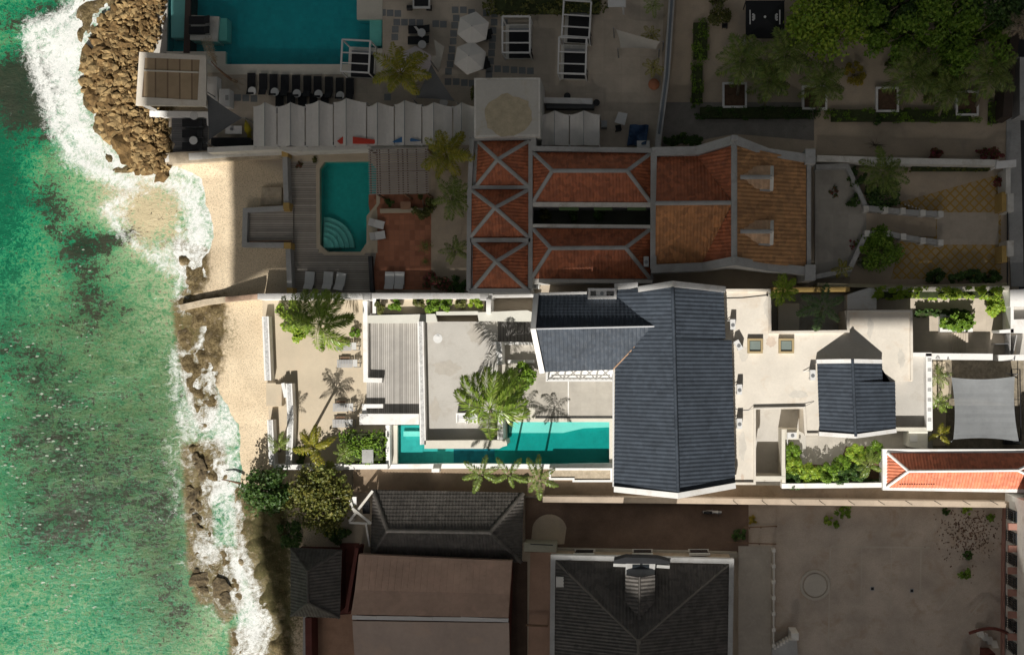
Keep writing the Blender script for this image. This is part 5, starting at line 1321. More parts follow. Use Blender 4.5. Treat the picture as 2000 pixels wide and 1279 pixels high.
palm((790, 150, 0), (783, 142, 4.2), 17, 2.7, 'big yellow-green palm between the cabana and the parasol', PALMY, (0, 0), 80, 1.0, .14, nl=24, lw=.1, ll=.7)
bush(926, 180, .35, 1.4, 'narrow shrub squeezed against the west side of the tower', OLIVE, 160, .22, ry=.7)

# ================================================================ gravel garden in the north-east
slab('gravel_drive', [(1318, -120), (1960, -120), (1965, 305), (1290, 300)], .02, -.3, GRAVELD)
slab('cobbled_path', [(1295, 200), (1590, 200), (1590, 275), (1435, 262), (1292, 288)], .035, -.1, plain('grey_cobbles', (.27, .25, .225), .9, .2, .5, 16, (.2, .19, .17), .4))
hedge(1352, 38, 1384, 120, .55, 'clipped low hedge running down beside the drive', GREENS, 700, .16, clumps=40)
hedge(1350, 122, 1374, 205, .55, 'clipped low hedge stretch meeting the long border hedge', GREENS, 700, .16, clumps=40)
hedge(1350, 207, 1600, 232, .55, 'dark clipped border hedge along the cobbled path', DGREENS, 1500, .17, clumps=70)
hedge(1602, 212, 1920, 238, .55, 'fresh green half of the clipped border hedge along the gravel', GREENS, 1700, .17, clumps=80)  # same border hedge carried on in a brighter leaf colour
hedge(1932, 196, 1952, 243, .6, 'short hedge stub by the dark garden wall', GREENS, 260, .17, clumps=20)
bush(1401, 14, 1.35, 1.5, 'reddish-green bush at the top of the low hedge', OLIVE, 650, .24)
o = thing('garden_bench', 'small dark slatted bench on the gravel', 'bench', P(1416, 52, 0))
part('seat', MB().rect(1410, 48, 1421, 55, .45, .4), METALB, o); part('backrest', MB().rect(1410, 46, 1421, 47.5, .85, .45), METALB, o)
for x in (1411, 1420): part('leg', MB().rect(x - .7, 48, x + .7, 55, .4, 0), METALB, o)
o = thing('gazebo', 'black square gazebo tent with a white scroll ornament on each side', 'gazebo', P(1494, 36, 0))
t = P(1494, 34, 3.0); cs = [P(1457, 2, 2.4), P(1532, 2, 2.4), P(1532, 74, 2.4), P(1457, 74, 2.4)]
m = MB().add([t] + cs + [c - Vector((0, 0, .3)) for c in cs], [(0, (k + 1) % 4 + 1, k + 1) for k in range(4)] + [(k + 1, (k + 1) % 4 + 1, (k + 1) % 4 + 5, k + 5) for k in range(4)])
part('canopy', m, BLACK, o)
for c in cs: part('pole', MB().bar(c, (c.x, c.y, 0), .08), METALB, o)
for s in (-1, 1):
    m = MB(); x = 1494 + s * 29
    m.bar(P(x, 20, 2.62), P(x, 48, 2.62), .1, .03)
    x2 = x - s * 6
    for dx, dy in ((0, 0), (0, -5), (0, 5), (-s * 4, 0), (-s * 2, -3), (-s * 2, 3)): m.disc(P(x2 + dx, 34 + dy, 2.66), .1, .03, 8)
    part('ornament', m, METALW, o)
part('finial', MB().disc(t, .1, .12, 10), METALW, o)
parasol(1461, 81, 2.3, .42, 'small round straw parasol in front of the black gazebo', SAILB, 14)
for i, (x0, y0, x1, y1) in enumerate(((1411, 161, 1459, 211), (1567, 167, 1616, 214), (1711, 170, 1756, 219), (1867, 177, 1912, 226))):
    o = thing('planter_box', ['square white-rimmed planter at the west end of the gravel', 'square white-rimmed planter below the yellow bush', 'square white-rimmed planter in the middle of the gravel', 'square white-rimmed planter at the east end of the gravel'][i], 'planter', P((x0 + x1) / 2, (y0 + y1) / 2, 0), 'white-rimmed square planters')
    part('rim', MB().frame(x0, y0, x1, y1, 4, .5, 0), WHITE, o); part('soil', MB().rect(x0 + 4, y0 + 4, x1 - 4, y1 - 4, .4, 0), SOIL, o)
pv = palm((1440, 186, .4), (1450, 118, 3.4), 16, 2.5, 'palm leaning north out of the west planter', PALMD, (0, 0), 90, .9, .12, nl=20, lw=.12, ll=.8, group='palms in the gravel garden')
for x, y, rz, sc, l in ((1532, 104, 1.2, 1.05, 'broad palm right in front of the black gazebo'), (1604, 150, 2.2, .9, 'palm growing over the planter below the hedge'), (1500, 140, 3.0, .85, 'low yellow-tipped palm left of the broad gazebo palm'), (1776, 146, .7, 1.1, 'palm over the middle planter'), (1850, 160, 4.0, .9, 'palm mixed with the big olive shrub'), (1925, 140, 2.7, 1.1, 'palm at the corner of the brown garden wall')):
    q = P(x, y, 3); dup(pv, (q.x - (P(1450, 118, 3.4).x - P(1440, 186, .4).x) * 0, q.y - 2.6, 0), 0, l, None, sc)
palm((1990, 40, 0), (1993, 48, 4.5), 12, 1.6, 'dry brown palm at the far corner of the garden wall', DRYF, (0, 0), 97, 1.2, .14, nl=16, lw=.1, ll=.7)
bush(1668, 144, .95, 1.1, 'rounded yellow-flowering bush on the gravel', YELLOWF, 520, .22)
bush(1826, 160, 1.7, 2.0, 'large olive-brown shrub between the gravel palms', OLIVE, 900, .28, clumps=24)
bush(1740, 122, .5, .7, 'small dark seedling shrub on the gravel', OLIVE, 110, .22); bush(1714, 236, .45, .8, 'tiny round bush breaking the border hedge', DGREENS, 140, .2)
def tree(px, py, r, h, lab, mat, n=1800, size=.36, trunk=.2, base=None, group=None, clumps=34, name='tree', zc=.62, ry=None):
    c = P(px, py, h * zc); b = P(*(base or (px, py)), 0); g = random.Random(int(px + 3 * py))
    o = thing(name, lab, 'tree', b, group); m = MB()
    top = Vector((c.x, c.y, h * .5))
    m.tube([b, b.lerp(top, .5) + Vector((.1, .05, 0)), top], [trunk, trunk * .8, trunk * .55], 9)
    for k in range(7):
        a = k * .9 + g.random(); e = Vector((c.x + math.cos(a) * r * .7, c.y + math.sin(a) * (ry or r) * .7, h * g.uniform(.6, .9)))
        m.tube([top - Vector((0, 0, h * .1)), top.lerp(e, .5) + Vector((0, 0, .15)), e], [trunk * .45, trunk * .25, .03], 6)
    part('trunk', m, BARK, o, smooth=True)
    part('crown', foliage(MB(), (c.x, c.y, c.z), (r, ry or r, h * (1 - zc)), n, size, clumps, g, flat=.3), mat, o)
    return o
tree(1617, 30, 3.3, 5.5, 'bright green dense tree east of the black gazebo', LIME, 4600, .36, clumps=80)
for i, (x, y, r, l, mt) in enumerate([(1712, 40, 2.5, 'dark green tree next to the bright one', GREENS), (1775, 62, 2.3, 'dark green tree in the middle of the top row', GREENS), (1840, 30, 2.8, 'tall green tree at the top edge', GREENS), (1900, 72, 3.0, 'leafy green tree nearest the brown garden wall', GREENS), (1868, 118, 1.7, 'small leafy tree hanging over the gravel palms', GREENS), (1760, 5, 2.6, 'dark tree cut by the top edge', DGREENS), (1945, 10, 2.4, 'shadowed tree in the top corner', DGREENS)]):
    tree(x, y, r, 5.0, l, mt, int(420 * r * r), .38, clumps=int(9 * r))
wall('tall dark brown wall closing the gravel garden on the street side', [(1984, 60), (1974, 130), (1968, 228)], .8, 2.6, plain('dark_brown_wall', (.06, .045, .035), .85, .2))
slab('road', [(1986, -200), (2300, -200), (2300, 1500), (2006, 1500), (2004, 720), (1990, 560), (1988, 300)], .03, -.3, ASPH)
slab('pavement', [(1968, 110), (1990, 110), (2000, 560), (1975, 560), (1965, 310)], .12, -.2, GREYW)
solo('street_kiosk', MB().rect(1992, 112, 2040, 225, 2.2, 0), GREYW, 'grey flat-topped kerbside block at the street', 'kiosk')
for i, (x, y, r, l) in enumerate([(1936, 298, 1.1, 'magenta bougainvillea by the street end of the long wall'), (1955, 352, .8, 'magenta bougainvillea over the yellow yard corner'), (1828, 300, .8, 'sparse reddish bush behind the long garden wall')]):
    bush(x, y, r, 1.3, l, MAGENTA, 420, .22, ry=r * .6)
for i, (x, y) in enumerate(((1312, 274), (1336, 272), (1360, 276))):
    bush(x, y, .7, 1.0, ['dark spiky shrub at the foot of the club wall', 'dark spiky shrub in the middle behind the gabled house', 'dark spiky shrub nearest the gable peak'][i], DGREENS, 200, .3, ry=.45, group='dark shrubs behind the gabled house')
o = thing('bare_shrub', 'bare leafless shrub on the gravel below the border hedge', 'shrub', P(1708, 282, 0)); m = MB(); g = random.Random(2); b = P(1708, 284, 0)
for k in range(16):
    a = g.uniform(0, 6.28); e = b + Vector((math.cos(a) * g.uniform(.4, 1.1), math.sin(a) * g.uniform(.3, .9), g.uniform(.7, 1.5))); m.tube([b, b.lerp(e, .5) + Vector((0, 0, .2)), e], [.03, .02, .006], 4)
part('branches', m, BARK, o)

# ================================================================ neighbour with red roofs
slab('deck', [(567, 306), (622, 306), (622, 493), (735, 493), (722, 572), (570, 572)], .06, -.3, DECKH)
slab('deck', [(486, 408), (572, 405), (572, 476), (486, 478)], .30, -.5, DECKH)
slab('patio', [(720, 380), (842, 380), (842, 566), (722, 566), (735, 493), (720, 400)], .05, -.3, TERRA)
slab('pool_surround', [(567, 293), (900, 290), (900, 318), (735, 318), (735, 312), (567, 316)], .075, -.2, SANDG)
slab('garden_path', [(842, 300), (920, 300), (920, 570), (842, 570)], .04, -.3, GRAVELD)
octo = [(634, 316), (722, 315), (735, 330), (735, 398), (716, 422), (716, 474), (704, 492), (640, 492), (625, 478), (624, 330)]
co = MB(); N = len(octo); cx, cy = 678, 405
outer = [(cx + (x - cx) * (1 + 7 / max(12, abs(x - cx))), cy + (y - cy) * (1 + 6 / max(40, abs(y - cy)))) for x, y in octo]
co.ring(outer, octo, .12, -.5); co.prism([(716, 422), (735, 398), (737, 420), (737, 494), (704, 494), (704, 492), (716, 474)], .10, -.5)
co.prism([(624, 478), (640, 492), (622, 494)], .10, -.5); co.prism([(622, 314), (634, 316), (624, 330)], .10, -.5)
m = MB()
for k, r in enumerate((60, 50, 40, 30, 20)):
    pts = [(632, 484)] + [(632 + r * math.cos(a), 484 - r * math.sin(a)) for a in np.linspace(0, math.pi / 2, 9)]
    pts = [(max(626, min(714, x)), max(318, min(489, y))) for x, y in pts]
    m.prism(pts, -.95 + k * .17, -1.3)
pool('swimming_pool', 'teal pool with cut corners and curved steps beside the terracotta patio', octo, 1.3, -.1, TEAL, (co, SANDG), -.12, [('steps', m, TEALL)])
def picket(label, pts, z1=1.0):
    m = MB().wall(pts, .42, z1, -.4)
    o = thing('garden_fence', label, 'wall', P(*pts[0], -.4), 'pale low walls around the neighbour deck'); part('wall', m, GREYW, o)
    for p in (pts[0], pts[-1]): part('pier', MB().rect(p[0] - 6, p[1] - 6, p[0] + 6, p[1] + 6, z1 + .15, -.4), OCHRE, o)
    return o
picket('pale low wall with ochre piers above the deck platform', [(556, 300), (559, 402)]); picket('pale low wall with ochre piers below the deck platform', [(562, 480), (566, 568)])
picket('pale low wall along the seaward end of the deck platform', [(560, 406), (479, 411), (477, 478), (560, 479)], .75)
o = thing('railing', 'dark cross-braced railing on the south edge of the deck platform', 'railing', P(525, 470, .3)); m = MB()
for k in range(3):
    a, b_ = 488 + k * 27, 515 + k * 27
    m.bar(P(a, 472, .35), P(b_, 472, 1.1), .05); m.bar(P(b_, 472, .35), P(a, 472, 1.1), .05)
part('brace', m, METALB, o); part('rail', MB().bar(P(488, 472, 1.15), P(570, 470, 1.15), .08), WOODB, o)
o = thing('beach_steps', 'brown rubble steps under the seaward wall on the beach', 'steps', P(528, 385, -.2)); part('steps', MB().prism([(512, 366), (550, 366), (550, 400), (508, 400)], .18, -.6).prism([(518, 366), (550, 366), (550, 384), (516, 384)], .32, -.4), SANDW, o)
# slatted pergola
o = thing('pergola', 'pale slatted pergola between the pool and the garden palms', 'pergola', P(778, 335, 0)); m = MB()
for k in range(20): m.bar(P(719 + k * .12, 292 + k * 4.6, 2.7), P(836 + k * .06, 290 + k * 4.5, 2.7), .10, .04)
so = part('slats', m, plain('weathered_pink_slats', (.40, .355, .325), .85, .12), o); m = MB()
jm = MB()
for k in range(7): jm.bar(P(723 + k * 18, 291, 2.58), P(725 + k * 18, 380, 2.58), .09, .12)
part('joist', jm, WOODB, o)['kind'] = 'stuff'
part('beam', MB().bar(P(720, 338, 2.5), P(838, 334, 2.5), .1, .14).bar(P(736, 292, 2.6), P(738, 380, 2.6), .1, .14).bar(P(786, 292, 2.6), P(788, 380, 2.6), .1, .14).bar(P(832, 292, 2.6), P(834, 378, 2.6), .1, .14), WOODB, o)
for q in ((738, 380), (792, 380), (834, 378), (836, 292), (722, 292)): part('post', MB().bar(P(*q, 2.6), (P(*q, 2.6).x, P(*q, 2.6).y, 0), .14), WOODB, o)
solo('low_wall', MB().wall([(742, 412), (840, 410)], .35, .5, 0), SANDG, 'low pale kerb wall across the terracotta patio', 'wall')
solo('patio_table', MB().rect(782, 394, 802, 409, .72, .66).rect(784, 396, 786, 398, .66, 0).rect(798, 404, 800, 406, .66, 0).rect(784, 404, 786, 406, .66, 0).rect(798, 396, 800, 398, .66, 0), plain('clay_table', (.38, .22, .14), .8, .1), 'clay-coloured table by the round bush on the patio', 'table')
bush(760, 398, .4, .5, 'potted plant on the terracotta patio below the pergola', DGREENS, 120, .2)
wl = daybed(738, 438, .05, 2.9, 'white reclining chair on the patio, upper of the pair by the pool', 'white patio loungers', METALW, 1.3, .72)
for x, y, r_, l in ((740, 461, 3.3, 'white reclining chair on the patio, lower of the pair by the pool'), (763, 548, -1.6, 'white lounger at the foot of the terracotta patio, left one'), (782, 548, -1.6, 'white lounger at the foot of the terracotta patio, right one'),
                    (607, 548, -1.65, 'white lounger on the shaded deck, nearest the sea'), (643, 548, -1.65, 'white lounger on the shaded deck, middle one'), (667, 550, -1.75, 'white lounger on the shaded deck, nearest the patio')):
    dup(wl, P(x, y, .06), r_ - 2.9, l, 'white patio loungers' if x > 700 else 'white loungers on the shaded deck', 1.2 if y > 500 else 1)
palm((872, 330, 0), (872, 302, 4.2), 17, 2.5, 'large yellow-green palm behind the slatted pergola', PALMY, (0, 0), 101, 1.0, .14, nl=24, lw=.1, ll=.7)
palm((880, 400, 0), (884, 385, 3.4), 14, 2.1, 'dark green palm beside the red pyramid roofs', PALMD, (0, 0), 102, 1.0, .12, nl=20, lw=.1, ll=.7)
palm((886, 500, 0), (889, 490, 2.8), 10, 1.5, 'young palm at the edge of the gravel path', PALMD, (0, 0), 103, 1.0, .1, nl=20, lw=.1, ll=.7)
bush(825, 402, 1.0, 1.2, 'round olive bush at the pergola corner', OLIVE, 520, .22)
for x, y, s, l in ((832, 482, .75, 'spiky agave cluster at the patio edge'), (832, 512, .5, 'small spiky agave below the larger one')):
    b = P(x, y, 0); o = thing('agave', l, 'plant', b, 'agaves at the patio edge'); part('leaves', palm_crown(b + Vector((0, 0, .25)), 24, s, (0, 0), int(x + y), .3, 3, .2, .6, (.1, 1.3)), PALMD, o); part('stem', MB().tube([b, b + Vector((0, 0, .3))], [.09, .06], 6), BARK, o)
bush(855, 548, 1.2, 1.2, 'pink-flowering bush in the corner of the terracotta patio', REDFLOW, 700, .22, ry=.9); bush(893, 556, .8, 1.1, 'dark leafy shrub under the third pyramid roof', DGREENS, 360, .24)
bush(584, 322, .3, .4, 'small potted red plant by the neighbour pool', REDFLOW, 90, .16); bush(614, 312, .25, .4, 'small potted plant at the corner of the neighbour pool', OLIVE, 80, .16)
solo('patio_wall', MB().wall([(722, 500), (726, 570)], .3, .7, 0), plain('dark_timber_wall', (.06, .06, .065), .8, .2), 'dark low wall between the deck and the terracotta patio', 'wall')

# low red buildings
o = thing('red_roof_house', 'low house with three pyramid roofs and two hipped red tile roofs', 'house', P(1090, 420, 0))
e1, a1 = 3.6, 5.1
part('wall', MB().prism([(917, 268), (1036, 268), (1036, 572), (914, 572)], e1 - .1, 0).prism([(1036, 292), (1276, 295), (1276, 402), (1036, 402)], e1 - .1, 0).prism([(1036, 438), (1276, 440), (1276, 550), (1036, 552)], e1 - .1, 0), GREYW, o)
caps = MB()
def hip(nw, ne, se, sw, r0, r1, ze, zr, mat, nm='roof', roll=.28, cm=None):
    A, B, C_, D, E, F = P(*nw, ze), P(*ne, ze), P(*se, ze), P(*sw, ze), P(*r0, zr), P(*r1, zr)
    m = MB()
    if (E - F).length < .05:
        for pts, d in (((A, B, E), (0, 1)), ((B, C_, E), (1, 0)), ((C_, D, E), (0, -1)), ((D, A, E), (-1, 0))): tiles(m, pts, d, roll, .33, .045)
    else:
        for pts, d in (((A, B, F, E), (0, 1)), ((B, C_, F), (1, 0)), ((C_, D, E, F), (0, -1)), ((D, A, E), (-1, 0))): tiles(m, pts, d, roll, .33, .045)
    part(nm, m, mat, o)
    for a, b_ in ((A, E), (B, F), (C_, F), (D, E), (E, F)):
        if (a - b_).length > .1: (cm or caps).cap(a + Vector((0, 0, .08)), b_ + Vector((0, 0, .1)), .34, .1)
hip((934, 277), (1034, 275), (1032, 364), (930, 364), (972, 312), (972, 312), e1, a1, RED, 'pyramid_roof')
hip((919, 370), (1034, 370), (1033, 464), (917, 466), (967, 406), (967, 406), e1, a1 + .2, ORANGE if False else RED, 'pyramid_roof')
hip((924, 473), (1031, 473), (1030, 566), (924, 566), (969, 511), (969, 511), e1, a1, RED, 'pyramid_roof')
hip((1041, 298), (1271, 300), (1271, 396), (1041, 395), (1079, 334), (1225, 334), e1, a1, RED, 'hip_roof')
hip((1040, 446), (1270, 448), (1270, 544), (1038, 544), (1076, 485), (1222, 484), e1, a1, RED, 'hip_roof')
part('ridge_cap', caps, GREYW, o)
part('parapet', MB().wall([(922, 270), (1042, 268), (1042, 290), (1276, 294)], .4, e1 + .35, e1 - .4).wall([(1036, 275), (1036, 566)], .35, e1 + .25, e1 - .3).wall([(918, 366), (1036, 366)], .3, e1 + .2, e1 - .3).wall([(918, 469), (1036, 469)], .36, e1 + .25, e1 - .3).wall([(917, 568), (1036, 568)], .4, e1 + .25, e1 - .3).wall([(922, 272), (917, 366), (915, 568)], .36, e1 + .25, e1 - .3), GREYW, o)
part('gutter', MB().wall([(1040, 399), (1272, 400)], .36, e1 + .15, e1 - .3).wall([(1040, 441), (1272, 443)], .3, e1 + .15, e1 - .3).wall([(1040, 548), (1274, 550)], .3, e1 + .1, e1 - .3), OFFW, o)
slab('courtyard', [(1040, 402), (1270, 402), (1270, 440), (1040, 440)], .3, 0, plain('dark_patio_floor', (.12, .13, .10), .9, .2))  # dark floor colour for the slot courtyard
for i, (x, l) in enumerate(((1062, 'pale plant at the west end of the slot courtyard'), (1120, 'dark plant in the middle of the slot courtyard'), (1170, 'dark plant near the east end of the slot courtyard'))): bush(x, 420, .5, 2.4, l, DGREENS if i else OLIVE, 160, .3)
part('green_canopy', MB().rect(1092, 404, 1130, 411, 2.9, 2.8).rect(1160, 404, 1196, 411, 2.9, 2.8).rect(1225, 404, 1262, 411, 2.9, 2.8), plain('green_awning', (.12, .19, .08), .8, .1), o)
ac_unit(1045, 560, .1, 'grey air conditioner in the gap south of the hipped roofs', 1.57); ac_unit(1262, 512, e1 + .2, 'white air conditioner on the hip end of the red roof')

# gabled house
o = thing('gabled_house', 'tall gabled house with orange tiles, white parapets and two dormers', 'house', P(1430, 400, 0))
ge, gr_ = 4.8, 7.4
part('wall', MB().prism([(1283, 304), (1572, 316), (1572, 520), (1283, 514)], ge - .2, 0), OFFW, o)
N_, S_, M1 = P(1434, 284, gr_), P(1434, 506, gr_), P(1430, 396, gr_)
m = MB(); tiles(m, [P(1283, 308, ge), P(1362, 306, ge), M1, P(1281, 397, gr_)], (0, 1), .28, .33, .045); part('north_wing_roof', m, RED, o)
m = MB(); tiles(m, [P(1281, 398, gr_), M1, P(1369, 518, ge), P(1280, 520, ge)], (0, -1), .28, .33, .045); part('south_wing_roof', m, ORANGE, o)
m = MB(); tiles(m, [P(1362, 306, ge), N_, M1 + Vector((.1, 0, 0))], (-1, 0), .3, .33, .05); tiles(m, [M1 + Vector((.1, 0, 0)), S_, P(1369, 518, ge)], (-1, 0), .3, .33, .05); part('west_roof', m, RED, o)
m = MB(); tiles(m, [N_, P(1574, 313, ge), P(1574, 524, ge), S_], (1, 0), .33, .36, .05); part('east_roof', m, tilemat('tan_clay_roof_tiles', (.46, .24, .10), .6, .25, (.35, .2, .1)), o)
part('ridge_cap', MB().cap(P(1434, 278, gr_ + .12), P(1434, 510, gr_ + .12), .5, .14).cap(P(1279, 397, gr_ + .1), P(1428, 396, gr_ + .1), .36, .12), GREYW, o)
part('north_parapet', MB().wall([(1274, 296), (1360, 294), (1434, 272), (1500, 298), (1575, 309)], .7, [ge + .5, ge + .7, gr_ + .45, ge + 1.3, ge + .4], ge - .8).rect(1573, 291, 1593, 320, ge + .7, 0).prism([(1428, 264), (1441, 264), (1441, 274), (1428, 274)], gr_ + .7, ge), GREYW, o)
part('south_parapet', MB().wall([(1272, 525), (1372, 521), (1434, 509), (1500, 521), (1576, 529)], .7, [ge + .5, ge + .6, gr_ + .4, ge + 1.1, ge + .3], ge - .8).rect(1573, 517, 1593, 547, ge + .5, 0), GREYW, o)
part('west_parapet', MB().wall([(1277, 297), (1276, 525)], .5, ge + .5, 0), GREYW, o)
part('east_coping', MB().wall([(1580, 312), (1580, 526)], .35, ge + .15, 0), GREYW, o)
for k, yc in enumerate((346, 452)):
    zr = gr_ - .22
    d = MB(); tiles(d, [P(1447, yc, zr), P(1506, yc, zr), P(1506, yc + 24, zr - .55), P(1462, yc + 22, zr - .55)], (0, -1), .36, .36, .04); tiles(d, [P(1506, yc, zr), P(1447, yc, zr), P(1462, yc - 20, zr - .55), P(1506, yc - 22, zr - .55)], (0, 1), .36, .36, .04)
    dm = part('dormer', d, tilemat('sunlit_tone_dormer_tiles', (.62, .40, .24), .6, .15), o)  # tiles painted paler for the sunlit look of the south slope
    part('gable_wall', MB().wprism([P(1505, yc - 22, zr - .7), P(1509, yc - 22, zr - .7), P(1509, yc + 26, zr - .7), P(1505, yc + 26, zr - .7)], ge).wall([(1508, yc - 22), (1508, yc), (1507, yc + 26)], .28, [zr - .5, zr + .2, zr - .5], ge), OFFW, dm)
    part('ridge_cap', MB().cap(P(1446, yc, zr + .08), P(1508, yc, zr + .08), .36, .1).bar(P(1462, yc + 23, zr - .68), P(1505, yc + 26, zr - .68), .22, .1), GREYW, dm)
    part('cheek', MB().rect(1498, yc + 26, 1505, yc + 46, ge + 1.0, ge - .2), OFFW, dm)

# east garden of the gabled house
slab('patio', [(1592, 320), (1668, 320), (1692, 405), (1692, 456), (1660, 540), (1592, 545)], .5, -.2, PATIO)
YT = lined('yellow_diamond_paving', (.46, .36, .22), (.40, .24, .05), .6, 0, .8, .1, .22, .6, rad(45))
slab('yard', [(1655, 326), (1960, 326), (1965, 556), (1660, 556)], .04, -.3, GRAVELD)
slab('yard_paving', [(1758, 395), (1955, 340), (1955, 545), (1740, 545), (1758, 475)], .055, -.1, YT)
slab('yard_paving', [(1830, 415), (1950, 415), (1950, 478), (1830, 478)], .07, -.1, PAVEL)
wall('white wall with end block behind the upper patio', [(1594, 326), (1656, 324)], .42, 1.4, GREYW); wall('white diagonal garden wall down to the stair head, northern one', [(1653, 320), (1692, 404)], .36, 1.3, GREYW); wall('white diagonal garden wall up from the stair foot, southern one', [(1690, 460), (1660, 526), (1594, 541)], .42, 1.3, GREYW)
wall('long pale wall along the north of the yellow yard', [(1596, 309), (1750, 314), (1950, 318)], .5, 1.8, OFFW)
wall('long yellowish wall separating the yellow yard from the villa', [(1596, 556), (1780, 560), (1970, 556)], .3, 1.7, plain('aged_yellow_wall', (.42, .37, .24), .9, .2))
o = thing('garden_stairs', 'garden stairs between two white balustrades going down to the yellow yard', 'stairs', P(1760, 436, 0)); m = MB()
for k in range(9): m.rect(1692 + k * 15, 416, 1708 + k * 15, 462, .52 - k * .05, -.1)
part('steps', m, GRAVELD, o)
part('balustrade', MB().wall([(1690, 406), (1730, 410), (1768, 414), (1838, 418)], .45, [1.3, 1.3, 1.2, 1.0], 0), GREYW, o); part('balustrade', MB().wall([(1690, 456), (1735, 456), (1770, 464), (1838, 474)], .45, [1.3, 1.3, 1.2, 1.0], 0), GREYW, o)
for q in ((1692, 408), (1730, 410), (1764, 412), (1803, 416), (1838, 418), (1694, 456), (1733, 456), (1765, 462), (1803, 470), (1838, 474)): part('pier', MB().rect(q[0] - 5, q[1] - 6, q[0] + 5, q[1] + 6, 1.45, 0), OFFW, o)
m = MB()
for k in range(10): m.tube(PT((1768 + k * 7, 400 + k * 2.2, .1), (1768 + k * 7, 400 + k * 2.2, .9)), [.09, .06], 6)
part('balusters', m, OFFW, o)
bush(1720, 487, 1.75, 2.2, 'big round clipped green bush south of the garden stairs', GREENS, 2200, .24, clumps=50); bush(1728, 380, 1.5, 2.2, 'round dark clipped bush north of the garden stairs', DGREENS, 1100, .22, clumps=34)
palm((1722, 350, 0), (1724, 338, 4.0), 15, 2.4, 'grey-green palm above the dark clipped bush', PALMD, (0, 0), 111, 1.0, .13, nl=22, lw=.1, ll=.7); bush(1675, 345, .8, 1.6, 'dense shrub behind the northern diagonal wall', DGREENS, 320, .25); bush(1668, 395, .7, 1.2, 'dark shrub at the stair head', DGREENS, 240, .24)
palm((1644, 535, .4), (1644, 524, 2.2), 6, 1.0, 'yellow banana-like palm at the patio corner', PALMY, (0, 0), 112, .9, .08, nl=12, lw=.2, ll=.8); bush(1690, 512, .6, 1.0, 'white-flowering shrub under the round bush', leafy('white_flowers', [(.08, .12, .03), (.5, .48, .38), (.06, .09, .02)]), 240, .2)
bush(1664, 478, .4, .8, 'red flowering plant by the southern diagonal wall', MAGENTA, 120, .2); bush(1632, 374, .5, .9, 'red and green plants on the upper patio', REDFLOW, 180, .2)
for i, (x, r, l) in enumerate(((1830, .8, 'dark shrub at the west of the row against the yellowish wall'), (1866, .9, 'dark shrub in the middle of the row against the yellowish wall'), (1900, 1.0, 'dark shrub under the bougainvillea in the wall row'), (1935, .9, 'dark shrub at the street end of the wall row'))): bush(x, 540, r, 1.8, l, DGREENS, 300, .28, ry=.6, group='shrubs along the yellowish wall')
hedge(1770, 322, 1945, 334, .7, 'thin flower hedge along the north wall of the yellow yard', OLIVE, 420, .2, clumps=40)
o = thing('street_gate', 'street wall with ochre piers and two black barred gates', 'gate', P(1972, 440, 0)); part('pier', MB().rect(1957, 375, 1968, 412, 2.0, 0), OCHRE, o); part('pier', MB().rect(1957, 480, 1968, 512, 2.0, 0), OCHRE, o); part('wall', MB().rect(1965, 330, 1974, 378, 2.2, 0).rect(1968, 378, 1980, 414, 2.3, 0).rect(1968, 470, 1980, 500, 2.3, 0), OFFW, o)
for y0, y1 in ((415, 470), (502, 556)):
    m = MB()
    for k in range(9): m.bar(P(1966, y0 + (y1 - y0) * k / 8, .1), P(1968, y0 + (y1 - y0) * k / 8, 2.0), .04)
    m.bar(P(1968, y0, 2.0), P(1968, y1, 2.0), .07).bar(P(1967, y0, 1.0), P(1967, y1, 1.0), .06); part('gate_leaf', m, METALB, o)
o = thing('gate_roof', 'white flat gate roof at the street by the bougainvillea', 'gate roof', P(1962, 322, 0)); part('roof', MB().prism([(1947, 315), (1985, 312), (1985, 326), (1945, 330)], 2.6, 2.4), WHITE, o)
for x in (1950, 1980): part('post', MB().rect(x - 3, 318, x + 3, 325, 2.4, 0), WHITE, o)
# ================================================================ south neighbours
slab('yard', [(1462, 986), (1975, 986), (1975, 1420), (1462, 1420)], .02, -.3, YARD)
slab('yard', [(1026, 972), (1462, 980), (1462, 1078), (1026, 1078)], .025, -.3, plain('reddish_earth', (.17, .115, .085), .95, .22, .5, 10, (.15, .1, .07), .4))
slab('side_path', [(1442, 1066), (1510, 1066), (1510, 1420), (1442, 1420)], .05, -.2, plain('pale_concrete_path', (.43, .39, .34), .9, .1, .6, 6, (.5, .46, .4), .2))
arch = [(1036, 1066), (1040, 1030)] + [(1073 - 34 * math.cos(a), 1036 - 32 * math.sin(a)) for a in np.linspace(.2, math.pi - .2, 12)] + [(1102, 1062)]
slab('side_path', arch, .06, -.2, GRAVELD)
slab('side_path', [(1036, 1078), (1086, 1078), (1086, 1420), (1028, 1420)], .05, -.2, plain('salmon_paving', (.40, .26, .19), .9, .12, .6, 8))
slab('alley', [(1000, 1096), (1030, 1096), (1030, 1420), (992, 1420)], .03, -.2, plain('dark_alley', (.09, .06, .045), .95, .25))
wall('long pale boundary wall between the villa alley and the dusty yard', [(1060, 975), (1300, 977), (1600, 981), (2000, 986)], .5, 1.3, plain('dusty_wall', (.44, .36, .28), .9, .14, .6, 8))
mp_ = None
for i, x in enumerate((1432, 1488, 1544, 1600, 1657, 1715, 1768, 1824, 1880, 1934, 1990)):
    b = P(x, 977, 1.25)
    if mp_ is None:
        mp_ = thing('wire_post', 'slanting thin wire post on the boundary wall', 'post', b, 'slanting wire posts on the boundary wall')
        part('post', MB().tube([b, b + Vector((.16, -.1, .75))], .03, 6), METALB, mp_); part('arm', MB().tube([b + Vector((.16, -.1, .75)), b + Vector((.4, -.25, .9))], .025, 6), METALB, mp_)
    else: dup(mp_, b)
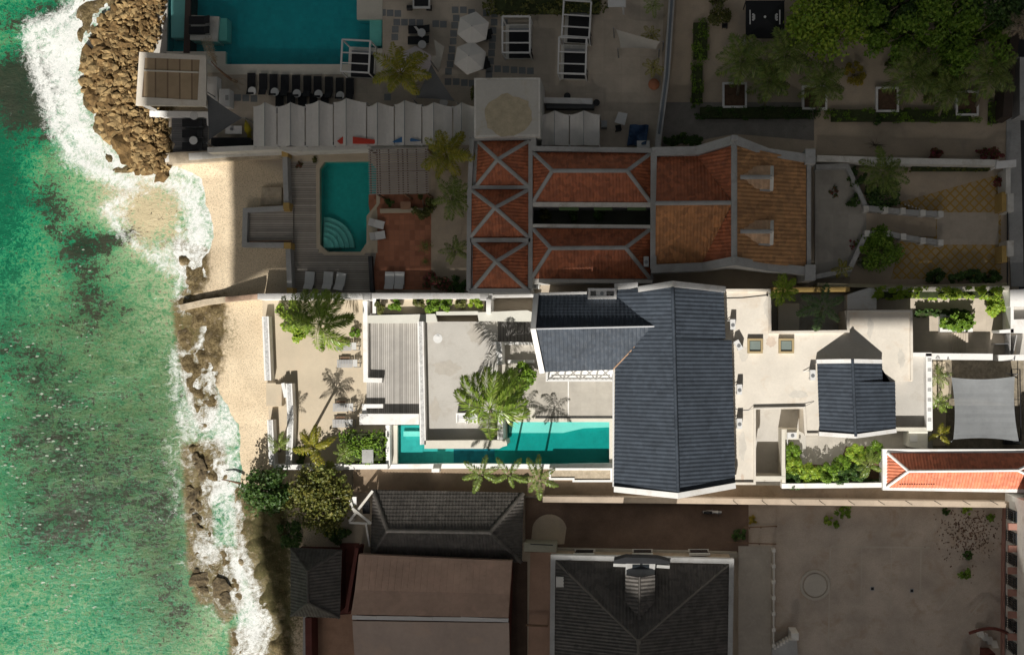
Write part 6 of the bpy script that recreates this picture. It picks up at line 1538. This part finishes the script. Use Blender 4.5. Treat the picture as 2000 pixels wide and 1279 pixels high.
# dark hipped house
o = thing('dark_roof_house', 'house with a long dark hipped tile roof next to the salmon sheds', 'house', P(870, 1030, 0))
caps = MB(); ze, zr = 1.4, 2.9
part('wall', MB().prism([(733, 962), (1015, 966), (1012, 1090), (730, 1084)], ze - .1, 0), MAROON, o)
hip((729, 956), (1023, 962), (1019, 1098), (724, 1090), (757, 1036), (957, 1039), ze, zr, BLACKT, 'roof', .28, caps)
part('ridge_cap', caps, BLACKT, o)
o = thing('dark_roof_pavilion', 'small pavilion with a dark hipped roof between the beach and the maroon wall', 'pavilion', P(618, 1136, 0)); caps = MB()
part('wall', MB().prism([(574, 1076), (662, 1078), (660, 1198), (574, 1196)], 2.3, 0), MAROON, o)
m_n = len(caps.v)
zz, zt2 = 2.4, 3.9
A, B, C_, D, E, F = P(568, 1069, zz), P(668, 1073, zz), P(664, 1206, zz), P(568, 1202, zz), P(601, 1114, zt2), P(602, 1176, zt2)
m = MB()
for pts, d in (((A, B, E), (0, 1)), ((B, C_, F, E), (1, 0)), ((C_, D, F), (0, -1)), ((D, A, E, F), (-1, 0))): tiles(m, pts, d, .28, .33, .045)
part('roof', m, BLACKT, o)
for a, b_ in ((A, E), (B, E), (C_, F), (D, F), (E, F)): caps.cap(a + Vector((0, 0, .08)), b_ + Vector((0, 0, .1)), .25, .1)
part('ridge_cap', caps, BLACKT, o)
# white timber gable frame
o = thing('timber_gable', 'white timber gable frame at the west end of the dark hipped house', 'gable', P(705, 1000, 0)); m = MB()
z_ = 1.7
m.bar(P(728, 958, z_), P(682, 1018, z_), .2, .12).bar(P(688, 992, z_ + .12), P(725, 1022, z_ + .12), .2, .12).bar(P(683, 972, z_ + .02), P(692, 1000, z_ + .02), .14, .1).bar(P(682, 1020, z_), P(718, 1022, z_), .18, .12).bar(P(715, 1024, z_), P(722, 1066, z_ - .4), .14, .12)
part('brace', m, OFFW, o); part('board', MB().rect(682, 970, 696, 986, z_ - .1, z_ - .25), WHITE, o)
for q in ((684, 1019), (720, 1022), (726, 962)): part('post', MB().bar(P(*q, z_), (P(*q, z_).x, P(*q, z_).y, 0), .14), OFFW, o)
m = MB().rect(708, 978, 722, 1003, 1.5, 1.4)
for k in range(3): m.bar(P(711 + k * 4.5, 979, 1.55), P(711 + k * 4.5, 1002, 1.55), .06)
part('window_grille', m.bar(P(708, 990, 1.56), P(723, 990, 1.56), .06), [BLACK], o)
# salmon sheds
o = thing('shed', 'large shed with two faded salmon metal roofs and a white gutter', 'shed', P(845, 1190, 0))
part('wall', MB().prism([(700, 1088), (998, 1096), (990, 1380), (690, 1380)], 1.9, 0), MAROON, o)
def sloped(pts, th, mat, nm, par):
    top = [P(*p) for p in pts]; mb = MB(); mb.wprism(top, [p.z - th for p in top]); part(nm, mb, mat, par)
sloped([(701, 1082, 2.7), (1000, 1095, 2.7), (994, 1203, 2.2), (688, 1197, 2.2)], .1, RUSTR, 'roof', o)
sloped([(688, 1212, 2.15), (994, 1216, 2.15), (998, 1400, 1.9), (700, 1400, 1.9)], .1, plain('pale_salmon_metal_roof', (.46, .36, .30), .7, .1, .35, 3, (.5, .37, .29), .1), 'roof', o)
part('gutter', MB().bar(P(688, 1204, 2.2), P(735, 1206, 2.2), .3, .08).bar(P(798, 1206, 2.2), P(845, 1208, 2.2), .3, .08).bar(P(900, 1207, 2.2), P(993, 1211, 2.2), .3, .08).bar(P(688, 1205, 2.14), P(993, 1210, 2.14), .34, .06), METALW, o)
m = MB()
for k in range(1, 24):
    m.bar(P(701 + 12.5 * k, 1083 + .5 * k, 2.71), P(688 + 12.75 * k, 1197 + .25 * k, 2.21), .04, .03)
part('roof_seams', m, RUSTR, o)
o = thing('maroon_wall', 'maroon yard wall between the dark pavilion and the shed', 'wall', P(682, 1120, 0)); part('wall', MB().wall([(697, 1070), (676, 1196)], .3, 2.0, 0).wall([(602, 1206), (604, 1400)], .55, 1.9, 0), MAROON, o)
slab('yard', [(664, 1060), (702, 1060), (690, 1200), (662, 1200)], .04, -.2, MAROON); slab('terrace_floor', [(606, 1204), (692, 1198), (694, 1420), (606, 1420)], .08, -.2, plain('salmon_terrace', (.40, .25, .17), .9, .16, .8, 8))
slab('side_path', [(592, 1202), (604, 1202), (604, 1420), (590, 1420)], .05, -.4, GREYW)
o = thing('gate_frame', 'brown timber gate rail across the salmon path', 'rail', P(1050, 1221, 0)); part('rail', MB().bar(P(1027, 1220, .9), P(1070, 1222, .9), .16, .12), WOODB, o)
for x in (1028, 1069): part('post', MB().bar(P(x, 1221, .9), P(x, 1221, 0), .1), WOODB, o)
o = thing('garden_gate', 'weathered arch gate wall crossing the pale path', 'gate', P(1055, 1070, 0)); part('wall', MB().wall([(1023, 1068), (1086, 1070)], .75, 1.8, 0), plain('lichen_wall', (.33, .32, .25), .9, .2), o); part('rail', MB().bar(P(1036, 1062, 1.95), P(1080, 1064, 1.95), .08), METALB, o)
# pyramid-roofed house with dormer
o = thing('dark_roof_house', 'house with a large dark pyramid roof and a dormer facing the villa', 'house', P(1255, 1250, 0)); ze, zr = 4.2, 7.0
part('wall', MB().prism([(1082, 1090), (1430, 1097), (1430, 1500), (1082, 1500)], ze - .1, 0), plain('weathered_stone_facade', (.38, .31, .22), .9, .25, .9, 6, (.26, .13, .09), .4), o)
A, B, Q, S1, S2 = P(1084, 1094, ze), P(1424, 1102, ze), P(1247, 1252, zr), P(1418, 1420, ze), P(1082, 1420, ze); Q2 = P(1247, 1420, zr)
m = MB(); tiles(m, [A, B, Q], (0, 1), .28, .33, .045); tiles(m, [B, S1, Q2, Q], (1, 0), .28, .33, .05); tiles(m, [S2, A, Q, Q2], (-1, 0), .28, .33, .05); part('roof', m, BLACKT, o)
part('ridge_cap', MB().cap(A, Q, .2, .1).cap(B, Q, .2, .1).cap(Q, Q2, .3, .14).disc(Q + Vector((0, 0, .05)), .2, .3, 10), plain('dull_ridge_mortar', (.17, .155, .135), .85, .15), o)
part('parapet', MB().wall([(1077, 1420), (1080, 1088), (1429, 1096), (1424, 1420)], .4, ze + .15, ze - .5), GREYW, o)
zc = ze + 2.1
d = MB(); tiles(d, [P(1249, 1128, zc), P(1249, 1207, zc), P(1222, 1174, zc - .5), P(1222, 1122, zc - .5)], (-1, 0), .32, .36, .05); tiles(d, [P(1249, 1128, zc), P(1279, 1122, zc - .5), P(1279, 1174, zc - .5), P(1249, 1207, zc)], (1, 0), .32, .36, .05)
dm = part('dormer', d, BLACKT, o); part('ridge_cap', MB().cap(P(1249, 1126, zc + .06), P(1249, 1208, zc + .06), .2, .1).disc(P(1249, 1206, zc), .16, .2, 8), BLACKT, dm)
part('front_wall', MB().prism([(1222, 1100), (1280, 1101), (1278, 1124), (1250, 1130), (1222, 1122)], zc - .75, ze - .3), GREYW, dm); part('side_wing', MB().wall([(1198, 1103), (1226, 1104), (1232, 1112)], .25, ze + .9, ze), GREYW, dm); part('side_wing', MB().wall([(1270, 1112), (1278, 1105), (1308, 1107)], .25, ze + .9, ze), GREYW, dm)
part('window', MB().rect(1235, 1103, 1268, 1111, zc - .7, zc - .9), GLASSD, dm); part('coping', MB().prism([(1199, 1094), (1222, 1088), (1285, 1090), (1308, 1096), (1308, 1101), (1199, 1100)], zc - .6, ze), BLACK, dm)
for i, x in enumerate((1126, 1240, 1351)):
    q = P(x, 1087, 2.4); w = part('window', MB().box((q.x + .65, P(1126, 1090, ze).y + .10, 1.9), (1.5, .12, 1.7)), GLASSD, o); part('frame', MB().box((q.x + .65, P(1126, 1090, ze).y + .08, 2.82), (1.8, .2, .14)).box((q.x + .65, P(1126, 1090, ze).y + .08, .98), (1.8, .2, .14)), OFFW, w)
part('ledge', MB().wall([(1086, 1076), (1440, 1084)], .5, .6, 0), plain('stone_ledge', (.36, .33, .27), .9, .2), o)
o = thing('satellite_bracket', 'pale cut-out box with antenna at the corner of the pyramid roof', 'antenna', P(1095, 1130, ze)); part('box', MB().rect(1086, 1126, 1101, 1146, ze + .35, ze - .1), OFFW, o); part('mast', MB().tube(PT((1096, 1098, ze + .2), (1110, 1120, ze + 1.0)), .04, 6), METALB, o)
# motor scooter parked in the yard (lying in plan along x)
b = P(1390, 998, .03); o = thing('scooter', 'white and black motor scooter parked in the earthy yard', 'scooter', b); L = lambda x, y, z: (b.x + x, b.y + y, b.z + z)
for x in (-.62, .62):
    w = part('wheel', MB().tube([L(x, -.06, .25), L(x, .06, .25)], .25, 18), METALB, o); part('rim', MB().tube([L(x, -.065, .25), L(x, .065, .25)], .15, 14), METALG, w)
m = MB().tube([L(-.75, 0, .45), L(-.45, 0, .62), L(-.05, 0, .45), L(.2, 0, .32), L(.5, 0, .5), L(.62, 0, .85)], [.1, .17, .15, .12, .14, .1], 10); part('body', m, METALW, o, smooth=True)
part('saddle', MB().tube([L(-.75, 0, .72), L(-.4, 0, .76), L(-.02, 0, .7)], [.1, .16, .11], 10), BLACK, o, smooth=True); part('handlebar', MB().bar(L(.55, -.33, 1.0), L(.55, .33, 1.0), .05).bar(L(.55, 0, 1.0), L(.62, 0, .5), .07), METALB, o)
part('headlight', MB().disc(L(.66, 0, .88), .09, .06, 12), METALG, o); part('front_fender', MB().box(L(.64, 0, .52), (.36, .15, .06)), METALW, o); part('kickstand', MB().bar(L(0, .05, .25), L(.05, .25, 0), .03), METALG, o)
# low fence, bench, yard details
o = thing('garden_fence', 'pale post and rail fence along the concrete side path', 'fence', P(1513, 1160, 0)); m = MB().wall([(1511, 1072), (1509, 1262)], .2, .7, 0); part('base_wall', m, plain('fence_plinth', (.42, .38, .32), .9, .12), o)
for k in range(7): part('post', MB().rect(1508, 1072 + k * 31, 1515, 1078 + k * 31, 1.0, 0), OFFW, o)
part('rail', MB().bar(P(1512, 1074, .95), P(1511, 1262, .95), .08), OFFW, o)
o = thing('timber_gate', 'brown timber gate frame standing at the head of the concrete path', 'gate', P(1485, 1046, 0)); m = MB()
z_ = 1.3
m.bar(P(1452, 1030, z_), P(1518, 1027, z_), .09).bar(P(1455, 1060, z_), P(1516, 1062, z_), .09).bar(P(1418, 1058, z_ * .7), P(1458, 1060, z_ * .7), .07); part('rail', m, WOODB, o)
for q in ((1516, 1028), (1514, 1062), (1464, 1032), (1462, 1060), (1486, 1030), (1483, 1062)): part('post', MB().bar(P(*q, z_ + .1), P(*q, 0), .11), WOODB, o)
o = thing('stair_wall', 'stepped pale garden wall at the bottom of the side path', 'wall', P(1535, 1262, 0)); m = MB()
m.prism([(1508, 1266), (1512, 1258), (1546, 1240), (1556, 1246), (1560, 1300), (1508, 1300)], .5, 0); part('base', m, GREYW, o); m = MB()
for k in range(6): m.rect(1512 + k * 6, 1262 - k * 3.6, 1516 + k * 6, 1268 - k * 3.6, 1.0 + .08 * k, .4)
part('balusters', m, OFFW, o); part('end_pier', MB().rect(1546, 1236, 1560, 1250, 2.1, 0), OFFW, o)
o = thing('fountain_base', 'circular pale concrete base with a raised ring in the yard', 'fountain base', P(1592, 1142, 0)); part('disc', MB().disc(P(1592, 1142, 0), 1.0, .08, 40), plain('pale_disc', (.47, .43, .37), .9, .08), o)
ri = MB(); c = P(1592, 1142, .07); n = 40
ri.add([c + Vector((math.cos(2 * math.pi * k / n) * r, math.sin(2 * math.pi * k / n) * r, z)) for r, z in ((1.1, -.06), (1.12, .04), (1.32, .04), (1.36, -.06)) for k in range(n)], [(j * n + k, j * n + (k + 1) % n, (j + 1) * n + (k + 1) % n, (j + 1) * n + k) for j in range(3) for k in range(n)]); part('ring', ri, plain('ring_concrete', (.44, .40, .34), .9, .1), o)
m = MB()
for pts, w in (([(1622, 1067), (1816, 1069)], .16), ([(1622, 1067), (1618, 1262)], .14), ([(1683, 1070), (1682, 1180)], .1), ([(1741, 1070), (1740, 1190)], .1), ([(1799, 1070), (1797, 1170)], .14), ([(1870, 1145), (1832, 1192)], .12), ([(1932, 1160), (1868, 1232)], .16), ([(1783, 1232), (1814, 1234)], .12)): m.wall(pts, w, .03, .0)
struct('foundation_lines', m, plain('old_foundation', (.475, .415, .345), .9, .1))
for x, y, l in ((1704, 1149, 'small dark square drain near the middle of the yard'), (1781, 1153, 'small dark square drain nearer the pink facade')):
    o = thing('drain_cover', l, 'drain', P(x, y, .02), 'square drains in the yard'); part('frame', MB().frame(x - 4, y - 4, x + 4, y + 4, 1.2, .06, 0), GREYW, o); part('grate', MB().rect(x - 3, y - 3, x + 3, y + 3, .05, 0), METALB, o)
for i, (x, y, r, l) in enumerate([(1647, 1000, .62, 'bright green shrub by the boundary wall in the dusty yard'), (1617, 1016, .42, 'thin green shrub left of the bright one'), (1635, 1024, .3, 'tiny green weed tuft below the bright shrub'), (1848, 998, .3, 'small dark weed by the pebble patch'), (1890, 994, .45, 'bright low weed against the boundary wall'), (1936, 1010, .35, 'green weed among the scattered pebbles'), (1890, 1085, .4, 'dark weed above the clipped yard bush'), (1887, 1122, .6, 'clipped round bush at the end of the pebble patch'), (1470, 1016, .35, 'yellowish weed by the timber gate'), (1445, 1045, .6, 'dark weedy tangle under the timber gate rail')]):
    bush(x, y, r, r * 1.3, l, [GREENS, LIME, GREENS, DGREENS, LIME, GREENS, DGREENS, GREENS, YELLOWF, DGREENS][i], int(110 + 420 * r * r), .18)
m = MB(); g = random.Random(8)  # small dark slivers strewn at random over the yard corner
for k in range(420):
    x, y = g.gauss(1895, 30), g.gauss(1040, 26)
    q = P(x, y, .03); m.box(q, (g.uniform(.05, .2), g.uniform(.03, .08), .06), g.uniform(0, 3.1))
ob = m.make('scattered_debris', [plain('dark_bits', (.16, .09, .06), .9, .3)], (0, 0, 0)); ob['kind'] = 'stuff'; tag(ob, 'small dark bits scattered over the yard corner', 'debris')
# pink facade building on the right
o = thing('facade_building', 'pale building with pink window ledges and black balcony bars on the right edge', 'building', P(2000, 1130, 0))
part('wall', MB().prism([(2022, 986), (2250, 986), (2250, 1420), (2022, 1420)], 7.5, 0), OFFW, o)
part('plinth', MB().wall([(1964, 990), (1961, 1090), (1959, 1420)], .22, .5, 0), plain('pink_plinth', (.36, .20, .16), .9, .12), o)
fx = P(2022, 1100, 7.5).x
for k in range(7):
    y = P(0, 1008 + k * 43, 3.0).y
    w = part('window', MB().box((fx - .06, y, 2.3), (.12, .95, 2.0)), GLASSD, o); part('ledge', MB().box((fx - .35, y - .85, 3.1), (.7, .55, .3)), plain('pink_ledge', (.36, .19, .15), .9, .1) if k == 0 else PINKL, w)
    if k == 0: PINKL = w.children[0].data.materials[0]
    m = MB()
    for j in range(5): m.bar((fx - .28, y - .4 + j * .2, 1.4), (fx - .28, y - .4 + j * .2, 3.2), .04)
    m.bar((fx - .28, y - .45, 3.2), (fx - .28, y + .45, 3.2), .06).bar((fx - .28, y - .45, 1.4), (fx - .28, y + .45, 1.4), .06); part('grille', m, METALB, w)
# arch gateway with two pillars at the bottom
o = thing('arch_gateway', 'dark arch over a stepped gateway with two ball-topped pillars at the bottom', 'gateway', P(1915, 1270, 0))
for x, y, h in ((1882, 1300, 2.6), (1922, 1272, 2.9)):
    q = P(x, y, 0); pm = MB().box((q.x, q.y, h * .33), (.75, .75, h * .66)).box((q.x, q.y, h * .7), (.55, .55, h * .2)); pp = part('pillar', pm, MAROON, o)
    bl = MB(); bl.tube([(q.x, q.y, h * .8 + z) for z in (0, .08, .25, .42, .5)], [.06, .22, .3, .22, .05], 12); part('ball', bl, MAROON, pp, smooth=True)
am = MB(); a0, a1_ = P(1893, 1236, 1.6), P(1968, 1236, 1.6)
am.tube([a0.lerp(a1_, k / 12) + Vector((0, 0, 0)) + Vector((0, .55 * math.sin(math.pi * k / 12), .5 * math.sin(math.pi * k / 12))) for k in range(13)], .14, 8); part('arch', am, MAROON, o)
sm = MB()
for k in range(4): sm.prism([(1908 + k * 9, 1230 + k * 7), (1920 + k * 9, 1230 + k * 7), (1924 + k * 9, 1244 + k * 7), (1912 + k * 9, 1244 + k * 7)], .6 - k * .12, 0)
part('steps', sm, OFFW, o)
# trees by the shore
tree(520, 960, 2.0, 2.9, 'dark green sea grape tree at the beach corner of the villa wall', DGREENS, 2900, .3, .16, (525, 965), None, 52, ry=2.15)
tree(622, 970, 2.9, 3.0, 'broad olive-green tree between the villa wall and the dark pavilion', leafy('dark_olive_leaves', [(.10, .12, .022), (.17, .17, .03), (.06, .08, .018), (.24, .22, .045)]), 4300, .32, .2, (600, 980), None, 66, ry=2.75)
tree(640, 925, 1.4, 2.8, 'small pale green tree leaning over the white villa wall', leafy('pale_green_leaves', [(.18, .22, .05), (.27, .29, .08), (.12, .16, .035)]), 700, .36, .1, (640, 940), None, 18, ry=1.0)
bush(566, 1040, 1.0, .7, 'low dark beach scrub below the sea grape tree', DGREENS, 500, .28, ry=1.5); bush(655, 1040, 1.1, 1.2, 'dark scrub in front of the small pavilion', DGREENS, 420, .28)
m = MB().tube(PT((433, 936, .1), (450, 939, .25), (470, 944, .2)), [.04, .07, .12], 6); m.tube(PT((450, 939, .25), (444, 946, .3)), [.04, .015], 5)
solo('driftwood', m, WOODB, 'dark driftwood branch washed up in the foam beside the sea grape tree', 'driftwood')
